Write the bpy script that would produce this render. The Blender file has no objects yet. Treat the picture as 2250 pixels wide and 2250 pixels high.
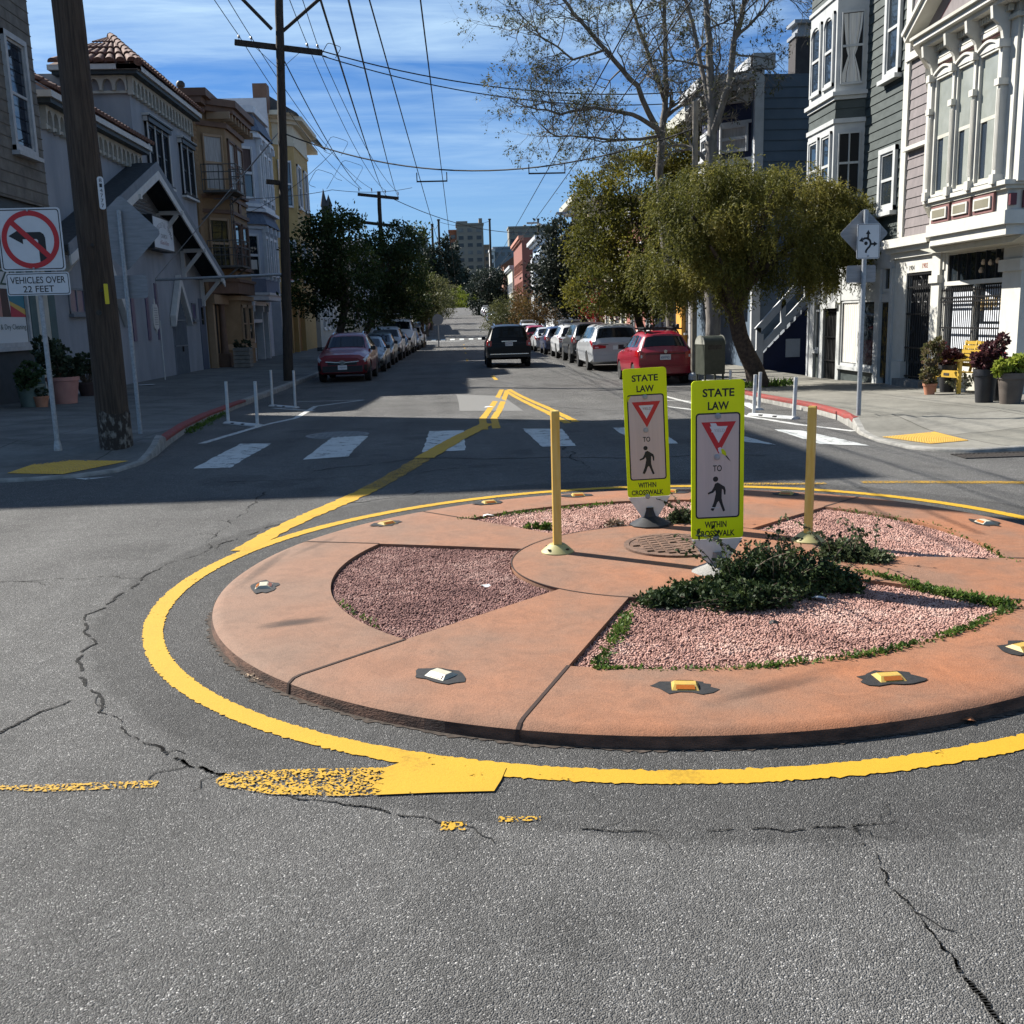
import bpy, bmesh, math, random
from mathutils import Vector, Matrix
random.seed(11)
R_=math.radians
SC=bpy.context.scene; COL=SC.collection
# ------------------------------------------------------------------ camera
CAMP=Vector((0,0,1.58)); FPX=2190.0
PITCH,ROLL,YAW=R_(10.96),R_(-1.6),R_(2.70)
def _axes():
    cy,sy,cp,sp=math.cos(YAW),math.sin(YAW),math.cos(PITCH),math.sin(PITCH)
    F=Vector((sy*cp,cy*cp,-sp));R=Vector((cy,-sy,0));U=R.cross(F)
    c,s=math.cos(ROLL),math.sin(ROLL)
    return c*R+s*U,-s*R+c*U,F
CR,CU,CF=_axes()
cd=bpy.data.cameras.new('camera');cam=bpy.data.objects.new('camera',cd);COL.objects.link(cam)
cam.matrix_world=Matrix(((CR.x,CU.x,-CF.x,CAMP.x),(CR.y,CU.y,-CF.y,CAMP.y),(CR.z,CU.z,-CF.z,CAMP.z),(0,0,0,1)))
cd.sensor_width=36;cd.lens=FPX/2250*36;cd.clip_start=.05;cd.clip_end=6000
SC.camera=cam
# ------------------------------------------------------------------ light
SUN_AZ,SUN_EL=R_(-54),R_(40)     # sun stands to the left and ahead (from +y, clockwise)
SKY_STRENGTH,SUN_STRENGTH,EXPOSURE=.05,5.0,1.27
w=bpy.data.worlds.new('World');SC.world=w;w.use_nodes=True
nt=w.node_tree;nt.nodes.clear()
def N(nt,t,**k):
    n=nt.nodes.new(t)
    for a,b in k.items():
        if a.startswith('i_'):
            key=a[2:]; n.inputs[int(key) if key.isdigit() else key.replace('_',' ')].default_value=b
        else: setattr(n,a,b)
    return n
def ramp(nt,stops,fac=None,interp='LINEAR'):
    r=nt.nodes.new('ShaderNodeValToRGB');r.color_ramp.interpolation=interp
    el=r.color_ramp.elements
    while len(el)<len(stops): el.new(.5)
    for e,(p,c) in zip(el,stops):
        e.position=p;e.color=(c,c,c,1) if isinstance(c,(int,float)) else (*c,1)
    if fac is not None: nt.links.new(fac,r.inputs[0])
    return r
sky=N(nt,'ShaderNodeTexSky',sky_type='NISHITA',sun_disc=False,sun_elevation=SUN_EL,sun_rotation=SUN_AZ,altitude=20,air_density=1.0,dust_density=.4,ozone_density=2.5)
tc=N(nt,'ShaderNodeTexCoord')
# cirrus: streaks seen on a high flat layer
sep=N(nt,'ShaderNodeSeparateXYZ');nt.links.new(tc.outputs['Generated'],sep.inputs[0])
mx=N(nt,'ShaderNodeMath',operation='MAXIMUM');mx.inputs[1].default_value=.04;nt.links.new(sep.outputs[2],mx.inputs[0])
dx=N(nt,'ShaderNodeMath',operation='DIVIDE');nt.links.new(sep.outputs[0],dx.inputs[0]);nt.links.new(mx.outputs[0],dx.inputs[1])
dy=N(nt,'ShaderNodeMath',operation='DIVIDE');nt.links.new(sep.outputs[1],dy.inputs[0]);nt.links.new(mx.outputs[0],dy.inputs[1])
cmb=N(nt,'ShaderNodeCombineXYZ');nt.links.new(dx.outputs[0],cmb.inputs[0]);nt.links.new(dy.outputs[0],cmb.inputs[1])
mp=N(nt,'ShaderNodeMapping');mp.inputs['Rotation'].default_value=(0,0,R_(-32));mp.inputs['Scale'].default_value=(.45,.85,1);nt.links.new(cmb.outputs[0],mp.inputs[0])
n1=N(nt,'ShaderNodeTexNoise');n1.inputs['Scale'].default_value=1.1;n1.inputs['Detail'].default_value=9;n1.inputs['Roughness'].default_value=.62;n1.inputs['Distortion'].default_value=1.1;nt.links.new(mp.outputs[0],n1.inputs['Vector'])
mp2=N(nt,'ShaderNodeMapping');mp2.inputs['Rotation'].default_value=(0,0,R_(-38));mp2.inputs['Scale'].default_value=(.9,1.9,1);mp2.inputs['Location'].default_value=(3,1,0);nt.links.new(cmb.outputs[0],mp2.inputs[0])
n2=N(nt,'ShaderNodeTexNoise');n2.inputs['Scale'].default_value=1.0;n2.inputs['Detail'].default_value=8;n2.inputs['Roughness'].default_value=.6;n2.inputs['Distortion'].default_value=1.6;nt.links.new(mp2.outputs[0],n2.inputs['Vector'])
r1=ramp(nt,[(.40,0),(.70,1)],n1.outputs[0]);r2=ramp(nt,[(.36,0),(.72,1)],n2.outputs[0])
av=N(nt,'ShaderNodeMath',operation='MULTIPLY_ADD');nt.links.new(r1.outputs[0],av.inputs[0]);av.inputs[1].default_value=.72
mm=N(nt,'ShaderNodeMath',operation='MULTIPLY');nt.links.new(r2.outputs[0],mm.inputs[0]);mm.inputs[1].default_value=.26;nt.links.new(mm.outputs[0],av.inputs[2])
zr=N(nt,'ShaderNodeMapRange');zr.interpolation_type='SMOOTHSTEP';zr.inputs[1].default_value=.05;zr.inputs[2].default_value=.30;nt.links.new(sep.outputs[2],zr.inputs[0])
lowm=N(nt,'ShaderNodeMixRGB');nt.links.new(zr.outputs[0],lowm.inputs[0]);lowm.inputs[1].default_value=(.34,.34,.34,1);nt.links.new(av.outputs[0],lowm.inputs[2])
cm=N(nt,'ShaderNodeMath',operation='MULTIPLY',use_clamp=True);nt.links.new(lowm.outputs[0],cm.inputs[0]);cm.inputs[1].default_value=1.0
mixc=N(nt,'ShaderNodeMixRGB');nt.links.new(cm.outputs[0],mixc.inputs[0])
gm=N(nt,'ShaderNodeMixRGB',blend_type='MULTIPLY');gm.inputs[0].default_value=1;gm.inputs[2].default_value=(.20,.48,.86,1);nt.links.new(sky.outputs[0],gm.inputs[1])
nt.links.new(gm.outputs[0],mixc.inputs[1]);mixc.inputs[2].default_value=(5.0,7.0,9.0,1)
bg=N(nt,'ShaderNodeBackground');bg.inputs[1].default_value=SKY_STRENGTH;nt.links.new(mixc.outputs[0],bg.inputs[0])
wo=N(nt,'ShaderNodeOutputWorld');nt.links.new(bg.outputs[0],wo.inputs[0])
sl=bpy.data.lights.new('sun','SUN');sl.energy=SUN_STRENGTH;sl.angle=R_(.5);sl.color=(1,.955,.88)
so=bpy.data.objects.new('sun',sl);COL.objects.link(so)
SUND=Vector((math.sin(SUN_AZ)*math.cos(SUN_EL),math.cos(SUN_AZ)*math.cos(SUN_EL),math.sin(SUN_EL)))
so.rotation_euler=(-SUND).to_track_quat('-Z','Y').to_euler();so.location=(0,0,60)
vs=SC.view_settings;vs.view_transform='Standard';vs.look='None';vs.gamma=1;vs.use_curve_mapping=False;vs.exposure=EXPOSURE
SC.render.engine='CYCLES'
try:
    SC.cycles.use_denoising=True;SC.cycles.max_bounces=6;SC.cycles.transparent_max_bounces=12;SC.cycles.diffuse_bounces=3;SC.cycles.glossy_bounces=3;SC.cycles.caustics_reflective=False;SC.cycles.caustics_refractive=False
except Exception: pass
# ------------------------------------------------------------------ terrain and measuring helpers
def ground_z(y):
    t=min(max((y-9)/21,0),1);z=-.42*t*t*(3-2*t)
    if y>95: z+=5.4*min((y-95)/185,1)
    return z
def ray(px,py): return CF+(px-1125)/FPX*CR-(py-1125)/FPX*CU
def G(px,py,dz=0.):
    """point of the ground (dz above it) on the sight line of a photo pixel"""
    d=ray(px,py);t=.5
    while t<600:
        P=CAMP+d*t
        if P.z<ground_z(P.y)+dz: break
        t*=1.01
    lo,hi=t/1.01,t
    for _ in range(30):
        m=(lo+hi)/2;P=CAMP+d*m
        if P.z<ground_z(P.y)+dz: hi=m
        else: lo=m
    return CAMP+d*hi
def PX(px,py,x): d=ray(px,py);return CAMP+d*(x/d.x)
def PY(px,py,y): d=ray(px,py);return CAMP+d*(y/d.y)
# ------------------------------------------------------------------ materials
def mat(name,c,c2=None,scale=4,rough=.7,metal=0,bump=0,bscale=60,spec=.4,detail=6,world=False,trans=0,lo=.35,hi=.65,stretch=None,coat=0):
    m=bpy.data.materials.new(name);m.use_nodes=True;t=m.node_tree;p=t.nodes['Principled BSDF']
    p.inputs['Roughness'].default_value=rough;p.inputs['Metallic'].default_value=metal;p.inputs['Specular IOR Level'].default_value=spec
    p.inputs['Coat Weight'].default_value=coat
    co=N(t,'ShaderNodeNewGeometry').outputs['Position'] if world else N(t,'ShaderNodeTexCoord').outputs['Object']
    if stretch:
        q=N(t,'ShaderNodeMapping');q.inputs['Scale'].default_value=stretch;t.links.new(co,q.inputs[0]);co=q.outputs[0]
    colout=None
    if c2 is not None:
        n=N(t,'ShaderNodeTexNoise');n.inputs['Scale'].default_value=scale;n.inputs['Detail'].default_value=detail;n.inputs['Roughness'].default_value=.6
        t.links.new(co,n.inputs['Vector']);r=ramp(t,[(lo,c),(hi,c2)],n.outputs[0]);colout=r.outputs[0];t.links.new(colout,p.inputs['Base Color'])
    else: p.inputs['Base Color'].default_value=(*c,1)
    if bump:
        n=N(t,'ShaderNodeTexNoise');n.inputs['Scale'].default_value=bscale;n.inputs['Detail'].default_value=5;t.links.new(co,n.inputs['Vector'])
        b=N(t,'ShaderNodeBump');b.inputs['Strength'].default_value=bump;b.inputs['Distance'].default_value=.02;t.links.new(n.outputs[0],b.inputs['Height']);t.links.new(b.outputs[0],p.inputs['Normal'])
    if trans:
        tr=N(t,'ShaderNodeBsdfTranslucent');mxs=N(t,'ShaderNodeMixShader');mxs.inputs[0].default_value=trans
        if colout is not None: t.links.new(colout,tr.inputs[0])
        else: tr.inputs[0].default_value=(*c,1)
        t.links.new(p.outputs[0],mxs.inputs[1]);t.links.new(tr.outputs[0],mxs.inputs[2]);t.links.new(mxs.outputs[0],t.nodes['Material Output'].inputs[0])
    return m
def leafmat(name,c1,c2,c3,scale=1.2,trans=.35,rough=.5):
    """leaves: colour varies from clump to clump and from leaf to leaf"""
    m=bpy.data.materials.new(name);m.use_nodes=True;t=m.node_tree;p=t.nodes['Principled BSDF'];p.inputs['Roughness'].default_value=max(rough,.62);p.inputs['Specular IOR Level'].default_value=.22
    co=N(t,'ShaderNodeTexCoord').outputs['Object']
    a=N(t,'ShaderNodeTexNoise');a.inputs['Scale'].default_value=scale;a.inputs['Detail'].default_value=3;t.links.new(co,a.inputs['Vector'])
    b=N(t,'ShaderNodeTexNoise');b.inputs['Scale'].default_value=14;b.inputs['Detail'].default_value=2;t.links.new(co,b.inputs['Vector'])
    ad=N(t,'ShaderNodeMath',operation='MULTIPLY_ADD');t.links.new(b.outputs[0],ad.inputs[0]);ad.inputs[1].default_value=.75
    sb=N(t,'ShaderNodeMath',operation='MULTIPLY');t.links.new(a.outputs[0],sb.inputs[0]);sb.inputs[1].default_value=.9
    s2=N(t,'ShaderNodeMath',operation='SUBTRACT');t.links.new(sb.outputs[0],s2.inputs[0]);s2.inputs[1].default_value=.33;t.links.new(s2.outputs[0],ad.inputs[2])
    r=ramp(t,[(.25,c1),(.5,c2),(.78,c3)],ad.outputs[0]);t.links.new(r.outputs[0],p.inputs['Base Color'])
    tr=N(t,'ShaderNodeBsdfTranslucent');mxs=N(t,'ShaderNodeMixShader');mxs.inputs[0].default_value=trans
    t.links.new(r.outputs[0],tr.inputs[0]);t.links.new(p.outputs[0],mxs.inputs[1]);t.links.new(tr.outputs[0],mxs.inputs[2]);t.links.new(mxs.outputs[0],t.nodes['Material Output'].inputs[0])
    return m
def glassmat(name,c=(.015,.02,.025),rough=.04,spec=.9):
    m=mat(name,c,rough=rough,spec=spec);p=m.node_tree.nodes['Principled BSDF'];p.inputs['IOR'].default_value=1.55
    n=N(m.node_tree,'ShaderNodeTexNoise');n.inputs['Scale'].default_value=1.3
    b=N(m.node_tree,'ShaderNodeBump');b.inputs['Strength'].default_value=.05;b.inputs['Distance'].default_value=.05;m.node_tree.links.new(n.outputs[0],b.inputs['Height']);m.node_tree.links.new(b.outputs[0],p.inputs['Normal'])
    return m
def asphalt():
    m=bpy.data.materials.new('asphalt');m.use_nodes=True;t=m.node_tree;p=t.nodes['Principled BSDF'];p.inputs['Roughness'].default_value=.88;p.inputs['Specular IOR Level'].default_value=.25
    po=N(t,'ShaderNodeNewGeometry').outputs['Position']
    v=N(t,'ShaderNodeTexVoronoi');v.inputs['Scale'].default_value=215;t.links.new(po,v.inputs['Vector'])
    sp=N(t,'ShaderNodeSeparateColor');t.links.new(v.outputs['Color'],sp.inputs[0])
    gr=ramp(t,[(0,.055),(.3,.088),(.74,.115),(.9,.145),(.965,.22),(1,.36)],sp.outputs[0])
    nb=N(t,'ShaderNodeTexNoise');nb.inputs['Scale'].default_value=.5;nb.inputs['Detail'].default_value=5;t.links.new(po,nb.inputs['Vector'])
    nr=ramp(t,[(.3,.80),(.5,1.0),(.7,1.15)],nb.outputs[0])
    nm=N(t,'ShaderNodeTexNoise');nm.inputs['Scale'].default_value=7;nm.inputs['Detail'].default_value=6;nm.inputs['Roughness'].default_value=.7;t.links.new(po,nm.inputs['Vector'])
    nmr=ramp(t,[(.3,.85),(.7,1.12)],nm.outputs[0])
    # newer, darker asphalt laid in a collar round the island
    ds=N(t,'ShaderNodeVectorMath',operation='DISTANCE');t.links.new(po,ds.inputs[0]);ds.inputs[1].default_value=(1.3,6.15,0)
    dn=N(t,'ShaderNodeMath',operation='MULTIPLY_ADD');t.links.new(nm.outputs[0],dn.inputs[0]);dn.inputs[1].default_value=.10;t.links.new(ds.outputs[1],dn.inputs[2])
    cr=ramp(t,[(.349,.70),(.352,1)],None)
    sc=N(t,'ShaderNodeMath',operation='MULTIPLY');t.links.new(dn.outputs[0],sc.inputs[0]);sc.inputs[1].default_value=.1;t.links.new(sc.outputs[0],cr.inputs[0])
    prev=gr.outputs[0]
    # oil drips and darker tyre-worn streaks along the lanes
    vo=N(t,'ShaderNodeTexVoronoi');vo.inputs['Scale'].default_value=.9;wn=N(t,'ShaderNodeVectorMath',operation='MULTIPLY_ADD');t.links.new(nm.outputs['Color'],wn.inputs[0]);wn.inputs[1].default_value=(.35,.35,0);t.links.new(po,wn.inputs[2]);t.links.new(wn.outputs[0],vo.inputs['Vector'])
    so_=N(t,'ShaderNodeSeparateColor');t.links.new(vo.outputs['Color'],so_.inputs[0]);sz=N(t,'ShaderNodeMath',operation='MULTIPLY');t.links.new(so_.outputs[0],sz.inputs[0]);sz.inputs[1].default_value=.32
    df=N(t,'ShaderNodeMath',operation='SUBTRACT');t.links.new(vo.outputs['Distance'],df.inputs[0]);t.links.new(sz.outputs[0],df.inputs[1]);oil=ramp(t,[(.0,.80),(.10,1)],df.outputs[0])
    ms_=N(t,'ShaderNodeMapping');ms_.inputs['Scale'].default_value=(.9,.09,1);ms_.inputs['Rotation'].default_value=(0,0,R_(12));t.links.new(po,ms_.inputs[0])
    nt_=N(t,'ShaderNodeTexNoise');nt_.inputs['Scale'].default_value=1.6;nt_.inputs['Detail'].default_value=4;t.links.new(ms_.outputs[0],nt_.inputs['Vector']);trk=ramp(t,[(.32,.84),(.55,1.02),(.75,1.08)],nt_.outputs[0])
    for x in (nr,nmr,cr,oil,trk):
        q=N(t,'ShaderNodeMixRGB',blend_type='MULTIPLY');q.inputs[0].default_value=1;t.links.new(prev,q.inputs[1]);t.links.new(x.outputs[0],q.inputs[2]);prev=q.outputs[0]
    q=N(t,'ShaderNodeMixRGB',blend_type='MULTIPLY');q.inputs[0].default_value=1;t.links.new(prev,q.inputs[1]);q.inputs[2].default_value=(1.03,1.0,.95,1);prev=q.outputs[0]
    t.links.new(prev,p.inputs['Base Color'])
    b=N(t,'ShaderNodeBump');b.inputs['Strength'].default_value=.5;b.inputs['Distance'].default_value=.003
    hh=N(t,'ShaderNodeMath',operation='MULTIPLY_ADD');t.links.new(sp.outputs[1],hh.inputs[0]);hh.inputs[1].default_value=.6
    iv=N(t,'ShaderNodeMath',operation='MULTIPLY');t.links.new(v.outputs['Distance'],iv.inputs[0]);iv.inputs[1].default_value=-70;t.links.new(iv.outputs[0],hh.inputs[2])
    t.links.new(hh.outputs[0],b.inputs['Height']);t.links.new(b.outputs[0],p.inputs['Normal'])
    return m
def paint(name,col,wear=.3,scale=14,under=.13,fine=.12):
    """road paint; where it has worn off the asphalt shows"""
    m=bpy.data.materials.new(name);m.use_nodes=True;t=m.node_tree;p=t.nodes['Principled BSDF'];p.inputs['Roughness'].default_value=.75;p.inputs['Specular IOR Level'].default_value=.3
    po=N(t,'ShaderNodeNewGeometry').outputs['Position']
    n=N(t,'ShaderNodeTexNoise');n.inputs['Scale'].default_value=scale;n.inputs['Detail'].default_value=9;n.inputs['Roughness'].default_value=.72;t.links.new(po,n.inputs['Vector'])
    r=ramp(t,[(wear-.02,0),(wear+.03,1)],n.outputs[0])
    n2=N(t,'ShaderNodeTexNoise');n2.inputs['Scale'].default_value=60;n2.inputs['Detail'].default_value=4;t.links.new(po,n2.inputs['Vector'])
    n3=N(t,'ShaderNodeTexNoise');n3.inputs['Scale'].default_value=2.3;n3.inputs['Detail'].default_value=8;n3.inputs['Roughness'].default_value=.7;t.links.new(po,n3.inputs['Vector']);av3=N(t,'ShaderNodeMath',operation='MULTIPLY_ADD');t.links.new(n3.outputs[0],av3.inputs[0]);av3.inputs[1].default_value=.9;hv=N(t,'ShaderNodeMath',operation='MULTIPLY');t.links.new(n2.outputs[0],hv.inputs[0]);hv.inputs[1].default_value=.35;t.links.new(hv.outputs[0],av3.inputs[2])
    c=ramp(t,[(.42,[x*.66 for x in col]),(.55,[x*.93 for x in col]),(.75,col)],av3.outputs[0])
    v=N(t,'ShaderNodeTexVoronoi');v.inputs['Scale'].default_value=125;t.links.new(po,v.inputs['Vector'])
    sp=N(t,'ShaderNodeSeparateColor');t.links.new(v.outputs['Color'],sp.inputs[0])
    t.links.new(c.outputs[0],p.inputs['Base Color'])
    # the gaps between the stones lose their paint first
    pit=N(t,'ShaderNodeMath',operation='MULTIPLY_ADD');t.links.new(sp.outputs[1],pit.inputs[0]);pit.inputs[1].default_value=fine;t.links.new(n.outputs[0],pit.inputs[2])
    sh_=N(t,'ShaderNodeMath',operation='SUBTRACT');t.links.new(pit.outputs[0],sh_.inputs[0]);sh_.inputs[1].default_value=fine*.5;t.links.new(sh_.outputs[0],r.inputs[0])
    tb=N(t,'ShaderNodeBsdfTransparent');ms=N(t,'ShaderNodeMixShader');t.links.new(r.outputs[0],ms.inputs[0]);t.links.new(tb.outputs[0],ms.inputs[1]);t.links.new(p.outputs[0],ms.inputs[2]);t.links.new(ms.outputs[0],t.nodes['Material Output'].inputs[0])
    b=N(t,'ShaderNodeBump');b.inputs['Strength'].default_value=.35;b.inputs['Distance'].default_value=.004;t.links.new(sp.outputs[1],b.inputs['Height']);t.links.new(b.outputs[0],p.inputs['Normal'])
    return m
def paving(name,c,c2,size=1.5,joint=.012):
    m=mat(name,c,c2,scale=1.1,rough=.85,bump=.15,bscale=120,world=True);t=m.node_tree;p=t.nodes['Principled BSDF']
    po=N(t,'ShaderNodeNewGeometry').outputs['Position']
    br=N(t,'ShaderNodeTexBrick',offset=0.0,squash=1.0);br.inputs['Scale'].default_value=1;br.inputs['Mortar Size'].default_value=joint;br.inputs['Brick Width'].default_value=size;br.inputs['Row Height'].default_value=size
    br.inputs['Color1'].default_value=(1,1,1,1);br.inputs['Color2'].default_value=(.82,.82,.80,1);br.inputs['Mortar'].default_value=(.35,.34,.32,1);t.links.new(po,br.inputs['Vector'])
    q=N(t,'ShaderNodeMixRGB',blend_type='MULTIPLY');q.inputs[0].default_value=1
    src=p.inputs['Base Color'].links[0].from_socket;t.links.new(src,q.inputs[1]);t.links.new(br.outputs[0],q.inputs[2])
    n=N(t,'ShaderNodeTexNoise');n.inputs['Scale'].default_value=9;n.inputs['Detail'].default_value=7;n.inputs['Roughness'].default_value=.7;t.links.new(po,n.inputs['Vector'])
    r=ramp(t,[(.3,.78),(.6,1.05)],n.outputs[0]);q2=N(t,'ShaderNodeMixRGB',blend_type='MULTIPLY');q2.inputs[0].default_value=1;t.links.new(q.outputs[0],q2.inputs[1]);t.links.new(r.outputs[0],q2.inputs[2]);t.links.new(q2.outputs[0],p.inputs['Base Color'])
    return m
# ------------------------------------------------------------------ mesh building
ORG={}
def org(p): return ORG.get(p.name,Vector()) if p else Vector()
class MB:
    def __init__(s): s.v=[];s.f=[];s.m=[]
    def add(s,vs,fs,mi=0):
        k=len(s.v);s.v+= [tuple(v) for v in vs];s.f+=[tuple(i+k for i in f) for f in fs];s.m+=[mi]*len(fs);return s
    def box(s,x0,x1,y0,y1,z0,z1,mi=0):
        x0,x1=min(x0,x1),max(x0,x1);y0,y1=min(y0,y1),max(y0,y1);z0,z1=min(z0,z1),max(z0,z1)
        return s.add([(x0,y0,z0),(x1,y0,z0),(x1,y1,z0),(x0,y1,z0),(x0,y0,z1),(x1,y0,z1),(x1,y1,z1),(x0,y1,z1)],
            [(0,3,2,1),(4,5,6,7),(0,1,5,4),(1,2,6,5),(2,3,7,6),(3,0,4,7)],mi)
    def obox(s,c,ax,ay,az,mi=0):
        c,ax,ay,az=map(Vector,(c,ax,ay,az))
        vs=[c+a*ax+b*ay+d*az for d in(-1,1) for b in(-1,1) for a in(-1,1)]
        return s.add(vs,[(0,2,3,1),(4,5,7,6),(0,1,5,4),(1,3,7,5),(3,2,6,7),(2,0,4,6)],mi)
    def beam(s,p,q,w,h,mi=0,up=(0,0,1)):
        p,q=Vector(p),Vector(q);d=(q-p);L=d.length;d/=L;u=Vector(up);sd=d.cross(u)
        if sd.length<1e-4: sd=d.cross(Vector((0,1,0)))
        sd.normalize();u=sd.cross(d)
        return s.obox((p+q)/2,d*L/2,sd*w/2,u*h/2,mi)
    def tube(s,pts,rad,n=8,mi=0,caps=True):
        pts=[Vector(p) for p in pts]
        if not hasattr(rad,'__len__'): rad=[rad]*len(pts)
        rings=[];pu=None
        for i,p in enumerate(pts):
            d=(pts[min(i+1,len(pts)-1)]-pts[max(i-1,0)])
            if d.length<1e-9: d=Vector((0,0,1))
            d.normalize()
            if pu is None:
                pu=d.orthogonal().normalized()
            else:
                pu=(pu-d*pu.dot(d))
                pu=pu.normalized() if pu.length>1e-6 else d.orthogonal().normalized()
            b=d.cross(pu)
            rings.append([p+rad[i]*(math.cos(2*math.pi*k/n)*pu+math.sin(2*math.pi*k/n)*b) for k in range(n)])
        vs=[v for r in rings for v in r];fs=[]
        for i in range(len(rings)-1):
            for k in range(n): fs.append((i*n+k,i*n+(k+1)%n,(i+1)*n+(k+1)%n,(i+1)*n+k))
        if caps: fs.append(tuple(range(n-1,-1,-1)));fs.append(tuple((len(rings)-1)*n+k for k in range(n)))
        return s.add(vs,fs,mi)
    def lathe(s,prof,c=(0,0,0),n=16,mi=0,ax='z',cap=True):
        c=Vector(c);vs=[]
        for r,h in prof:
            for k in range(n):
                a=2*math.pi*k/n;x,y=r*math.cos(a),r*math.sin(a)
                vs.append(c+(Vector((x,y,h)) if ax=='z' else Vector((h,x,y)) if ax=='x' else Vector((x,h,-y))))
        fs=[]
        for i in range(len(prof)-1):
            for k in range(n): fs.append((i*n+k,i*n+(k+1)%n,(i+1)*n+(k+1)%n,(i+1)*n+k))
        if cap: fs.append(tuple(range(n-1,-1,-1)));fs.append(tuple((len(prof)-1)*n+k for k in range(n)))
        return s.add(vs,fs,mi)
    def prism(s,pts,o,xd,yd,t0=0.,t1=None,mi=0):
        """flat polygon in the frame o,xd,yd; solid from t0 to t1 along the normal when t1 is given"""
        o,xd,yd=Vector(o),Vector(xd),Vector(yd);nn=xd.cross(yd).normalized();k=len(pts)
        a=[o+xd*x+yd*y+nn*t0 for x,y in pts]
        if t1 is None: return s.add(a,[tuple(range(k))],mi)
        b=[o+xd*x+yd*y+nn*t1 for x,y in pts]
        return s.add(a+b,[tuple(range(k-1,-1,-1)),tuple(range(k,2*k))]+[(i,(i+1)%k,k+(i+1)%k,k+i) for i in range(k)],mi)
    def ring(s,inner,outer,o,xd,yd,t=0.,mi=0,closed=True):
        o,xd,yd=Vector(o),Vector(xd),Vector(yd);nn=xd.cross(yd).normalized();k=len(inner)
        vs=[o+xd*x+yd*y+nn*t for x,y in inner]+[o+xd*x+yd*y+nn*t for x,y in outer]
        return s.add(vs,[(i,k+i,k+(i+1)%k,(i+1)%k) for i in range(k if closed else k-1)],mi)
    def quad(s,a,b,c,d,mi=0): return s.add([a,b,c,d],[(0,1,2,3)],mi)
    def text(s,txt,o,xd,yd,w,h,t=0.,mi=0,font_bold=False,space=1.0,thick=0.):
        vs,fs=text_mesh(txt,space,thick);xs=[v[0] for v in vs];ys=[v[1] for v in vs];x0,x1,y0,y1=min(xs),max(xs),min(ys),max(ys)
        o,xd,yd=Vector(o),Vector(xd),Vector(yd);nn=xd.cross(yd).normalized()
        return s.add([o+xd*((x-(x0+x1)/2)/(x1-x0)*w)+yd*((y-(y0+y1)/2)/(y1-y0)*h)+nn*t for x,y,_ in vs],fs,mi)
    def build_each(s,name,mats,parent,smooth=None):
        """one object for each piece that stands apart"""
        n=len(s.v);own=list(range(n))
        def find(i):
            while own[i]!=i: own[i]=own[own[i]];i=own[i]
            return i
        for f in s.f:
            for i in f[1:]: own[find(i)]=find(f[0])
        isl={}
        for i in range(n): isl.setdefault(find(i),[]).append(i)
        bb=[]
        for k,ids in isl.items():
            lo=[min(s.v[i][c] for i in ids)-.012 for c in range(3)];hi=[max(s.v[i][c] for i in ids)+.012 for c in range(3)];bb.append([lo,hi,{k}])
        ch=True
        while ch:
            ch=False
            for i in range(len(bb)):
                for j in range(i+1,len(bb)):
                    a,b=bb[i],bb[j]
                    if all(a[0][c]<=b[1][c] and b[0][c]<=a[1][c] for c in range(3)):
                        a[0]=[min(x,y) for x,y in zip(a[0],b[0])];a[1]=[max(x,y) for x,y in zip(a[1],b[1])];a[2]|=b[2];bb.pop(j);ch=True;break
                if ch: break
        out=[]
        for lo,hi,ks in bb:
            m=MB();mp={}
            for f,mi in zip(s.f,s.m):
                if find(f[0]) in ks:
                    g=[]
                    for i in f:
                        if i not in mp: mp[i]=len(m.v);m.v.append(s.v[i])
                        g.append(mp[i])
                    m.f.append(tuple(g));m.m.append(mi)
            out.append(m.build(name,mats,parent,smooth))
        return out
    def build(s,name,mats,parent=None,smooth=None,at=None):
        me=bpy.data.meshes.new(name)
        if not isinstance(mats,(list,tuple)): mats=[mats]
        o=org(parent) if parent else Vector(at or (0,0,0))
        me.from_pydata([(v[0]-o.x,v[1]-o.y,v[2]-o.z) for v in s.v],[],s.f)
        for m in mats: me.materials.append(m)
        if len(mats)>1: me.polygons.foreach_set('material_index',s.m)
        if smooth is not None:
            me.shade_smooth()
            if smooth<179:
                try: me.set_sharp_from_angle(angle=R_(smooth))
                except Exception: pass
        me.update()
        ob=bpy.data.objects.new(name,me);COL.objects.link(ob)
        if parent: ob.parent=parent;ORG[ob.name]=o
        else: ob.location=o;ORG[ob.name]=o
        return ob
_TX={}
def text_mesh(txt,space=1.0,thick=0.):
    key=(txt,space,thick)
    if key in _TX: return _TX[key]
    c=bpy.data.curves.new('t','FONT');c.body=txt;c.align_x='CENTER';c.space_character=space;c.resolution_u=3;c.offset=thick
    o=bpy.data.objects.new('t',c);COL.objects.link(o);dg=bpy.context.evaluated_depsgraph_get();dg.update()
    me=bpy.data.meshes.new_from_object(o.evaluated_get(dg))
    r=([tuple(v.co) for v in me.vertices],[tuple(p.vertices) for p in me.polygons])
    bpy.data.objects.remove(o);bpy.data.curves.remove(c);bpy.data.meshes.remove(me);_TX[key]=r;return r
def rrect(w,h,r,n=4):
    pts=[]
    for cx,cy,a0 in((w/2-r,h/2-r,0),(-w/2+r,h/2-r,90),(-w/2+r,-h/2+r,180),(w/2-r,-h/2+r,270)):
        for k in range(n+1):
            a=R_(a0+90*k/n);pts.append((cx+r*math.cos(a),cy+r*math.sin(a)))
    return pts
def circ(r,n=24,cx=0,cy=0): return [(cx+r*math.cos(2*math.pi*k/n),cy+r*math.sin(2*math.pi*k/n)) for k in range(n)]
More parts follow.
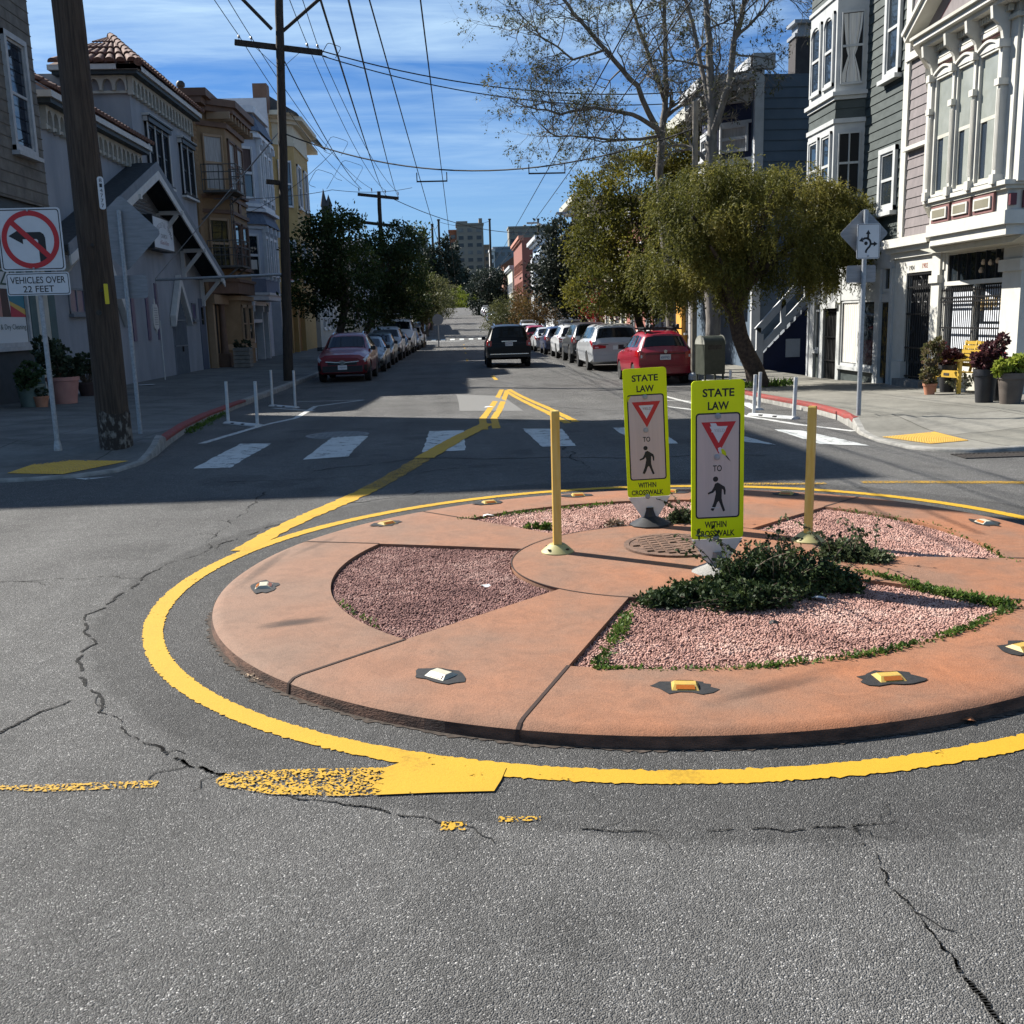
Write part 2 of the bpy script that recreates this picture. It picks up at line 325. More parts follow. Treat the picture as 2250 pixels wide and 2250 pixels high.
def thing(name,label,cat,loc=(0,0,0),group=None,local=False,rotz=0):
    o=bpy.data.objects.new(name,None);COL.objects.link(o);o.location=loc;o.rotation_euler=(0,0,rotz);o.empty_display_size=.2
    ORG[o.name]=Vector() if local else Vector(loc)
    o['label']=label;o['category']=cat
    if group: o['group']=group
    return o
def tag(o,label,cat,group=None):
    o['label']=label;o['category']=cat
    if group: o['group']=group
    return o
def structure(o): o['kind']='structure';return o
def stuff(o): o['kind']='stuff';return o
def dup(root,loc,rotz=None,label=None,paintmat=None,bodymat=None):
    r=root.copy();COL.objects.link(r);r.location=loc
    if rotz is not None: r.rotation_euler=(r.rotation_euler[0],r.rotation_euler[1],rotz)
    if label: r['label']=label
    for ch in list(root.children):
        c=ch.copy();COL.objects.link(c);c.parent=r
        if bodymat is not None and ch.data and len(ch.data.materials) and ch.data.materials[0]==paintmat:
            c.material_slots[0].link='OBJECT';c.material_slots[0].material=bodymat
        for g in list(ch.children):
            d=g.copy();COL.objects.link(d);d.parent=c
            if bodymat is not None and g.data and len(g.data.materials) and g.data.materials[0]==paintmat:
                d.material_slots[0].link='OBJECT';d.material_slots[0].material=bodymat
    return r
# ------------------------------------------------------------------ shared materials
M_ASPH=asphalt()
M_YEL=paint('yellow_road_paint',(.43,.25,.014),wear=.31,scale=5,fine=.16)
M_YELW=paint('worn_yellow_paint',(.42,.24,.016),wear=.50,scale=7,fine=.55)
M_YELD=paint('faded_yellow_paint',(.34,.20,.025),wear=.43,scale=6,fine=.5)
M_WHT=paint('white_road_paint',(.47,.48,.46),wear=.40,scale=6)
M_WHL=paint('white_line_paint',(.44,.44,.42),wear=.40,scale=10)
M_CRACK=mat('crack_filler',(.006,.006,.006),(.016,.015,.013),scale=40,rough=.95)
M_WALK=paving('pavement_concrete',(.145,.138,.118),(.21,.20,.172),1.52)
M_WALKD=paving('shaded_pavement_concrete',(.085,.085,.08),(.15,.15,.14),1.52)  # darker copy for the near left pavement, its shade put into the colour
M_KERB=mat('kerb_concrete',(.16,.155,.14),(.28,.27,.245),scale=6,rough=.9,bump=.4,bscale=90,world=True)
M_REDK=mat('red_kerb_paint',(.20,.026,.02),(.13,.065,.055),scale=9,rough=.8,bump=.3,bscale=80,world=True,lo=.45,hi=.75)
def terracotta():
    m=mat('terracotta_concrete',(.185,.10,.062),(.275,.108,.048),scale=1.6,rough=.85,bump=.22,bscale=170,world=True,detail=10,lo=.36,hi=.62);t=m.node_tree;p=t.nodes['Principled BSDF']
    # older, greyer panels at the west side of the island; fine mottling and pores everywhere
    po=N(t,'ShaderNodeNewGeometry').outputs['Position'];sx=N(t,'ShaderNodeSeparateXYZ');t.links.new(po,sx.inputs[0])
    r=ramp(t,[(.0,1),(1,0)],None);mr=N(t,'ShaderNodeMapRange');mr.inputs[1].default_value=-1.3;mr.inputs[2].default_value=1.6;t.links.new(sx.outputs[0],mr.inputs[0]);t.links.new(mr.outputs[0],r.inputs[0])
    src=p.inputs['Base Color'].links[0].from_socket;mx=N(t,'ShaderNodeMixRGB');mx.inputs[2].default_value=(.165,.106,.074,1)
    f=N(t,'ShaderNodeMath',operation='MULTIPLY');t.links.new(r.outputs[0],f.inputs[0]);f.inputs[1].default_value=.75;t.links.new(f.outputs[0],mx.inputs[0]);t.links.new(src,mx.inputs[1])
    n=N(t,'ShaderNodeTexNoise');n.inputs['Scale'].default_value=95;n.inputs['Detail'].default_value=5;n.inputs['Roughness'].default_value=.75;t.links.new(po,n.inputs['Vector']);rr=ramp(t,[(.28,.70),(.5,1.0),(.74,1.22)],n.outputs[0])
    n2=N(t,'ShaderNodeTexNoise');n2.inputs['Scale'].default_value=6;n2.inputs['Detail'].default_value=8;n2.inputs['Roughness'].default_value=.7;n2.inputs['Distortion'].default_value=1.2;t.links.new(po,n2.inputs['Vector']);r2=ramp(t,[(.32,.80),(.55,1.02),(.75,1.1)],n2.outputs[0])
    prev=mx.outputs[0]
    # tyre scuffs and a worn smudge rubbed into the surface
    stains=[]
    for (a,b,wd,k) in(((545,1372),(748,1352),.085,.75),((500,1300),(650,1190),.06,.45),((1480,1560),(1900,1445),.07,.32),((1560,1535),(1880,1470),.05,.3),((620,1225),(760,1165),.05,.35)):
        A,B=G(*a,.09),G(*b,.09);c=(A+B)/2;L_=(B-A).length/2;an=math.atan2(B.y-A.y,B.x-A.x)
        vs_=N(t,'ShaderNodeVectorMath',operation='SUBTRACT');t.links.new(po,vs_.inputs[0]);vs_.inputs[1].default_value=(c.x,c.y,0)
        m1=N(t,'ShaderNodeMapping');m1.inputs['Rotation'].default_value=(0,0,-an);t.links.new(vs_.outputs[0],m1.inputs[0])
        m2=N(t,'ShaderNodeMapping');m2.inputs['Scale'].default_value=(1/L_,1/wd,0);t.links.new(m1.outputs[0],m2.inputs[0])
        ln_=N(t,'ShaderNodeVectorMath',operation='LENGTH');t.links.new(m2.outputs[0],ln_.inputs[0])
        m3=N(t,'ShaderNodeMapping');m3.inputs['Scale'].default_value=(5,60,1);t.links.new(m1.outputs[0],m3.inputs[0])
        nz=N(t,'ShaderNodeTexNoise');nz.inputs['Scale'].default_value=1;nz.inputs['Detail'].default_value=6;nz.inputs['Roughness'].default_value=.7;t.links.new(m3.outputs[0],nz.inputs['Vector'])
        ml=N(t,'ShaderNodeMath',operation='MULTIPLY_ADD');t.links.new(nz.outputs[0],ml.inputs[0]);ml.inputs[1].default_value=.9;t.links.new(ln_.outputs[1],ml.inputs[2])
        rs_=ramp(t,[(.78,1-k),(1.0,1-k*.6),(1.35,1)],None);hf=N(t,'ShaderNodeMath',operation='MULTIPLY');t.links.new(ml.outputs[0],hf.inputs[0]);hf.inputs[1].default_value=.7;t.links.new(hf.outputs[0],rs_.inputs[0]);rs_.color_ramp.elements[0].position=.5;rs_.color_ramp.elements[1].position=.72;rs_.color_ramp.elements[2].position=.92
        stains.append(rs_)
    for x in[rr,r2]+stains:
        q=N(t,'ShaderNodeMixRGB',blend_type='MULTIPLY');q.inputs[0].default_value=1;t.links.new(prev,q.inputs[1]);t.links.new(x.outputs[0],q.inputs[2]);prev=q.outputs[0]
    t.links.new(prev,p.inputs['Base Color']);return m
M_TERRA=terracotta()
M_KFACE=mat('grimy_shaded_kerb_face',(.045,.026,.018),(.15,.078,.05),scale=7,rough=.9,bump=.4,bscale=70,world=True,stretch=(1,1,3))  # grime brown, with the shade on the kerb face also painted into it
M_SCUFF=mat('rubber_scuffed_concrete',(.085,.062,.052),(.17,.095,.062),scale=24,rough=.85,world=True,lo=.4,hi=.6,stretch=(1,2.5,1))
M_JOINT=mat('dark_joint_gap',(.035,.02,.015),rough=.95)  # plain dark colour of the joints, bolt holes and drain void
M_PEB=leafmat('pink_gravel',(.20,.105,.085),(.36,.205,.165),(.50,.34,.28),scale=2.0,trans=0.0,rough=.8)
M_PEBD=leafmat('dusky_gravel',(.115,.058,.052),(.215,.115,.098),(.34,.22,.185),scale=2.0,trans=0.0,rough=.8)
M_SOIL=mat('gravel_soil',(.13,.07,.055),(.22,.125,.10),scale=60,rough=1)
M_RUST=mat('rusty_iron',(.10,.062,.045),(.19,.115,.08),scale=22,rough=.8,metal=.25,bump=.3,bscale=120)
M_IRON=mat('dark_iron',(.035,.033,.032),(.06,.055,.05),scale=30,rough=.6,metal=.5)
M_BLACK=mat('black_plastic',(.015,.015,.016),rough=.55)
M_TAR=mat('black_adhesive',(.009,.009,.009),(.02,.019,.019),scale=40,rough=.7)
M_AMBER=mat('amber_lens',(.42,.12,.01),(.34,.09,.006),scale=120,rough=.25,spec=.7)
M_STUDY=mat('yellow_stud_plastic',(.44,.29,.055),(.34,.23,.065),scale=30,rough=.5)
M_STUDW=mat('cream_stud_plastic',(.44,.41,.31),(.36,.33,.25),scale=30,rough=.5)
M_POSTY=mat('yellow_post_plastic',(.62,.45,.14),(.56,.34,.06),scale=4,rough=.5,stretch=(8,8,1))
M_POSTB=mat('pale_yellow_base',(.37,.33,.14),(.30,.26,.12),scale=9,rough=.6)
M_LIME=mat('fluorescent_lime',(.62,.70,.0),(.58,.65,.0),scale=5,rough=.45,trans=.28)
M_LIMEE=mat('lime_edge',(.45,.52,.05),rough=.5)
M_SIGNW=mat('sign_white',(.60,.49,.44),(.53,.44,.395),scale=3,rough=.5,trans=.15,stretch=(14,14,.6))
M_PLATEW=mat('white_plastic',(.70,.68,.66),(.58,.56,.54),scale=7,rough=.5,trans=.2)
M_SIGNR=mat('sign_red',(.42,.015,.02),rough=.45)
M_INK=mat('sign_black',(.008,.008,.009),rough=.5)
M_GALV=mat('galvanised_steel',(.24,.255,.27),(.34,.355,.37),scale=30,rough=.5,metal=.4)
M_ALU=mat('bare_aluminium',(.20,.205,.215),(.26,.265,.275),scale=5,rough=.55,metal=.2,stretch=(1,1,8))
M_SHEETW=mat('reflective_white_sheet',(.55,.56,.57),(.50,.51,.52),scale=6,rough=.4)
M_FLEX=mat('white_flexible_plastic',(.50,.50,.49),(.40,.40,.39),scale=12,rough=.5)
M_FLEXG=mat('grey_reflective_band',(.42,.43,.45),rough=.35,metal=.3)
M_WOOD=mat('creosoted_wood',(.030,.020,.014),(.075,.052,.036),scale=5,rough=.9,bump=.7,bscale=10,stretch=(7,7,.45),detail=9)
M_WOODD=mat('dark_weathered_wood',(.022,.017,.014),(.05,.04,.031),scale=6,rough=.9,bump=.5,bscale=12,stretch=(8,8,.5))
M_WOODP=mat('peeling_pole_base',(.035,.026,.02),(.20,.175,.145),scale=9,rough=.9,bump=.7,bscale=20,detail=9,lo=.5,hi=.62,stretch=(2,2,1))
M_WIRE=mat('black_wire',(.012,.012,.013),rough=.6)
M_INSUL=mat('porcelain',(.20,.18,.17),rough=.3)
M_LEAFB=leafmat('island_shrub_leaves',(.012,.022,.008),(.028,.048,.014),(.075,.10,.03),scale=5,trans=.2)
M_WEED=leafmat('weed_leaves',(.03,.055,.012),(.075,.13,.02),(.15,.20,.05),scale=6)
M_STEM=mat('plant_stems',(.06,.042,.03),(.11,.085,.06),scale=20,rough=.9)
M_LITTER=leafmat('dry_litter',(.10,.06,.04),(.30,.22,.15),(.62,.56,.48),scale=9,trans=.1,rough=.9)
# ------------------------------------------------------------------ ground
def road_sheet():
    mb=MB();xs=[-700,-220,-60,-25,-14,-8,-5,-2.5,0,2.5,5,8,14,25,60,220,700]
    ys=[-120,-30]+[y*1.5 for y in range(-4,22)]+[34,40,50,60,75,95,110]+list(range(130,281,25))+[281,330,420,700,1500,4000]
    for y in ys:
        for x in xs: mb.v.append((x,y,ground_z(y) if y<=281 else 4.98-(y-280)*.004))
    n=len(xs)
    for j in range(len(ys)-1):
        for i in range(n-1): mb.f.append((j*n+i,j*n+i+1,(j+1)*n+i+1,(j+1)*n+i));mb.m.append(0)
    return structure(mb.build('road',M_ASPH,smooth=180))
road_sheet()
def g4(p,dz): return Vector((p[0],p[1],ground_z(p[1])+dz))
def sub(pts,step=.12):
    out=[]
    for a,b in zip(pts,pts[1:]):
        a,b=Vector(a),Vector(b);n=max(1,int((b-a).length/step))
        out+=[a.lerp(b,i/n) for i in range(n)]
    return out+[Vector(pts[-1])]
def strip(name,pts,w,m,dz=.004,rag=.0,step=.15,jit=0.,w2=None):
    """painted line / crack following ground points, with slightly ragged edges"""
    rng=random.Random(len(pts)*7+int(abs(pts[0][0])*100))
    P=sub([(p[0],p[1],0) for p in pts],step);mb=MB();k=len(P)
    for i,p in enumerate(P):
        d=(P[min(i+1,k-1)]-P[max(i-1,0)]).normalized();nn=Vector((-d.y,d.x,0));ww=w if w2 is None else w+(w2-w)*i/(k-1)
        p=p+nn*rng.uniform(-jit,jit)
        for sgn in(-1,1):
            q=p+nn*sgn*(ww/2+rng.uniform(-rag,rag));mb.v.append((q.x,q.y,ground_z(q.y)+dz))
    for i in range(k-1): mb.f.append((2*i,2*i+1,2*i+3,2*i+2));mb.m.append(0)
    return structure(mb.build(name,m))
def crack(pts,w,seed=0,gap=.06):
    """a crack: broken, forking, of uneven width"""
    rg=random.Random(seed+int(abs(pts[0][0])*50));P=[Vector((p[0],p[1],0)) for p in pts]
    for lvl in range(5):
        Q=[]
        for a,b in zip(P,P[1:]):
            d=b-a;n=Vector((-d.y,d.x,0));Q+=[a,(a+b)/2+n*rg.uniform(-.13,.13)*(1 if d.length<1.2 else .45)]
        P=Q+[P[-1]]
        if (P[1]-P[0]).length<.025: break
    mb=MB();ww=w;run=0;br=[]
    for i,(a,b) in enumerate(zip(P,P[1:])):
        ww=min(max(ww+rg.uniform(-.3,.3)*w,.25*w),1.35*w)
        if run>0: run-=1;continue
        if rg.random()<gap: run=rg.randrange(1,4);continue
        if rg.random()<.03: br.append((a,(b-a)))
        d=(b-a);d.normalize();n=Vector((-d.y,d.x,0));a2=a-d*.003;b2=b+d*.003;w0=ww*rg.uniform(.35,.65);w1=ww*rg.uniform(.35,.65)
        mb.add([g4(a2-n*w0,.0032),g4(b2-n*w1,.0032),g4(b2+n*w1*.9,.0032),g4(a2+n*w0*.9,.0032)],[(0,1,2,3)])
    for a,d in br:
        q=a.copy();d=Vector((d.x*math.cos(.9)-d.y*math.sin(.9)*rg.choice((-1,1)),d.y*.6+d.x*rg.choice((-.8,.8)),0)).normalized()
        for k in range(rg.randrange(3,8)):
            e=q+(d+rdir2(rg)*.7).normalized()*.03;n=Vector((-(e-q).y,(e-q).x,0)).normalized()*w*.2;mb.add([g4(q-n,.0031),g4(e-n,.0031),g4(e+n,.0031),g4(q+n,.0031)],[(0,1,2,3)]);q=e
    return structure(mb.build('road_crack',M_CRACK))
def rdir2(rg): a=rg.uniform(0,6.283);return Vector((math.cos(a),math.sin(a),0))
def patch(name,pts,m,dz=.004,rag=0.,step=.12):
    rng=random.Random(len(pts)+int(pts[0][1]*77));P=sub([(p[0],p[1],0) for p in pts]+[(pts[0][0],pts[0][1],0)],step)[:-1]
    mb=MB();mb.add([(p.x+rng.uniform(-rag,rag),p.y+rng.uniform(-rag,rag),ground_z(p.y)+dz) for p in P],[tuple(range(len(P)))])
    return structure(mb.build(name,m))
def GS(l,k=1.0,ox=0,oy=0): return [G(ox+x*k,oy+y*k) for x,y in l]
U=1.16460
# cracks and patch seams
for l in ([(160,1190),(148,1250),(185,1345),(260,1395),(330,1430),(385,1450),(425,1462)],[(160,1190),(215,1130),(300,1075),(390,1040),(460,1012),(640,952),(800,925)],[(395,1035),(410,1005),(470,955),(502,928)],[(-40,1099),(60,1097),(150,1093),(225,1088)],[(-20,1400),(60,1352),(135,1322)]):
    crack(GS(l,U),.012)
crack(GS([(1300,190),(1340,260),(1390,300),(1400,345),(1425,390),(1440,425),(1500,470),(1560,550),(1600,600),(1630,650),(1665,670),(1685,715),(1740,790),(1800,870),(1900,960)],.59524,1100,1700),.011)
crack(GS([(300,205),(620,215),(1000,205),(1300,190),(1460,180)],.59524,1100,1700),.006)
crack(GS([(870,175),(1000,212),(1100,247),(1300,287),(1450,312),(1600,342),(1850,366)],.569,0,1600),.011)
for l in ([(690,1035),(900,1010),(1300,1005),(1700,1000)],[(720,905),(850,900),(1000,903)],[(960,875),(1100,880),(1400,905)],[(1245,962),(1262,1010),(1290,1030)],[(480,1060),(800,1045),(1250,1012)]):
    crack(GS(l),.02)
# lighter re-laid asphalt patches further up the street
M_PATCH=mat('pale_asphalt_patch',(.125,.123,.116),(.15,.147,.138),scale=60,rough=.9,world=True,bump=.3,bscale=200)
patch('road_patch',GS([(1003,867),(1105,870),(1150,903),(1010,903),(1008,885)]),M_PATCH,.003)

# yellow circle
EC,ED=Vector((1.26,6.16,0)),Vector((.78,.62,0));EP=Vector((-.62,.78,0))
def ell(c,d,p,a,b,t): return c+d*(a*math.cos(t))+p*(b*math.sin(t))
def yellow_circle():
    rng=random.Random(3);mb=MB();n=1500
    for i in range(n):
        t=2*math.pi*i/n
        for a,b in((3.2,2.95),(3.095,2.845)):
            j=rng.uniform(-.0045,.0045)*(1 if rng.random()<.8 else 2.2);p=ell(EC,ED,EP,a+j,b+j,t);mb.v.append((p.x,p.y,ground_z(p.y)+.004))
    for i in range(n): k=(i+1)%n;mb.f.append((2*i,2*i+1,2*k+1,2*k));mb.m.append(0)
    structure(mb.build('yellow_circle_line',M_YEL))
yellow_circle()
strip('yellow_line',GS([(455,1040),(520,1003),(580,975),(640,950),(700,923)],U),.15,M_YEL,.0045,rag=.014,w2=.19,step=.05)
strip('yellow_line',GS([(700,923),(745,897),(800,865)],U),.2,M_YELD,.0045,rag=.02)
strip('yellow_line',GS([(800,865),(860,830),(920,800)],U),.24,M_YEL,.009,rag=.01)
Q=lambda l:GS(l,.28468,650,600)
for l in ([(1455,1210),(1440,1130),(1490,1060),(1590,900)],[(1550,1200),(1530,1120),(1570,1060),(1630,905)]): strip('yellow_line',Q(l),.13,M_YEL,.0045,rag=.008)
for l in ([(1628,915),(1932,1072),(2100,1160)],[(1645,898),(1932,1036),(2165,1150)]): strip('yellow_line',Q(l),.13,M_YEL,.0045,rag=.008)
strip('yellow_line',Q([(1548,825),(1515,793)]),.13,M_YEL,.0045)
K2=lambda l:GS(l,.36232,450,1400)
patch('yellow_tongue',K2([(1100,797),(1150,784),(1265,736),(1500,765),(1830,797),(1800,870),(1750,940),(1400,955),(1040,965),(1075,945),(1020,925),(1085,905),(1030,885),(1090,868),(1045,850),(1100,830),(1060,812)]),M_YEL,.0065,.006)
patch('yellow_tongue',K2([(55,880),(130,830),(400,815),(1100,797),(1100,962),(800,975),(400,960),(100,910)]),M_YELW,.0055,.005)
strip('yellow_line',GS([(0,235),(200,232),(400,225),(610,215)],.569,0,1600),.05,M_YELW,.0045,rag=.012)
strip('yellow_line',GS([(-300,246),(0,236)],.569,0,1600),.05,M_YELW,.0045,rag=.012)
strip('yellow_line',GS([(870,178),(1300,178),(1932,182),(2600,190)],.33644,1600,1000),.13,M_YELD,.0045,rag=.012)
strip('yellow_line',GS([(100,192),(440,192),(640,190)],.33644,1600,1000),.10,M_YELW,.0085,rag=.012)
strip('yellow_line',GS([(940,1548),(1020,1547)],U),.03,M_YELW,.0045,rag=.008)
strip('yellow_line',GS([(832,1560),(880,1560)],U),.04,M_YELW,.0045,rag=.01)
# zebra bars
for l in ([(425,1030),(530,975),(597,975),(506,1028)],[(665.6,1010.5),(732.5,960),(809.4,958.7),(763.9,1003.7)],[(927.6,994.3),(943.2,947.9),(1020.1,945.9),(1023,990)],[(1148,942),(1235,943),(1265,980),(1190,982)],[(1345,940),(1440,940),(1490,975),(1400,977)],[(1562,958),(1640,960),(1705,978),(1620,970)],[(1700,944),(1760,946),(1913,980),(1800,976)],[(1993.4,981),(2015.5,981),(2071.5,987.5),(2045,987.5)],[(165,1052),(215,1050),(250,1047),(190,1055)]):
    patch('crosswalk_bar',GS(l),M_WHT,.004,.012)
for l in ([(443,975),(581,934),(650,919),(693,893),(799,879)],[(653,883),(758,880),(799,879)],[(600,897),(690,903)]): strip('white_line',GS(l),.12,M_WHL,.004,rag=.008)
for l in ([(1450,868),(1640,915),(1746,932),(1877,948)],[(1450,880),(1640,884)],[(1460,893),(1640,915)]): strip('white_line',GS(l),.12,M_WHL,.004,rag=.008)
# far crossing
for i in range(12): patch('crosswalk_bar',[(-4.6+i*.92,99.0),(-4.15+i*.92,99.0),(-4.15+i*.92,101.8),(-4.6+i*.92,101.8)],M_WHT,.004)
strip('white_line',[(-5,97.2),(.3,97.2)],.35,M_WHL,.004)
for i in range(4): strip('yellow_line',[(.35,50+i*11),(.35,53+i*11)],.12,M_YELD,.0045)
# manhole in the road
def disc_cover(name,c,r,m,label,treads=True,z=.012):
    t=thing(name,label,'manhole cover',c)
    mb=MB();mb.lathe([(r*1.14,0),(r*1.14,z*.9),(r*1.02,z*.9),(r*1.01,z*.3),(r,z*.3),(r,z*.7),(0.001,z*.7)],c,40,cap=False);mb.build('cover_frame',m,t,35)
    mb=MB();n=9;s=2*r/n
    for i in range(n):
        for j in range(-1,n+1):
            x=-r+(i+.5)*s;y=-r+(j+.5)*s+(s/2 if i%2 else 0)
            if math.hypot(x,y)<r*.9 and not(abs(x)<s*.4 and abs(y)<s*.4): mb.obox((c[0]+x,c[1]+y,c[2]+z*.8),(s*.36,s*.06,0),(-s*.06,s*.33,0),(0,0,z*.5))
    mb.build('tread_pattern',m,t)
    return t
c=G(742,957);disc_cover('manhole_cover',(c.x,c.y,c.z),.42,mat('grey_iron',(.12,.12,.12),(.2,.2,.19),scale=20,rough=.7,metal=.3),'round iron manhole cover in the shaded road beside a white crosswalk bar')
# ------------------------------------------------------------------ traffic island
IC=Vector((1.25,6.03,0));ID=Vector((.83,.557,0)).normalized();IP=Vector((-ID.y,ID.x,0));IZ=.07
def isl(r,t,z=IZ):
    x,y=r*math.cos(t),r*math.sin(t);v=Vector((x,y,0));return Vector((IC.x,IC.y,0))+ID*(v.dot(ID)*1.042)+IP*(v.dot(IP)*.957)+Vector((0,0,z+.03*(1-min(r/2.6,1)**2)))
BEDS=[(156.3,223.0),(69.5,129.3),(-12.0,44.2),(-111.4,-38.3)]
RI,RO,RK=.965,2.03,2.60
isle=thing('traffic_island','round terracotta concrete traffic island with pink gravel beds and spoke paths','traffic island',(IC.x,IC.y,0))
def island():
    mb=MB();kf=MB();step=1.0;angs=[]
    cuts=sorted({a%360 for b in BEDS for a in b});grid=[i*2.0 for i in range(180)]
    angs=sorted(set([a for a in grid if all(abs(a-c)>.9 for c in cuts)]+cuts));n=len(angs)
    rs=[.02,.6,RI,1.4,1.75,RO,2.3,RK];edge=[(2.635,-.006),(2.66,-.022),(2.67,-.075)]
    def inbed(a): return any((a-b0)%360<(b1-b0)%360-1e-6 for b0,b1 in BEDS)
    idx={}
    for i,a in enumerate(angs):
        for j,r in enumerate(rs): idx[i,j]=len(mb.v);mb.v.append(isl(r,R_(a)))
        for j,(r,dz) in enumerate(edge): idx[i,len(rs)+j]=len(mb.v);p=isl(r,R_(a));mb.v.append((p.x,p.y,max(IZ+dz,-.02)))
    nr=len(rs)+len(edge)
    for i in range(n):
        k=(i+1)%n;bed=inbed((angs[i]+((angs[k]-angs[i])%360)/2)%360)
        for j in range(nr-1):
            if bed and 2<=j<=4: continue
            if j>=len(rs)+1:
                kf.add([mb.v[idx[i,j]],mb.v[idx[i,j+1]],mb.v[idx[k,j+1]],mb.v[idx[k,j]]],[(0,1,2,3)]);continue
            mb.f.append((idx[i,j],idx[i,j+1],idx[k,j+1],idx[k,j]));mb.m.append(0)
        if bed:
            for j in(2,5):
                a,b=mb.v[idx[i,j]],mb.v[idx[k,j]];q=len(mb.v);mb.v+=[(a[0],a[1],IZ-.06),(b[0],b[1],IZ-.06)];mb.f.append((idx[i,j],idx[k,j],q+1,q));mb.m.append(0)
    for b in BEDS:
        for a in b:
            i=min(range(n),key=lambda q:abs(angs[q]-a%360))
            for j in(2,3,4):
                p,s=mb.v[idx[i,j]],mb.v[idx[i,j+1]];q=len(mb.v);mb.v+=[(p[0],p[1],IZ-.06),(s[0],s[1],IZ-.06)];mb.f.append((idx[i,j],idx[i,j+1],q+1,q));mb.m.append(0)
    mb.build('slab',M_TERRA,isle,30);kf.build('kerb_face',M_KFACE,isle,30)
    # dirt collected at the foot of the kerb
    rgd=random.Random(12);dm=MB();nd=520
    for i in range(nd+1):
        a=R_(150+250*i/nd);w0=rgd.uniform(.0,.022)*(1 if i%3 else 0);p0=isl(2.655,a);p1=isl(2.675+w0+.012*(.5+.5*math.sin(i*.37)),a);dm.v+=[(p0.x,p0.y,ground_z(p0.y)+.003),(p1.x,p1.y,ground_z(p1.y)+.003)]
    for i in range(nd): dm.f.append((2*i,2*i+1,2*i+3,2*i+2));dm.m.append(0)
    structure(dm.build('gutter_dirt',mat('gutter_soil',(.02,.015,.011),(.07,.052,.04),scale=40,rough=1,world=True)))
    # joints between hub, spokes and rim
    mb=MB()
    def ln(r0,r1,a,w=.012):
        if r1>2.6:
            A=[isl(r0,R_(a),IZ+.003),isl(2.60,R_(a),IZ+.003),isl(2.637,R_(a),IZ-.003),isl(2.663,R_(a),IZ-.02),isl(2.673,R_(a),IZ-.07)];A[2].z,A[3].z,A[4].z=IZ-.003,IZ-.02,IZ-.07
            d=(A[1]-A[0]).normalized();s=Vector((-d.y,d.x,0))*w/2
            for u_,v_ in zip(A,A[1:]): mb.quad(u_-s,v_-s,v_+s,u_+s)
            return
        p,q=isl(r0,R_(a),IZ+.003),isl(r1,R_(a),IZ+.003);d=(q-p).normalized();s=Vector((-d.y,d.x,0))*w/2;mb.quad(p-s,q-s,q+s,p+s)
    for b in BEDS:
        for a in b: ln(RO,2.65,a,.016)
    for k in range(180):
        a0,a1=R_(2*k),R_(2*k+2);mb.quad(isl(RI-.004,a0,IZ+.003),isl(RI+.005,a0,IZ+.003),isl(RI+.005,a1,IZ+.003),isl(RI-.004,a1,IZ+.003))
    mb.build_each('expansion_joint',M_JOINT,isle)
    rng=random.Random(5)
    for bi,(a0,a1) in enumerate(BEDS):
        mb=MB();k=36;d=(a1-a0)%360
        for i in range(k+1):
            a=R_(a0+d*i/k);mb.v+=[isl(RI,a,IZ-.035),isl(RO,a,IZ-.035)]
        for i in range(k): mb.f.append((2*i,2*i+1,2*i+3,2*i+2));mb.m.append(0)
        bed=mb.build('gravel_bed',M_SOIL,isle)
        mb=MB();near=bi in(0,3);cnt=24000 if near else 13000
        for _ in range(cnt):
            r=math.sqrt(rng.uniform(RI**2,RO**2));a=R_(a0+d*rng.random());r=min(max(r,RI+.012),RO-.012)
            c=isl(r,a,IZ-.028+rng.uniform(0,.007));s=rng.uniform(.0046,.0082)*(1 if near else 1.25)
            u=Vector((rng.gauss(0,1),rng.gauss(0,1),rng.gauss(0,.5))).normalized();v=u.orthogonal().normalized();v=(v+u.cross(v)*rng.uniform(-1,1)).normalized();w=u.cross(v)
            u,v,w=u*s*rng.uniform(1.05,1.6),v*s,w*s*rng.uniform(.65,.9)
            mb.add([c+u,c+v,c-u,c-v,c+w,c-w],[(0,1,4),(1,2,4),(2,3,4),(3,0,4),(1,0,5),(2,1,5),(3,2,5),(0,3,5)])
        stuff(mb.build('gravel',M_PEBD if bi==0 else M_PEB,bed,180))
island()
disc_cover('hub_manhole_cover',(1.345,6.27,.0995),.285,M_RUST,'rusty round manhole cover with raised treads in the terracotta island hub',z=.016)
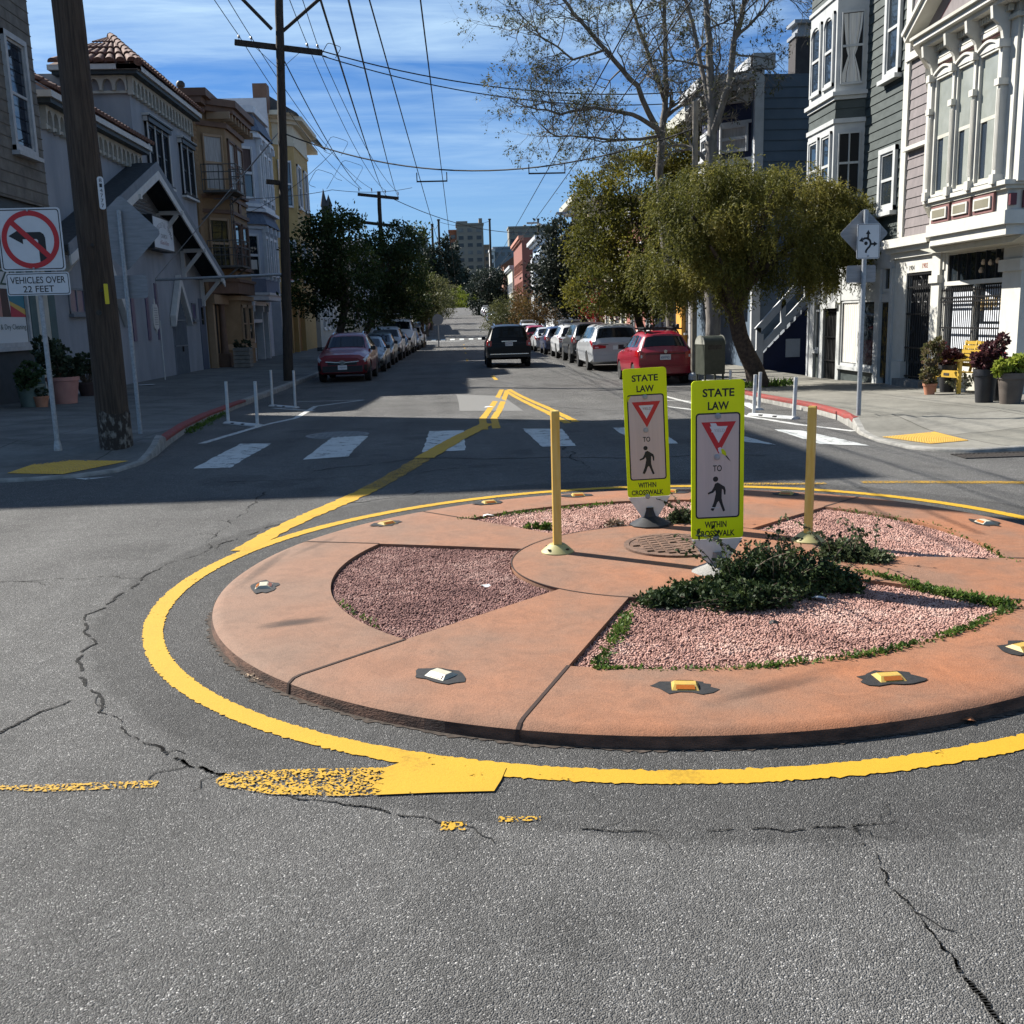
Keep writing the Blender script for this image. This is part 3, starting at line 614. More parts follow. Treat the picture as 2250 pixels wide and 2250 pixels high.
# island studs
STUDS=[((580,1290),'w','cream road stud with an orange lens at the far left of the terracotta rim'),((850,1151),'y','small yellow road stud on the rim where the slanting yellow line leaves the ring'),((1075,1105),'y','yellow road stud on the back rim left of the left yellow post'),((1270,1089),'y','yellow road stud on the back rim right of the left yellow post'),((1474,1081),'y','yellow road stud on the back rim seen beside the rear yield sign'),((1728,1086),'y','amber road stud on the back rim left of the right yellow post'),((2164,1149),'w','cream road stud on the right back rim beyond the gravel wedge'),((970,1485),'w','cream white road stud on a black patch at the front left of the rim'),((1505,1510),'y','yellow road stud with amber lens on a wide black patch below the front gravel bed'),((1953,1491),'y','yellow road stud with amber lens on the front right of the rim'),((2248,1425),'y','yellow road stud at the right edge of the photo on a large black patch')]
def studs():
    rng=random.Random(9)
    for (px,col,lab) in STUDS:
        c=G(px[0],px[1],IZ+.005);d=(c-Vector((IC.x,IC.y,0)));a=math.atan2(d.y,d.x);t=thing('road_stud',lab,'road stud',(c.x,c.y,IZ+.006),'raised studs round the island rim',local=True,rotz=a+math.pi/2+rng.uniform(-.25,.25))
        mb=MB();n=18;mb.add([((.125+rng.uniform(-.03,.04))*math.cos(2*math.pi*k/n),(.082+rng.uniform(-.018,.022))*math.sin(2*math.pi*k/n),.003) for k in range(n)],[tuple(range(n))]);mb.build('adhesive_patch',M_TAR,t)
        mb=MB();L,W,h=.055,.048,.017
        b=[(-L,-W),(L,-W),(L,W),(-L,W)];tp=[(-L*.8,-W*.42),(L*.8,-W*.42),(L*.8,W*.42),(-L*.8,W*.42)]
        mb.add([(x,y,.003) for x,y in b]+[(x,y,.003+h) for x,y in tp],[(4,5,6,7),(0,1,5,4),(1,2,6,5),(2,3,7,6),(3,0,4,7)])
        mb.build('stud_body',M_STUDW if col=='w' else M_STUDY,t)
        mb=MB()
        for sg in(-1,1):
            p=[Vector((-L*.72,sg*W*.9,.007)),Vector((L*.72,sg*W*.9,.007)),Vector((L*.66,sg*W*.52,.019)),Vector((-L*.66,sg*W*.52,.019))]
            mb.add([(v.x,v.y+sg*.002,v.z+.001) for v in p],[(0,1,2,3)])
        mb.build_each('lens',M_AMBER,t)
studs()
# ------------------------------------------------------------------ yellow delineator posts
def delineator(px,h,rot,lean,lab):
    c=G(px[0],px[1],IZ+.02);t=thing('delineator_post',lab,'bollard',(c.x,c.y,IZ+.022),'yellow posts on the island',local=True,rotz=rot)
    mb=MB();mb.lathe([(.105,0),(.105,.012),(.085,.03),(.055,.055),(.048,.06)],(0,0,0),24);b=mb.build('base',M_POSTB,t,35)
    mb=MB()
    for k in range(4): a=R_(45+90*k);mb.lathe([(.013,0),(.013,.004)],(.082*math.cos(a),.082*math.sin(a),.033),10)
    mb.build_each('bolt_hole',M_JOINT,b)
    mb=MB();T=Matrix.Rotation(lean,4,'Y')
    prof=[(x*1.16,y*1.16) for x,y in [(-.033,-.022),(-.012,-.022),(-.008,-.008),(.008,-.008),(.012,-.022),(.033,-.022),(.033,.022),(.012,.022),(.008,.008),(-.008,.008),(-.012,.022),(-.033,.022)]]
    k=len(prof);vs=[T@Vector((x,y,z)) for z in(.05,h-.01) for x,y in prof]+[T@Vector((x*.9,y*.9,h)) for x,y in prof]
    mb.add(vs,[(i,(i+1)%k,k+(i+1)%k,k+i) for i in range(k)]+[(k+i,k+(i+1)%k,2*k+(i+1)%k,2*k+i) for i in range(k)]+[tuple(range(2*k,3*k))])
    mb.build('post',M_POSTY,t)
delineator((1225,1215),.915,R_(90),R_(0),'yellow plastic post standing left of the two state law signs')
delineator((1775,1190),.885,R_(65),R_(3.2),'yellow double ridged post leaning right beside the island shrub')
# ------------------------------------------------------------------ in-street yield signs
PED=[(200,632),(218,624),(240,638),(262,652),(268,672),(267,700),(257,700),(254,672),(245,664),(243,700),(243,722),(250,752),(266,797),(252,803),(234,757),(224,737),(214,748),(205,772),(190,797),(174,790),(192,748),(200,718),(206,690),(203,672),(188,686),(157,695),(155,686),(180,674),(194,650)]
def yield_sign(c,lab,lean,yaw,name,worn):
    t=thing(name,lab,'road sign',c,'in street yield signs on the island',local=True);t.rotation_euler=(0,lean,yaw)
    ex,ez,ey=(1,0,0),(0,0,1),0
    w,h,z0=.305,.914,.215
    P=lambda x,y:((x-218)/330*w,z0+h-(y-18)/950*h)
    base=MB()
    base.lathe([(.15,.0),(.15,.025),(.10,.05),(.045,.075),(.03,.12),(.03,.14)],(0,.0,-.005),10);base.build('base',M_BLACK if not worn else M_KERB,t,30)
    mb=MB();pts=[(x,y+z0+h/2) for x,y in rrect(w,h,.022)];
    mb.prism([p for p in pts],(0,-.006,0),ex,ez,-.004,.006);panel=mb.build('panel',[M_LIME],t)
    mb=MB();mb.prism([(-.148,z0+.0),(.148,z0+.0),(.15,z0+.02),(.03,.02),(-.03,.02),(-.15,z0+.02)][:0] or [(-.15,z0-.003),(-.035,.03),(.035,.03),(.15,z0-.003)],(0,-.004,0),ex,ez,-.004,.006);mb.build('tapered_foot',M_PLATEW,t)
    # faces (towards -y): frame o,x,z has normal -y, so t grows towards the viewer
    F0=(0,-.012,0)
    zc=z0+h-(525-18)/950*h;ih=(842-208)/950*h;iw=(357-77)/330*w
    mb=MB();mb.prism([(x,y+zc) for x,y in rrect(iw,ih,.02)],F0,ex,ez,.0006);mb.build('panel_border',M_INK,panel)
    mb=MB();mb.prism([(x,y+zc) for x,y in rrect(iw-.017,ih-.017,.014)],F0,ex,ez,.0012);inner=mb.build('white_panel',M_SIGNW,panel)
    tri=[P(113,262),P(330,262),P(222,452)];k=len(tri)
    mb=MB();mb.prism(tri,F0,ex,ez,.0018);tr=mb.build('yield_triangle',M_SIGNR,inner)
    cx=sum(p[0] for p in tri)/3;cz=sum(p[1] for p in tri)/3
    mb=MB();mb.prism([(cx+(x-cx)*.52,cz+(y-cz)*.52+.004) for x,y in tri],F0,ex,ez,.0024)
    if worn:
        rg=random.Random(2);blob=[P(168,268),P(205,270),P(212,285),P(262,295),P(270,300),P(262,322),P(240,345),P(222,350),P(205,325),P(176,322),P(180,300)];mb.prism(blob,F0,ex,ez,.0026)
    mb.build('triangle_centre',M_SHEETW,inner)
    mb=MB();mb.text('YIELD',(cx+ (.004),F0[1],cz+.012),ex,ez,.062,.017,.0032);mb.build('yield_lettering',mat('faded_ink',(.34,.30,.29) if worn else (.22,.09,.08),rough=.6),inner)
    mb=MB();mb.text('TO',(P(215,0)[0],F0[1],P(0,539)[1]),ex,ez,.052,.036,.002,thick=.018);mb.build('lettering',M_INK,inner)
    mb=MB();mb.prism([P(*p) for p in PED],F0,ex,ez,.002);q=P(204,604);mb.prism(circ(.0155,20,*q),F0,ex,ez,.002);mb.build('walking_figure',M_INK,inner)
    if worn:
        mb=MB();mb.prism([P(178,772),P(200,776),P(228,775),P(226,779),P(198,781),P(176,778)],F0,ex,ez,.0028);mb.build('scratch',M_SHEETW,inner)
        mb=MB();mb.prism([P(217,418),P(232,412),P(248,425),P(240,452),P(222,440)],F0,ex,ez,.003,None,0);mb.prism([P(236,424),P(250,424),P(266,440),P(272,466),P(258,462),P(242,450)],F0,ex,ez,.0034,None,1);mb.prism([P(262,462),P(272,464),P(300,502),P(280,485)],F0,ex,ez,.0032,None,2);mb.build('torn_sticker',[M_SHEETW,M_LIME,M_IRON],inner)
    else:
        mb=MB();mb.prism([P(78,222),P(112,214),P(96,238),P(84,262)],F0,ex,ez,.0016);mb.build('scraped_corner',M_LIME,inner)
    for grp in((('STATE',90,.183,.047),('LAW',167,.122,.047)),(('WITHIN',880,.128,.037),('CROSSWALK',935,.226,.036))):
      mb=MB()
      for s,y,ww,hh in grp: mb.text(s,(P(220 if y<500 else 206,0)[0],F0[1],P(0,y)[1]),ex,ez,ww,hh,.0008,thick=.028)
      mb.build('lettering',M_INK,panel)
    mb=MB()
    for x,y in((216,228),(212,472),(206,966)):
        q=P(x,y);mb.lathe([(.0001,-.0225),(.009,-.0225),(.009,-.019),(.018,-.0175),(.018,-.014)],(q[0],0,q[1]),18,ax='y',cap=False)
    mb.build_each('bolt',M_GALV,t,40)
yield_sign((1.455,5.60,IZ+.01),'near lime STATE LAW yield sign with its red triangle scraped white',R_(-.4),R_(1),'yield_sign',True)
yield_sign((1.325,6.98,IZ+.02),'far lime STATE LAW yield sign leaning left on a black base',R_(-2.2),R_(-6),'yield_sign',False)
# ------------------------------------------------------------------ pavements and kerbs
KL=[(-60,11.0),(-20,10.95),(-9,10.95),(-6.2,10.92),(-5.3,10.93),(-4.7,10.98),(-4.25,11.13),(-3.95,11.5),(-3.88,12.2),(-4.0,13.2),(-4.25,14.6),(-4.6,16.8),(-5.0,20),(-5.35,24),(-5.55,28),(-5.55,92)]
KR=[(60,10.7),(20,10.65),(7,10.62),(6.2,10.62),(5.65,10.62),(5.3,10.8),(5.1,11.15),(5.06,11.9),(5.2,12.8),(5.42,13.6),(5.75,15),(5.98,17),(6.1,20),(6.2,21.6),(6.45,23.8),(6.75,26.5),(6.85,29),(6.85,60),(6.2,92)]
RAMPC={-1:(-4.75,11.75),1:(5.62,11.75)}
def smooth(a,b,x): t=min(max((x-a)/(b-a),0),1);return t*t*(3-2*t)
def walk_h(x,y,side):
    base=.14+.03*max(0,abs(x)-5.6) if y>14 else .14+.02*max(0,min(y-11,6))
    if side==1: base=.14+.018*max(0,abs(x)-6.1) if y>14 else .14+.012*max(0,min(y-11,6))
    r=math.hypot(x-RAMPC[side][0],y-RAMPC[side][1])
    return .03+(base-.03)*smooth(.75,2.3,r)
def wz(x,y,side): return ground_z(y)+walk_h(x,y,side)
def WP(px,py,side):
    """point of the pavement on a sight line"""
    dz=.1
    for _ in range(6): p=G(px,py,dz);dz=walk_h(p.x,p.y,side)
    return p
def pavement(K,side,cx,cy,mwalk,red):
    pts=[(p.x,p.y) for p in sub([(x,y,0) for x,y in K],.35)] if True else K
    inn=[]
    for x,y in pts: inn.append((cx,y) if y>cy else ((x,cy) if abs(x)>abs(cx) else (cx,cy)))
    mb=MB();ts=[0,.03,.07,.12,.2,.32,.5,.75,1]
    kmb=MB();rmb=MB()
    k=[]
    for (x,y),(ix,iy) in zip(pts,inn):
        d=Vector((ix-x,iy-y));d.normalize();k.append((x+d.x*.15,y+d.y*.15))
    for (x,y),(ix,iy) in zip(k,inn):
        for t in ts:
            a,b=x+(ix-x)*t,y+(iy-y)*t;mb.v.append((a,b,wz(a,b,side)))
    n=len(ts)
    for i in range(len(k)-1):
        for j in range(n-1): mb.f.append((i*n+j,i*n+j+1,(i+1)*n+j+1,(i+1)*n+j));mb.m.append(0)
    structure(mb.build('sidewalk',mwalk,smooth=40))
    def ks(mb,i0,i1,up,out):
        b=len(mb.v)
        for i in range(i0,i1+1):
            (x,y),(a,c)=pts[i],k[i];z=wz(x,y,side)+up;dx,dy=(x-a)/.15*out,(y-c)/.15*out
            mb.v+=[(a,c,wz(a,c,side)+up),(x-dx*0-(x-a)*.15,y-(y-c)*.15,z),(x+dx,y+dy,z-.02),(x+dx,y+dy,ground_z(y)-.05 if up==0 else z-.06)]
        for i in range(i1-i0):
            for j in range(3): q=b+i*4+j;mb.f.append((q,q+1,q+5,q+4));mb.m.append(0)
    ks(kmb,0,len(pts)-1,0,0);structure(kmb.build('kerb',M_KERB,smooth=50))
    i0=min(range(len(pts)),key=lambda i:abs(pts[i][1]-red[0])+ (9 if pts[i][1]<13 else 0));i1=min(range(len(pts)),key=lambda i:abs(pts[i][1]-red[1]))
    ks(rmb,i0,i1,.004,.004);structure(rmb.build('red_kerb_paint',M_REDK,smooth=50))
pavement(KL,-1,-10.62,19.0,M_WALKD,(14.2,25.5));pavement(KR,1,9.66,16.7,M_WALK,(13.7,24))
def far_block(side,kx,ix):
    mb=MB();ys=list(range(106,281,25))+[281]
    for y in ys: z=ground_z(y);mb.v+=[(kx,y,z-.05),(kx,y,z+.14),(ix,y,z+.25)]
    for i in range(len(ys)-1):
        for j in range(2): q=i*3+j;mb.f.append((q,q+1,q+4,q+3));mb.m.append(0)
    structure(mb.build('sidewalk',M_WALK))
far_block(-1,-5.55,-11);far_block(1,6.12,10)
M_TACT=mat('yellow_tactile_paving',(.56,.34,.045),(.46,.27,.05),scale=7,rough=.7)
def tactile(corners,side,lab):
    c=[Vector((x,y,0)) for x,y in corners];ctr=sum(c,Vector())/4;o=Vector((ctr.x,ctr.y,wz(ctr.x,ctr.y,side)))
    n=14;P=lambda u,v:(c[0].lerp(c[1],u)).lerp(c[3].lerp(c[2],u),v)
    mb=MB()
    def q(u,v,e=.006): p=P(u,v);return Vector((p.x,p.y,wz(p.x,p.y,side)+e))
    for i in range(n+1):
        for j in range(n+1): mb.v.append(tuple(q(i/n,j/n)))
    for i in range(n):
        for j in range(n): a=i*(n+1)+j;mb.f.append((a,a+n+1,a+n+2,a+1));mb.m.append(0)
    ob=mb.build('tactile_pad',M_TACT,at=o);tag(ob,lab,'tactile paving')
    mb=MB();k=18
    for i in range(k):
        for j in range(k):
            p=q((i+.5)/k,(j+.5)/k,.005);mb.lathe([(.017,0),(.011,.006)],p,6,cap=True)
    ORG[ob.name]=o;mb.build('truncated_domes',M_TACT,ob)
tactile([(-5.18,11.47),(-5.25,12.73),(-4.08,12.29),(-4.46,11.22)],-1,'orange yellow tactile paving pad in the shade at the left corner ramp')
tactile([(5.21,12.12),(6.07,12.5),(5.98,11.46),(5.43,11.27)],1,'sunlit yellow tactile paving pad at the right corner ramp')
# storm drain grate on the right
c=G(2215,1000);t=thing('drain_grate','dark storm drain grate in the gutter below the right kerb','drain',(c.x,c.y,c.z))
mb=MB();mb.box(c.x-.55,c.x+.5,c.y-.17,c.y-.14,c.z,c.z+.012);mb.box(c.x-.55,c.x+.5,c.y+.14,c.y+.17,c.z,c.z+.012)
for i in range(22): x=c.x-.54+i*.049;mb.box(x,x+.02,c.y-.139,c.y+.139,c.z+.001,c.z+.01)
mb.build('grate',M_IRON,t);mb=MB();mb.box(c.x-.54,c.x+.49,c.y-.138,c.y+.138,c.z+.0005,c.z+.004);mb.build('drain_void',M_JOINT,t)
# ------------------------------------------------------------------ utility poles
def wood_pole(name,base,top,r0,r1,lab,m=M_WOOD):
    t=thing(name,lab,'utility pole',base);mb=MB();base,top=Vector(base),Vector(top);n=26
    rg=random.Random(int(r0*1000));pts=[base.lerp(top,i/n) for i in range(n+1)]
    mb.tube([p+Vector((rg.gauss(0,.004),rg.gauss(0,.004),0)) for p in pts],[r0+(r1-r0)*i/n+rg.uniform(-.004,.004) for i in range(n+1)],18)
    mb.build('pole',m,t,60);return t
b1=WP(258,995,-1);P1=Vector((b1.x,b1.y,b1.z-.1))
pole1=wood_pole('utility_pole',P1,P1+Vector((-.12,.05,12.6)),.205,.150,'thick brown wooden utility pole at the left corner with a white number strip')
mb=MB();rg=random.Random(4);n=20
for ring_ in range(7):
    for k in range(n): a=2*math.pi*k/n;r=.2085+rg.uniform(-.003,.003);mb.v.append((P1.x+r*math.cos(a),P1.y+r*math.sin(a),P1.z+.08+ring_*.085+(rg.uniform(-.05,.09) if ring_==6 else 0)))
for i in range(6):
    for k in range(n): mb.f.append((i*n+k,i*n+(k+1)%n,(i+1)*n+(k+1)%n,(i+1)*n+k));mb.m.append(0)
mb.build('peeling_base',M_WOODP,pole1,60)
def on_pole(px,py,dx=0):  # front of the corner pole
    return PY(px,py,P1.y-.21)
a,b=on_pole(221,389),on_pole(229,461);L=(a-b).length
mb=MB();d=(b-a).normalized();xd=Vector((.8,-.0,.0)).normalized();ctr=(a+b)/2+Vector((-.01,-.02,0));xd=Vector((math.cos(.5),math.sin(.5),0));nrm=Vector((xd.y,-xd.x,0))
ctr+=nrm*.03
mb.prism(rrect(.075,L,.03),ctr,xd,(0,0,1),-.003,.0);st=mb.build('number_strip',M_SHEETW,pole1)
mb=MB()
for i,chr_ in enumerate('814777'): mb.text(chr_,ctr+Vector((0,0,L/2-.045-i*(L-.09)/5)),xd,(0,0,1),.032,.044,.002)
mb.build('number_lettering',M_INK,st)
a=on_pole(233,646);mb=MB();mb.prism(rrect(.05,.25,.01),a+nrm*.03,xd,(0,0,1),-.003,0);mb.build('yellow_tag',mat('tag_yellow',(.6,.48,.02),rough=.5),pole1)
mb=MB()
for px,py,r in((216,687,.035),(201,538,.022),(220,638,.02)):
    a=on_pole(px,py);mb.lathe([(.001,0),(r,0),(r*.9,.02),(r*.4,.022)],a+Vector((0,.02,0)),10,ax='y',cap=False)
mb.build_each('bolt',M_IRON,pole1)
P2=G(634,838,.12);T2=P2+Vector((.56,.15,13.2))
pole2=wood_pole('utility_pole',P2,T2,.17,.125,'dark wooden utility pole with a crossarm beside the red parked car',M_WOODD)
def at2(z): return P2.lerp(T2,(z-P2.z)/(T2.z-P2.z))
armL,armR=PY(516,93,34.75),PY(708,116,34.75)
mb=MB();mb.beam(armL,armR,.12,.17);arm2=mb.build('crossarm',M_WOODD,pole2)
def insul(p,parent,h=.16):
    mb=MB();mb.lathe([(.012,0),(.012,h*.4),(.05,h*.45),(.03,h*.6),(.045,h*.7),(.02,h),(.001,h)],p,8,cap=False);return mb.build('insulator',M_INSUL,parent,50)
pins=[armL.lerp(armR,f)+Vector((0,0,.085)) for f in(.05,.19,.83,.95)]
for p in pins: insul(p,arm2)
mb=MB();am=armL.lerp(armR,.48);pz=at2(am.z-.75)
for f in(.22,.75): q=armL.lerp(armR,f);mb.beam(q-Vector((0,.02,.05)),Vector((pz.x,pz.y-.15,pz.z)),.04,.012)
mb.build('arm_brace',M_IRON,pole2)
mb=MB()
for (a,b) in(((597,64),(515,-20)),((622,68),(722,-20))): mb.tube([PY(*a,34.7),PY(*b,34.7)],.055,8)
mb.beam(PY(480,-52,34.7),PY(760,-30,34.7),.12,.17)
mb.build_each('upper_arm_strut',M_WOODD,pole2,60)
mb=MB();q=at2(1.58+(700-413)/2190*35);mb.beam(q+Vector((-.55,-.05,.06)),q,.16,.14);mb.build('wooden_bracket',M_WOODD,pole2)
gend=Vector((-10.15,35.1,3.2));gp=at2(3.25)
mb=MB();mb.tube([gp,gend],.045,8);mb.build('guy_strut',M_GALV,pole2,60)
mb=MB();mb.tube([at2(7.9),gend+Vector((-.02,0,.04)),Vector((gend.x,gend.y,wz(gend.x,gend.y,-1)))],.014,5);mb.build('guy_wire',M_GALV,pole2)
mb=MB();q=Vector((gend.x,gend.y,0));mb.tube([q+Vector((0,0,wz(q.x,q.y,-1))),q+Vector((0,0,wz(q.x,q.y,-1)+2))],.022,6);mb.build('guy_guard',M_FLEX,pole2)
P3=Vector((PY(833,440,71).x,71,ground_z(71)));T3=P3+Vector((0,0,10.75))
pole3=wood_pole('utility_pole',P3,T3,.17,.13,'distant wooden utility pole with two crossarms rising above the left trees',M_WOODD)
mb=MB();a3,b3=PY(786,427,70.8),PY(876,436,70.8);mb.beam(a3,b3,.13,.2);a4,b4=PY(794,488,70.8),PY(862,496,70.8);mb.beam(a4,b4,.13,.2);arm3=mb.build('crossarm',M_WOODD,pole3)
pins3=[PY(789,424,70.8),PY(817,425,70.8),PY(847,429,70.8),PY(875,433,70.8)]
for p in pins3: insul(p,arm3,.35)
# pole 1 arm (above the frame, carries the wires towards us)
pins1=[Vector((P1.x+dx,P1.y,P1.z+11.2)) for dx in(-1.4,-.9,.9,1.4)]
mb=MB();mb.beam(pins1[0]-Vector((.15,0,.1)),pins1[3]+Vector((.15,0,-.1)),.12,.17);mb.build('crossarm',M_WOODD,pole1)
# ------------------------------------------------------------------ overhead wires
def wire(p,q,sag,lab,r=.014,n=18,group='overhead wires'):
    p,q=Vector(p),Vector(q);mb=MB();pts=[]
    for i in range(n+1):
        t=i/n;v=p.lerp(q,t);v.z-=sag*4*t*(1-t);pts.append(v)
    mb.tube(pts,r,5,caps=False);c=(p+q)/2;ob=mb.build('overhead_wire',M_WIRE,at=(c.x,c.y,min(p.z,q.z)));tag(ob,lab,'wire',group);return ob
nm=['outermost left','second from left','second from right','outermost right']
for i in range(4):
    wire(pins1[i]+Vector((0,0,.1)),pins[i]+Vector((0,0,.14)),.25,'power wire at top left leading to the %s near crossarm insulator'%nm[i],.012)
    wire(pins[i]+Vector((0,0,.14)),pins3[i]+Vector((0,0,.3)),.7,'power wire sloping from the %s near crossarm insulator to the distant pole'%nm[i],.013)
wire(at2(10.2),PY(794,415,71),.5,'black wire sloping from the near pole just below its crossarm to the distant pole',.02)
wire(PY(686,-60,9),pins3[2],.3,'long black wire from the top edge down to the distant pole, nearest its centre',.012)
wire(PY(752,-60,9.5),pins3[3],.3,'long black wire from the top edge to the right end of the distant crossarm',.012)
for x,l in((-1.0,'left trolley wire of the pair over the left lane'),(-.36,'right trolley wire of the pair over the left lane'),(2.45,'left trolley wire of the pair over the right lane'),(3.1,'right trolley wire of the pair over the right lane')):
    wire((x,-4,5.62),(x+(.1 if x<0 else .25),62,5.55),.04,l+', running up the street',.011,24,'trolley wires')
    wire((x+(.1 if x<0 else .25),62,5.55),(x+.3,200,7.4),.2,l+', far part beyond the second pole',.012,12,'trolley wires')
PG=WP(1524,834,1)
wire(at2(7.75),(PG.x,PG.y,6.55),1.15,'thick span wire sagging across the street holding the trolley wires',.022,24)
wire(armR+Vector((0,0,.05)),(10.6,37,9.5),.75,'upper strand of the double cable sagging from the near crossarm into the bare tree',.02,24)
wire(armR+Vector((0,0,-.1)),(10.6,37.4,9.2),.8,'lower strand of the double cable sagging from the near crossarm into the bare tree',.018,24)
wire(pins3[2],(8.4,88,8.9),1.0,'distant cable sagging across the street from the far pole to the street lamp',.025,24)
mb=MB()
wire(PX(470,437,-9.7),PY(730,417,58),.15,'service wire from the brown house towards the distant pole',.016)
wire(PY(730,417,58),(-2.8,70,10.4),.2,'service wire end piece above the left tree tops',.016)
wire(at2(7.9),PX(523,398,-9.6),.02,'pale service drop from the near pole to the brown house',.014)
wire(PX(540,470,-9.5),PY(735,330,50),.3,'thin service wire crossing in front of the yellow house',.012)
for k,(x0,x1) in enumerate(((-1.0,-.3),(2.3,3.15))):
    t=thing('span_hanger','insulated hanger bar on the span wire over the %s lane'%('left','right')[k],'wire hanger',(x0,31.5,5.7),'trolley wire hangers')
    mb=MB();mb.tube([(x0-.1,31.5+(k*-1.2),5.72),(x1+.1,31.5+(k*-1.2),5.72)],.022,6);mb.build('bar',M_WIRE,t)
    mb=MB()
    for x in(x0-.1,x1+.1): mb.tube([(x,31.5-k*1.2,5.70),(x,31.5-k*1.2,5.98)],.016,5)
    mb.build_each('drop_rod',M_WIRE,t)
def loop(px,py,d,r,lab):
    c=PY(px,py,d);mb=MB();pts=[c+Vector((r*math.cos(a)*(1+.25*math.sin(2*a)),0,r*.8*math.sin(a)+.1*r*math.cos(3*a))) for a in [k*.35-1 for k in range(16)]];mb.tube(pts,.011,4,caps=False)
    ob=mb.build('wire_loop',M_WIRE,at=c);tag(ob,lab,'wire')
loop(738,322,52,.55,'slack loop of spare wire above the yellow house cornice');loop(766,378,56,.7,'large slack loop of wire left of the distant pole');loop(706,395,50,.55,'slack loop of wire beside the yellow house bay')
loop(728,112,34.7,.28,'tangle of jumper wire at the right end of the near crossarm')
# ------------------------------------------------------------------ traffic signs
def post(t,base,h,r=.03,m=M_GALV,name='post'):
    mb=MB();mb.lathe([(r,0),(r,h),(.001,h+.005)],base,10);return mb.build(name,m,t,40)
b=WP(128,990,-1);t=thing('turn_restriction_sign','white no left turn sign with a red ring over a VEHICLES OVER 22 FEET plate','road sign',b)
zt=2.88;post(t,b,2.75,.03);mb=MB();mb.lathe([(.05,0),(.05,.03),(.035,.12)],b,10);mb.build('post_sleeve',M_GALV,t)
X,Z=(1,0,0),(0,0,1)
def plate(t,name,w,h,c,m,thick=.004,r=.04):
    mb=MB();mb.prism(rrect(w,h,r),c,X,Z,-thick,0);return mb.build(name,m,t)
c=Vector((b.x-.02,b.y-.05,b.z+zt-.37));pl=plate(t,'sign_plate',.745,.72,c,M_SHEETW)
mb=MB();mb.ring(rrect(.69,.665,.03),rrect(.712,.687,.036),c,X,Z,.001);mb.build('border',M_INK,pl)
mb=MB();S=.33
arrow=[(.17,-.27),(.17,.02),(.155,.06),(.12,.085),(-.09,.085),(-.09,.135),(-.25,.045),(-.09,-.05),(-.09,.005),(.07,.005),(.085,-.01),(.085,-.27)]
mb.prism(arrow,c,X,Z,.0015);mb.build('left_arrow',M_INK,pl)
mb=MB();mb.ring(circ(.272,48),circ(.332,48),c,X,Z,.0028);a=R_(-45);u=(math.cos(a),math.sin(a));v=(-u[1],u[0]);mb.prism([(u[0]*s*.29+v[0]*q*.031,u[1]*s*.29+v[1]*q*.031) for s,q in((-1,-1),(1,-1),(1,1),(-1,1))],c,X,Z,.0024);mb.build('red_prohibition_ring',M_SIGNR,pl)
c2=Vector((c.x+.03,c.y,c.z-.36-.015-.135));pl=plate(t,'supplementary_plate',.74,.265,c2,M_SHEETW,r=.03)
mb=MB();mb.ring(rrect(.70,.225,.02),rrect(.717,.242,.025),c2,X,Z,.001);mb.text('VEHICLES OVER',c2+Vector((0,0,.045)),X,Z,.64,.078,.0015,thick=.008);mb.text('22 FEET',c2+Vector((.0,0,-.058)),X,Z,.36,.075,.0015,thick=.008);mb.build('lettering',M_INK,pl)
mb=MB()
for z in(.33,-.33,-.49): mb.lathe([(.001,-.012),(.012,-.012),(.012,0)],(c.x,c.y,c.z+z),10,ax='y',cap=False)
mb.build_each('bolt',M_GALV,t)
b=WP(309,953,-1);t=thing('road_sign','grey backs of a diamond sign and small plate on a post behind the corner pole','road sign',b)
post(t,b,3.2,.032);zc=b.z+1.58+(700-508)/2190*15.5-b.z
def diamond(t,name,half,c,m,thick):
    mb=MB();r=half*.10;pts=[]
    for k in range(4):
        a0=R_(90*k);ux,uy=math.cos(a0),math.sin(a0);tx,ty=-uy,ux
        for q in(-1,-.4,.4,1): pts.append((ux*(half-r*(.45+.55*q*q))+tx*q*r,uy*(half-r*(.45+.55*q*q))+ty*q*r))
    mb.prism(pts,c,X,Z,-thick,0);return mb.build(name,m,t)
diamond(t,'diamond_plate',.54,Vector((b.x+.02,b.y+.045,zc)),M_ALU,.004)
mb=MB();mb.prism(rrect(.55,.33,.05),Vector((b.x+.02,b.y+.045,zc-.75)),X,Z,-.004,0);mb.build('lower_plate',M_ALU,t)
b=WP(1886,913,1);t=thing('roundabout_sign','white roundabout arrows sign in front of a grey diamond on the right pavement','road sign',b)
zb=1.58+(700-559.5)/2190*14.55;post(t,b,2.85,.033)
diamond(t,'diamond_back',.35,Vector((b.x+.0,b.y+.05,1.58+(700-545)/2190*14.6)),M_ALU,.004)
c=Vector((b.x+.03,b.y-.045,zb-.01));pl=plate(t,'sign_plate',.325,.475,c,M_SHEETW,r=.025)
mb=MB();mb.ring(rrect(.298,.448,.016),rrect(.309,.459,.02),c,X,Z,.001);mb.build('border',M_INK,pl)
mb=MB();k=.325/345;Q=lambda x,y:((x-580)*k,(612-y)*k)
mb.prism(circ(27*k,20,*Q(543,641)),c,X,Z,.0015)
def band(pts,w):
    pts=[Vector(Q(*p)) for p in pts];vs=[]
    for i,p in enumerate(pts):
        d=(pts[min(i+1,len(pts)-1)]-pts[max(i-1,0)]).normalized();n_=Vector((-d.y,d.x));vs.append((p+n_*w/2,p-n_*w/2))
    mb.ring([tuple(a) for a,_ in vs],[tuple(b_) for _,b_ in vs],c,X,Z,.0015,closed=False)
band([(545,778),(550,745),(572,715),(598,690),(612,660),(612,630),(600,600),(578,580),(550,568),(520,570),(495,585)],30*k);band([(612,652),(668,652)],28*k);band([(572,572),(572,505)],28*k)
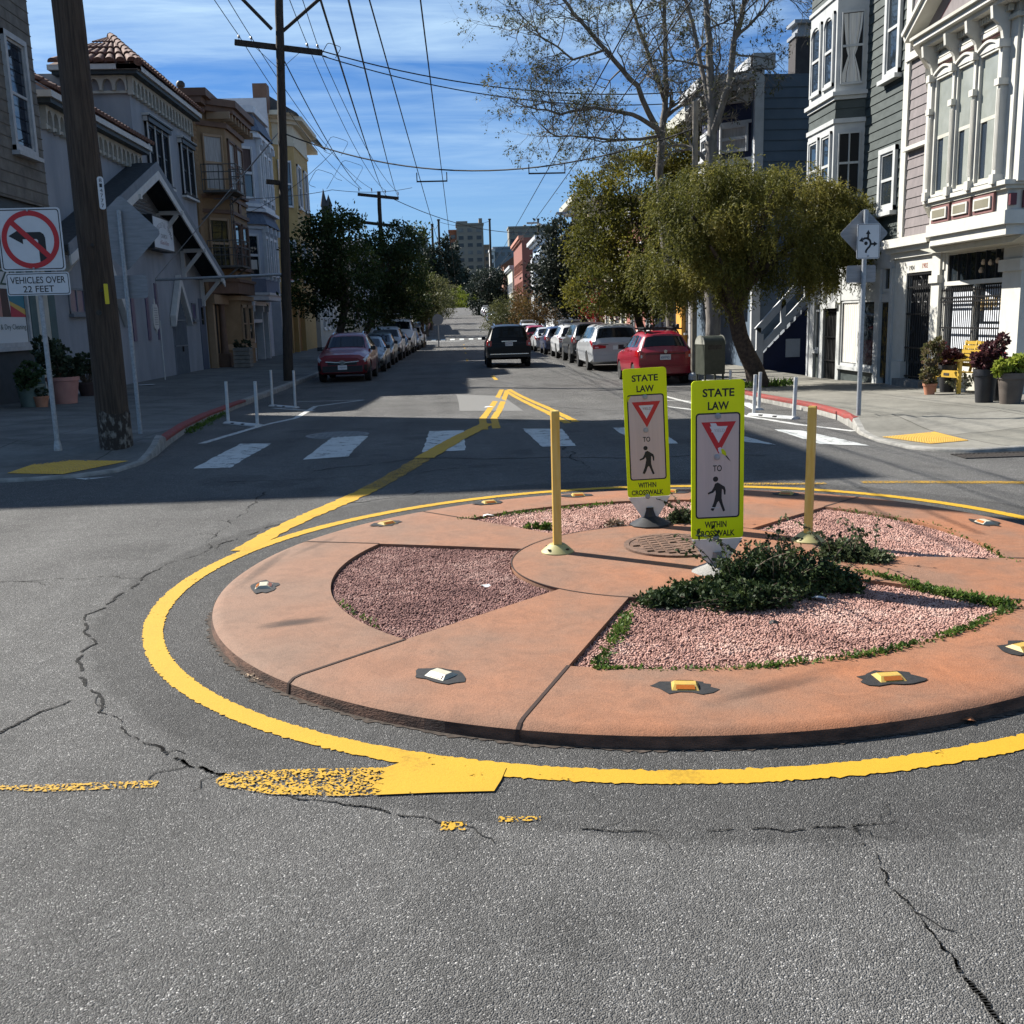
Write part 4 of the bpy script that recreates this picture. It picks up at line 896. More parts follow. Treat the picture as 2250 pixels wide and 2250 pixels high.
for tri in(((572,450),(535,510),(608,510)),((718,652),(660,613),(660,692)),((437,607),(484,550),(505,622))): mb.prism([Q(*p) for p in tri],c,X,Z,.0015)
mb.build('roundabout_arrows',M_INK,pl)
mb=MB();mb.prism(rrect(.42,.235,.03),Vector((b.x-.02,b.y+.05,1.58+(700-627)/2190*14.6)),X,Z,-.004,0);mb.build('lower_plate_back',M_ALU,t)
mb=MB();mb.lathe([(.001,-.012),(.012,-.012),(.012,0)],(c.x,c.y,c.z-.2),10,ax='y',cap=False);mb.build_each('bolt',M_GALV,t)
# ------------------------------------------------------------------ white flexible posts and lane separators
def flex(base,h,lab,lean=0.,leany=0.):
    t=thing('flexible_post',lab,'bollard',base,'white flexible posts at the kerb corners',local=True);t.rotation_euler=(leany,lean,0)
    mb=MB();r=.031;mb.lathe([(.075,0),(.07,.02),(.045,.035),(r,.04),(r,h-.26)],(0,0,0),14,cap=False);mb.lathe([(r,h-.17),(r,h-.13)],(0,0,0),14,cap=False);mb.lathe([(r,h-.05),(r,h),(.001,h+.002)],(0,0,0),14,cap=False);mb.build('post',M_FLEX,t,40)
    mb=MB();mb.lathe([(r*1.01,h-.26),(r*1.01,h-.17)],(0,0,0),14,cap=False);mb.lathe([(r*1.01,h-.13),(r*1.01,h-.05)],(0,0,0),14,cap=False);mb.build_each('reflective_band',M_FLEXG,t,40)
fl=[((502,931),.78,'white flexible post by the left red kerb, nearest the kerb'),((566,937),.79,'white flexible post by the left red kerb, on the white edge line nearest us'),((599,893),.88,'white flexible post left of the far pair before the red car'),((649,897),.87,'white flexible post right of the far pair before the red car'),
    ((1656,913),.68,'white flexible post seen just right of the near yield sign top'),((1667,901),.68,'white flexible post close behind another beside the pepper tree'),((1744,921),.66,'white flexible post at the right red kerb, nearest the roundabout arrows sign'),((1603,872),.6,'short white flexible post beside the dark mailbox')]
FB=[]
for px,h,lab in fl: p=G(*px);FB.append(p);flex(p,h,lab,R_(1.0) if px[0]<800 else R_(1.6))
for i,j,lab in((0,1,'white rubber lane separator between the near pair of left posts'),(2,3,'white rubber lane separator between the far pair of left posts'),(4,6,'white rubber lane separator on the right edge line'),(5,7,'white rubber lane separator behind the right edge line')):
    p,q=FB[i],FB[j]
    if (q-p).length>1.9: q=p+(q-p).normalized()*1.6
    c=(p+q)/2;t=thing('lane_separator',lab,'lane separator',c,'lane separators')
    d=(q-p).normalized();s=Vector((-d.y,d.x,0));mb=MB();n=10
    for e,(w,z) in enumerate(((.11,0),(.10,.03),(.05,.055))):
        pass
    a,b_=p-d*.06,q+d*.06
    for zz,w in((0,.085),(.02,.08),(.038,.045)): mb.v+=[tuple(a+s*w+Vector((0,0,zz+.004))),tuple(b_+s*w+Vector((0,0,zz+.004))),tuple(b_-s*w+Vector((0,0,zz+.004))),tuple(a-s*w+Vector((0,0,zz+.004)))]
    for l in(0,4):
        for k in range(4): mb.f.append((l+k,l+(k+1)%4,l+4+(k+1)%4,l+4+k));mb.m.append(0)
    mb.f.append((8,9,10,11));mb.m.append(0);mb.build('rubber_body',M_FLEX,t)
    mb=MB()
    for f in(.3,.62): m_=a.lerp(b_,f);mb.obox(m_+Vector((0,0,.03))+s*-.06,d*.05,s*.028,(0,0,.008))
    mb.build_each('drain_notch',M_IRON,t)
# ------------------------------------------------------------------ mail relay box
b=WP(1560,836,1);t=thing('mailbox','dark olive steel mailbox with a rounded top behind the right flexible posts','mailbox',b)
M_OLIVE=mat('olive_green_paint',(.030,.036,.026),(.045,.05,.038),scale=7,rough=.5)
mb=MB();w,d,h0,h1=.31,.28,.18,1.0;n=12
pr=[(-d,h0),(d,h0),(d,h1)]+[(d*math.cos(math.pi*k/n),h1+.23*math.sin(math.pi*k/n)) for k in range(1,n)]+[(-d,h1)]
mb.prism(pr,b+Vector((-w,0,0)),(0,1,0),(0,0,1),0,2*w);mb.build('box',M_OLIVE,t,40)
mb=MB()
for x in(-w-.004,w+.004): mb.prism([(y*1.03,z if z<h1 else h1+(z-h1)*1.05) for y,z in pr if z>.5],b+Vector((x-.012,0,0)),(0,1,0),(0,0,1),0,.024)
mb.build_each('end_panel',mat('sunlit_olive_paint',(.30,.30,.26),(.2,.2,.17),scale=5,rough=.6),t,40)  # sunlight on the box ends painted in as a much paler olive
mb=MB()
for x in(-w+.04,w-.04):
    for y in(-d+.04,d-.04):
        p=b+Vector((x,y,0));m_=MB();m_.box(p.x-.022,p.x+.022,p.y-.022,p.y+.022,p.z-.02,p.z+h0+.01);m_.build('leg',M_OLIVE,t)
mb=MB();mb.box(b.x-.2,b.x+.2,b.y-d-.012,b.y-d,b.z+.86,b.z+.98);mb.build('door_flap',M_IRON,t);t.rotation_euler=(0,0,.22)
# grey lamp pole by the mailbox
t=thing('lamp_pole','slim grey pole rising into the pepper tree beside the dark mailbox','pole',PG);post(t,PG,7.5,.085,mat('grey_brown_pole',(.13,.11,.085),(.2,.18,.15),scale=4,rough=.8),'pole')
mb=MB();mb.lathe([(.15,0),(.15,.12),(.1,.2)],PG,10);mb.build('pole_base',M_GALV,t)
# street lamps up the street
def street_lamp(px,py,y,x,lab):
    h=PY(px,py,y);z0=ground_z(y)+.2;t=thing('street_lamp',lab,'street lamp',(x,y,z0),'cobra head street lamps')
    mb=MB();mb.tube([(x,y,z0),(x,y,h.z-.6)],[.13,.09],8);mb.build('pole',M_GALV,t,60)
    mb=MB();n=8;mb.tube([(x+(h.x-x)*(k/n),y,h.z-.9+.95*math.sin(math.pi/2*k/n)) for k in range(n+1)],.05,6);mb.build('arm',M_GALV,t,60)
    mb=MB();mb.obox((h.x-.25,y,h.z+.05),(.45,0,0),(0,.13,0),(0,0,.06));hd=mb.build('lamp_head',M_GALV,t);mb=MB();mb.obox((h.x-.35,y,h.z-.02),(.25,0,0),(0,.1,0),(0,0,.02));mb.build('lens',M_SHEETW,hd)
street_lamp(1175,491,88,8.4,'grey cobra head street lamp reaching over the street by the dark fig tree')
street_lamp(1249,470,60,8.2,'grey cobra head street lamp above the golden tree, nearest of the two')
# ------------------------------------------------------------------ building kit
class Fac:
    """facade frame: o = outwards to the street, a = along y, z up. side -1: left of the street, +1: right"""
    def __init__(s,side,x): s.s=side;s.x=x
    def X(s,o): return s.x-s.s*o
    def P(s,o,a,z): return Vector((s.X(o),a,z))
    def box(s,mb,o0,o1,a0,a1,z0,z1,mi=0): return mb.box(s.X(o0),s.X(o1),a0,a1,z0,z1,mi)
    def td(s): return Vector((0,-s.s,0))   # reading direction of lettering
    def poly(s,mb,pts,o0,o1,mi=0):          # polygon in (a,z), solid between o0 and o1
        k=len(pts);vs=[s.P(o0,*p) for p in pts]+[s.P(o1,*p) for p in pts]
        return mb.add(vs,[tuple(range(k)),tuple(range(2*k-1,k-1,-1))]+[(i,(i+1)%k,k+(i+1)%k,k+i) for i in range(k)],mi)
GLASS=glassmat('window_glass');GLASSB=glassmat('sky_reflecting_glass',(.02,.03,.045),rough=.02)
M_VOID=mat('dark_interior',(.012,.012,.012),rough=.9)
M_LACE=mat('lace_curtain',(.40,.38,.36),(.26,.25,.24),scale=3,rough=.9,stretch=(1,14,.6))
M_CURT=mat('white_curtain',(.62,.60,.55),(.45,.43,.40),scale=3,rough=.9,stretch=(6,14,.4))
M_CURTR=mat('brown_curtain',(.07,.045,.04),(.12,.08,.07),scale=4,rough=.9,stretch=(6,14,.4))
def window(F,par,a0,a1,z0,z1,fm,o=0.,fw=.09,fd=.07,gm=None,sill=True,mull=0,rail=True,curtain=None,head=0.,sash=None,name='window'):
    mb=MB();f=F.box
    f(mb,o,o+fd,a0,a0+fw,z0,z1);f(mb,o,o+fd,a1-fw,a1,z0,z1);f(mb,o,o+fd+.002,a0,a1,z1-fw,z1);f(mb,o,o+fd+.002,a0,a1,z0,z0+fw)
    for i in range(mull): c=a0+(a1-a0)*(i+1)/(mull+1);f(mb,o,o+fd-.006,c-fw*.45,c+fw*.45,z0+fw,z1-fw)
    if head: f(mb,o,o+fd+.10,a0-.10,a1+.10,z1,z1+head);f(mb,o,o+fd+.16,a0-.15,a1+.15,z1+head,z1+head*1.35)
    w=mb.build(name,fm,par)
    mb=MB();f(mb,o-.02,o+.012,a0+fw*.9,a1-fw*.9,z0+fw*.9,z1-fw*.9);mb.build('pane',gm or GLASS,w)
    if rail:
        mb=MB();n=mull+1;wd=(a1-a0)/n
        for i in range(n):
            b0=a0+i*wd+fw*.95;b1=a0+(i+1)*wd-fw*.95;zm=(z0+z1)/2
            f(mb,o+.013,o+.04,b0,b1,zm-.03,zm+.03)
            f(mb,o+.013,o+.036,b0,b0+.045,z0+fw,z1-fw);f(mb,o+.013,o+.036,b1-.045,b1,z0+fw,z1-fw);f(mb,o+.013,o+.037,b0+.045,b1-.045,z0+fw,z0+fw+.06);f(mb,o+.013,o+.037,b0+.045,b1-.045,z1-fw-.05,z1-fw)
        mb.build('sash',sash or fm,w)
    if curtain:
        mb=MB();n=26;c0,c1=a0+fw,a1-fw
        for i in range(n+1):
            t=i/n;
            for z in(z0+fw,z1-fw): mb.v.append(tuple(F.P(o+.016+.006*math.sin(t*40),c0+(c1-c0)*t,z)))
        for i in range(n): mb.f.append((2*i,2*i+2,2*i+3,2*i+1));mb.m.append(0)
        mb.build('curtain',curtain,w,180)
    if sill: mb=MB();f(mb,o,o+fd+.09,a0-.06,a1+.06,z0-.09,z0-.001);mb.build('sill',fm,w)
    return w
def siding(F,mb,o,a0,a1,z0,z1,h=.22,lip=.02,mi=0):
    n=max(1,int(round((z1-z0)/h)));h=(z1-z0)/n
    for i in range(n):
        za,zb=z0+i*h,z0+(i+1)*h
        mb.add([F.P(o+lip,a0,za),F.P(o+lip,a1,za),F.P(o,a1,zb),F.P(o,a0,zb),F.P(o,a0,za),F.P(o,a1,za)],[(0,1,2,3),(0,4,5,1)],mi)
def siding_q(mb,p,q,z0,z1,h=.22,lip=.02,mi=0):
    """boards on any vertical wall from p to q (xy), outward normal to the right of p->q"""
    d=Vector((q[0]-p[0],q[1]-p[1],0)).normalized();nn=Vector((d.y,-d.x,0))*lip;n=max(1,int(round((z1-z0)/h)));h=(z1-z0)/n
    for i in range(n):
        za,zb=z0+i*h,z0+(i+1)*h;a,b=Vector((p[0],p[1],za)),Vector((q[0],q[1],za));u=Vector((0,0,h))
        mb.add([a+nn,b+nn,b+u,a+u,a,b],[(0,1,2,3),(0,4,5,1)],mi)
def bay(F,par,o0,o1,a0,a1,z0,z1,sl,name,m,sid=None):
    """three sided bay: front from a0+sl to a1-sl at o1"""
    pts=[(o0,a0),(o1,a0+sl),(o1,a1-sl),(o0,a1)];mb=MB()
    k=len(pts);vs=[F.P(o,a,z) for z in(z0,z1) for o,a in pts];mb.add(vs,[(0,1,2,3),(7,6,5,4)]+[(i,i+1,k+i+1,k+i) for i in range(3)])
    ob=mb.build(name,m,par)
    return ob
def bayband(F,mb,o0,o1,a0,a1,z0,z1,sl,e,mi=0):
    pts=[(o0,a0-e),(o1+e,a0+sl-e*.5),(o1+e,a1-sl+e*.5),(o0,a1+e)];k=4
    mb.add([F.P(o,a,z) for z in(z0,z1) for o,a in pts],[(0,1,2,3),(7,6,5,4)]+[(i,i+1,k+i+1,k+i) for i in range(3)],mi)
M_TILE=mat('clay_roof_tile',(.09,.042,.03),(.19,.105,.078),scale=7,rough=.85,bump=.2,bscale=50,lo=.3,hi=.7)
def tiles(mb,e0,e1,t0,t1,n,rows=5,r=None):
    """barrel tiles on a roof plane from eave e0-e1 to top t0-t1"""
    e0,e1,t0,t1=map(Vector,(e0,e1,t0,t1));nn=(e1-e0).cross(t0-e0)
    if nn.length<1e-5: nn=(e1-e0).cross(t1-e1)
    nn.normalize();nn=nn if nn.z>0 else -nn
    for i in range(n):
        f=(i+.5)/n
        for k in range(rows):
            a=e0.lerp(e1,f);
            # follow the slope straight up; clip against the hip
            def at(u): return e0.lerp(e1,f).lerp(t0.lerp(t1,f),u)
            p,q=at(k/rows),at((k+1)/rows);w0=((e1-e0)*(1-k/rows)+(t1-t0)*(k/rows)).length/n;w1=((e1-e0)*(1-(k+1)/rows)+(t1-t0)*((k+1)/rows)).length/n
            ax=(e1-e0).normalized();m=7;vs=[]
            for (c,w,l) in((p,w0,.045),(q,w1*.86,.0)):
                for j in range(m+1): g=math.pi*j/m;vs.append(c+ax*(-math.cos(g)*w*.46)+nn*(math.sin(g)*w*.42+l))
            fs=[(j,j+1,m+2+j,m+1+j) for j in range(m)]+[tuple(range(m,-1,-1))]
            mb.add(vs,fs)
L=Fac(-1,-10.6)
# ------------------------------------------------------------------ corner shop, far left
M_SHING=mat('grey_shingle',(.10,.09,.078),(.17,.155,.135),scale=3,rough=.95,bump=.3,bscale=30)
M_TEAL=mat('teal_paint',(.035,.075,.08),(.05,.10,.105),scale=3,rough=.6)
M_CREAMT=mat('cream_tile',(.34,.34,.30),(.42,.42,.38),scale=2,rough=.5)
M_DKBASE=mat('dark_teal_base',(.02,.03,.036),(.03,.042,.05),scale=4,rough=.6)
M_FRAMEW=mat('old_white_frame',(.33,.33,.33),(.42,.42,.42),scale=6,rough=.7)
sh=thing('corner_shop','grey shingled corner building with an overhanging bay above a teal shopfront','building',(-10.6,21,0))
mb=MB();mb.box(-30,-10.6,19.0,25.6,4.0,13.2);mb.box(-30,-10.63,19.0,27.3,-.6,4.0);mb.build('wall',M_SHING,sh)
mb=MB();L.box(mb,0,1.0,19.2,25.12,4.45,13.3);ob=mb.build('bay',M_SHING,sh)
mb=MB()
for i in range(34):
    z=4.5+i*.25;mb.box(-9.602,-9.588,19.21,25.14,z,z+.018);mb.box(-10.6,-9.6,25.119,25.134,z+.002,z+.02)
mb.build('shingle_course',mat('shingle_edge',(.10,.09,.08),rough=1),ob)
mb=MB();L.poly(mb,[(19.6,4.44),(25.12,4.44),(25.0,4.2),(19.7,4.2)],0,.9);mb.build('bay_soffit',M_DKBASE,sh)
mb=MB();mb.box(-30,-10.25,18.7,25.9,13.2,13.6);L.box(mb,0,1.45,18.75,25.7,13.25,13.65);mb.build('cornice',M_SHING,sh)
window(L,sh,23.45,24.62,5.5,8.0,M_FRAMEW,o=1.0,fw=.12,fd=.09,gm=GLASSB)
mb=MB();L.box(mb,0,.06,19.0,25.6,-.6,1.22);mb.build('shopfront_base',M_DKBASE,sh)
mb=MB();L.box(mb,0,.05,25.72,26.1,-.4,3.9);L.box(mb,0,.055,26.85,27.28,-.4,3.9);mb.build_each('pilaster',M_TEAL,sh)
mb=MB();L.box(mb,0,.045,26.1,26.85,-.4,3.9)
for i in range(7): L.box(mb,.044,.049,26.1,26.85,.3+i*.5,.315+i*.5)
mb.build('tile_panel',M_CREAMT,sh)
wd=window(L,sh,19.5,25.6,1.25,3.75,M_FRAMEW,fw=.1,fd=.08,sill=True,rail=False)
mb=MB();L.box(mb,.013,.02,22.6,25.45,1.35,3.05);po=mb.build('shop_poster',mat('poster_white',(.52,.54,.55),rough=.6),wd)
mb=MB()
L.poly(mb,[(23.2,1.95),(24.2,1.95),(24.2,2.6),(23.2,2.6)],.0205,.024,0);L.poly(mb,[(24.2,1.95),(24.65,1.95),(24.55,2.6),(24.2,2.6)],.0205,.0245,1)
L.poly(mb,[(24.65,2.3),(25.45,2.12),(25.45,2.6),(24.55,2.6)],.0205,.0245,2);L.poly(mb,[(24.66,2.22),(25.45,2.0),(25.45,2.14),(24.64,2.32)],.0206,.0248,3);L.poly(mb,[(24.64,1.95),(25.45,1.95),(25.45,2.02),(24.66,2.24)],.0205,.0244,4)
mb.build('poster_picture',[mat('poster_skin',(.42,.20,.15),(.30,.16,.16),scale=5,rough=.6),mat('poster_brown',(.06,.03,.025),rough=.6),mat('poster_teal',(.03,.16,.22),rough=.6),mat('poster_yellow',(.5,.33,.08),rough=.6),mat('poster_red',(.38,.03,.05),rough=.6)],po)
mb=MB();mb.text('OZEE',L.P(.025,24.55,2.86),L.td(),(0,0,1),1.9,.36,0);mb.text('Cleaning & Dry Cleaning',L.P(.025,24.3,1.70),L.td(),(0,0,1),2.2,.16,0);mb.build('poster_lettering',mat('dark_green_ink',(.02,.06,.05),rough=.6),po)
# mint roof block behind
t=thing('rooftop_block','pale mint rooftop wall showing above the low tiled roof at the left','building',(-19,33,0));mb=MB();mb.box(-26,-16.5,30,37,-.4,11.9);mb.build('wall',mat('mint_stucco',(.34,.40,.36),(.40,.45,.42),scale=2,rough=.9),t);mb=MB();mb.box(-26.1,-16.4,29.9,37.1,11.9,12.05);mb.build('coping',M_FRAMEW,t)
# ------------------------------------------------------------------ church
M_STUC=mat('blue_grey_stucco',(.21,.225,.25),(.28,.295,.32),scale=1.3,rough=.9,bump=.12,bscale=60,detail=9,stretch=(1,1,.35))
M_CORB=mat('cream_corbel',(.40,.385,.34),(.33,.315,.275),scale=4,rough=.8)
M_FASC=mat('pale_fascia',(.46,.45,.43),(.54,.53,.51),scale=4,rough=.7)
M_DKSH=mat('dark_asphalt_shingle',(.022,.026,.03),(.04,.046,.05),scale=9,rough=.95,bump=.2,bscale=60)
M_GREYT=mat('grey_trim',(.13,.145,.165),(.17,.185,.205),scale=3,rough=.7)
M_BLKF=mat('black_window_frame',(.015,.017,.02),rough=.5)
M_SLAT=mat('grey_louvre',(.34,.37,.41),(.40,.43,.47),scale=3,rough=.7)
ch=thing('church','blue grey stucco church with clay tiled roofs and a steep white gable porch','church',(-10.6,35,0))
mb=MB();mb.box(-24,-10.6,27.32,35.6,-.7,7.4);mb.box(-24,-10.6,35.6,43.3,-.7,9.9);mb.build('wall',M_STUC,ch)
def eave(a0,a1,z,xl,end):
    mb=MB();L.box(mb,-.2,.5,a0,a1,z,z+.16)
    if end: mb.box(xl,-10.1,a0,a0+.35,z+.001,z+.161)
    mb.build('fascia',M_FASC,ch);mb=MB();L.box(mb,0,.42,a0+.1,a1-.05,z-.12,z)
    if end: mb.box(xl+.1,-10.6,a0+.1,a0+.5,z-.121,z-.002)
    mb.build('soffit',M_DKBASE,ch)
    mb=MB();p=.42;n=int((a1-a0-.5)/p);s=a0+.4
    def arch(put):
        pts=[(0,0),(0,-.46),(.05,-.46),(.05,-.36)]+[(.21+.16*math.cos(math.pi-math.pi*k/8),-.36+.26*math.sin(math.pi*k/8)) for k in range(9)]+[(.37,-.46),(.42,-.46),(.42,0)]
        put(pts)
    for i in range(n): arch(lambda pts:L.poly(mb,[(s+i*p+x,z-.12+y) for x,y in pts],0,.17))
    L.box(mb,0,.11,s,s+n*p,z-.66,z-.58)
    for i in range(n+1): L.box(mb,0,.16,s+i*p-.05,s+i*p+.05,z-.72,z-.58)
    if end:
        m=int((-10.75-xl)/p)
        for i in range(m):
            x1=-10.6-.02-i*p
            arch(lambda pts:mb.prism([(u,v) for u,v in pts],(x1-p,end,z-.12),(1,0,0),(0,0,1),0,.17))
        mb.box(xl,-10.6,end-.11,end,z-.66,z-.58)
    mb.build('corbel_table',M_CORB,ch)
eave(27.4,35.9,7.45,-13,None);eave(35.1,43.35,9.9,-13.0,35.6)
mb=MB();tiles(mb,(-10.08,27.4,7.62),(-10.08,36.0,7.62),(-11.6,27.4,8.5),(-11.6,36.0,8.5),30,5)
mb.add([(-10.1,27.4,7.6),(-10.1,35.9,7.6),(-11.7,35.9,8.47),(-11.7,27.4,8.47)],[(0,1,2,3)])
mb.build('low_tile_roof',M_TILE,ch,50)
mb=MB();ax,az=-11.5,11.38;xl=-12.95
tiles(mb,(-10.06,35.1,10.07),(-10.06,43.4,10.07),(ax,37.2,az),(ax,43.4,az),28,5);tiles(mb,(xl,35.06,10.07),(-10.06,35.06,10.07),(ax-.15,37.1,az),(ax+.15,37.1,az),8,4)
mb.add([(-10.1,35.1,10.05),(-10.1,43.4,10.05),(ax,43.4,az-.02),(ax,37.2,az-.02),(xl,35.1,10.05),(xl,43.4,10.05)],[(0,1,2,3),(4,0,3),(5,4,3,2)])
for i in range(8): a=Vector((-10.06,35.06,10.1)).lerp(Vector((ax,37.15,az+.05)),i/8);b=Vector((-10.06,35.06,10.1)).lerp(Vector((ax,37.15,az+.05)),(i+1)/8);mb.tube([a,b],[.14,.11],8)
for i in range(16): mb.tube([(ax,37.1+i*.4,az+.03),(ax,37.5+i*.4,az+.03)],[.13,.10],8)
mb.build('high_tile_roof',M_TILE,ch,50)
for a0,a1,n in((36.95,39.55,2),(41.25,43.0,1)):
    window(L,ch,a0,a1,6.75,8.62,M_BLKF,fw=.11,fd=.10,mull=n,head=.17,gm=GLASSB,sash=M_BLKF)
    mb=MB();L.box(mb,0,.16,a0-.12,a1+.12,8.63,8.8);L.box(mb,0,.24,a0-.17,a1+.17,8.8,8.88);L.box(mb,0,.2,a0-.1,a1+.1,6.6,6.68)
    for i in range(n+2): c=a0+(a1-a0)*i/(n+1);L.box(mb,.09,.125,c-.03,c+.03,6.75,8.62)
    mb.build('window_hood',M_FASC,ch)
# gable porch
GA,GZ,GL,GR,GE=34.95,6.95,26.45,43.4,3.72
po=MB();o0,o1=-.2,.85;th=.16
for (ea,sgn) in((GL,-1),(GR,1)):
    vs=[L.P(o,a,z) for o in(o0,o1) for a,z in((GA,GZ),(ea,GE),(ea,GE-th),(GA,GZ-th*1.1))]
    po.add(vs,[(0,1,5,4),(1,2,6,5),(2,3,7,6),(0,3,2,1),(4,5,6,7)])
po.build('porch_roof',M_DKSH,ch)
mb=MB()
def rake(w0,w1,oa,ob,mi):
    for ea in(GL,GR):
        L.poly(mb,[(GA,GZ-w0),(ea,GE-w0),(ea,GE-w1),(GA,GZ-w1*1.05)],oa,ob,mi)
rake(-.03,.26,.852,.88,0);rake(.26,.50,.852,.90,1);mb.build('barge_board',[M_GREYT,M_FASC],ch)
mb=MB();sl=(GZ-GE)/(GA-GL)
for i in range(13):
    z=5.35+i*.115;hw=(GZ-.6-z)/sl
    if hw>.15: mb.add([L.P(.05,GA-hw,z),L.P(.05,GA+hw,z),L.P(.16,GA+hw-.1,z-.06),L.P(.16,GA-hw+.1,z-.06),L.P(.05,GA-hw,z-.09),L.P(.05,GA+hw,z-.09)],[(0,1,2,3),(3,2,5,4)])
mb.build('gable_louvre',M_SLAT,ch)
mb=MB();
for f,sg in((.28,-1),(.28,1),(.62,-1),(.62,1),(.93,1),(.9,-1)):
    a=GA+sg*f*(GR-GA);z=GZ-.5-f*(GZ-GE)
    L.box(mb,0,.14,a-.07,a+.07,z-1.0,z+.05);L.box(mb,.14,.98,a-.065,a+.065,z-.02,z+.12);mb.beam(L.P(.1,a,z-.75),L.P(.75,a,z-.02),.11,.13)
mb.build_each('knee_bracket',M_FASC,ch)
# lit sign box
mb=MB();L.box(mb,.05,.42,35.4,37.85,4.25,5.38);sb=mb.build('sign_box',M_BLKF,ch)
mb=MB();L.box(mb,.42,.425,35.46,37.79,4.31,5.32);mb.build('sign_face',mat('sign_face_white',(.62,.66,.70),(.5,.55,.6),scale=2,rough=.4),sb)
mb=MB();txt='PENTECOSTAL TEMPLE'
for i,c_ in enumerate(txt):
    if c_==' ': continue
    th_=math.pi*(.93-.86*i/(len(txt)-1));p=(36.62-math.cos(math.pi-th_)*-.95,4.62+.50*math.sin(th_));rot=th_-math.pi/2
    xd=L.td()*math.cos(rot)+Vector((0,0,1))*math.sin(rot);yd=L.td()*-math.sin(rot)+Vector((0,0,1))*math.cos(rot)
    mb.text(c_,L.P(.428,36.62+.95*math.cos(th_),p[1]),xd,yd,.085,.17)
mb.text('CHURCH',L.P(.428,36.62,4.74),L.td(),(0,0,1),.72,.14);mb.build('sign_lettering',mat('navy_ink',(.03,.035,.06),rough=.6),sb)
mb=MB();mb.text('of God in Christ',L.P(.428,36.62,4.52),L.td(),(0,0,1),1.0,.14);mb.build('sign_small_lettering',mat('maroon_ink',(.25,.06,.08),rough=.6),sb)
M_PURP=mat('purple_pane',(.07,.055,.12),(.10,.08,.16),scale=3,rough=.3)
for c in(33.75,35.3,36.45): mb=MB();L.box(mb,.0,.03,c-.16,c+.16,1.2,3.15);mb.build('slit_window',M_PURP,ch)
w_=window(L,ch,28.35,29.5,2.05,2.75,M_GREYT,fw=.06,fd=.04,gm=M_PURP,mull=1,rail=False)
w_=window(L,ch,41.05,41.65,1.9,2.55,M_GREYT,fw=.05,fd=.04,gm=M_PURP,mull=0,rail=False)
mb=MB();L.poly(mb,[(38.2,-.3),(39.95,-.3),(39.95,1.95),(39.1,3.05),(38.2,1.95)],0,.03);dr=mb.build('door',mat('grey_blue_door',(.14,.16,.19),(.18,.20,.23),scale=5,rough=.6,stretch=(1,6,.4)),ch)
mb=MB()
for i in range(14):
    a=38.26+i*.125;zt_=3.0-abs(a-39.1)*1.25;L.box(mb,.031,.06,a-.014,a+.014,-.25,zt_)
L.box(mb,.031,.066,38.2,39.95,.9,.95);L.box(mb,.031,.066,38.2,39.95,1.85,1.9);mb.build('iron_grille',M_GREYT,dr);mb=MB();L.box(mb,.06,.12,39.05,39.1,.7,.9);mb.build('handle',M_IRON,dr)
def door_gable(c,hw):
    mb=MB()
    for sg in(-1,1): L.poly(mb,[(c,3.55),(c+sg*hw,2.05),(c+sg*hw,1.65),(c,3.15)],.02,.22)
    return mb.build('door_hood',M_FASC,ch)
door_gable(39.1,1.15);door_gable(31.6,1.2)
mb=MB();pts=[(35.8,1.75),(35.87,1.6),(36.05,1.55),(36.12,1.4),(36.2,1.55),(36.38,1.6),(36.45,1.75),(36.42,2.3),(36.3,2.42),(36.2,2.42),(36.12,2.62),(36.04,2.42),(35.92,2.42),(35.83,2.3)];L.poly(mb,pts,0,.04);pl=mb.build('wall_plaque',M_FASC,ch)
mb=MB()
for i in range(8): L.box(mb,.041,.043,35.92+(.05 if i%2 else 0),36.32,1.72+i*.08,1.74+i*.08)
mb.build('plaque_lines',M_GREYT,pl)
mb=MB();L.box(mb,0,.025,42.2,43.1,-.35,2.75);d2=mb.build('side_door',mat('slate_blue_door',(.07,.09,.13),rough=.6),ch);mb=MB();L.box(mb,.026,.03,42.45,42.85,1.7,2.4);mb.build('door_pane',GLASS,d2)
t=thing('roof_vent','dark round roof vent pipe on the ridge between church and brown house','vent',PX(398,204,-12.2));c=PX(398,204,-12.2);mb=MB();mb.lathe([(.14,-.5),(.14,.25),(.2,.27),(.2,.4),(.12,.5),(.001,.52)],c,12);mb.build('pipe',M_IRON,t,40)
# ------------------------------------------------------------------ brown house with fire escape
M_BROWN=mat('ochre_brown_boards',(.20,.125,.062),(.25,.16,.085),scale=2,rough=.8)
M_BROWND=mat('dark_brown_trim',(.115,.062,.04),(.15,.085,.055),scale=3,rough=.7)
M_BROWNL=mat('tan_trim',(.30,.20,.12),(.34,.23,.14),scale=3,rough=.7)
bh=thing('brown_house','brown victorian house with bracketed cornice and an iron fire escape','house',(-10.6,46,0))
mb=MB();mb.box(-24,-10.6,43.6,50.1,-.8,10.9);siding(L,mb,0.002,43.62,50.1,-.6,10.6,.2,.015);mb.build('wall',M_BROWN,bh)
by=bay(L,bh,.0,.95,44.3,49.6,3.3,10.4,.95,'bay',M_BROWN)
for z0,z1,e in((3.0,3.5,.10),(3.5,3.62,.18),(6.35,6.5,.10),(6.95,7.1,.08),(9.85,10.05,.12),(10.4,10.62,.45),(10.62,10.9,.6)):
    mb=MB();bayband(L,mb,0,.95,44.3,49.6,z0,z1,.95,e);mb.build('moulding' if z0<10.3 else 'cornice',M_BROWND,bh)
mb=MB();L.box(mb,-.5,.5,43.4,50.2,10.55,10.8);L.box(mb,-.5,.72,43.35,50.25,10.8,11.1);mb.build('cornice',M_BROWND,bh)
mb=MB()
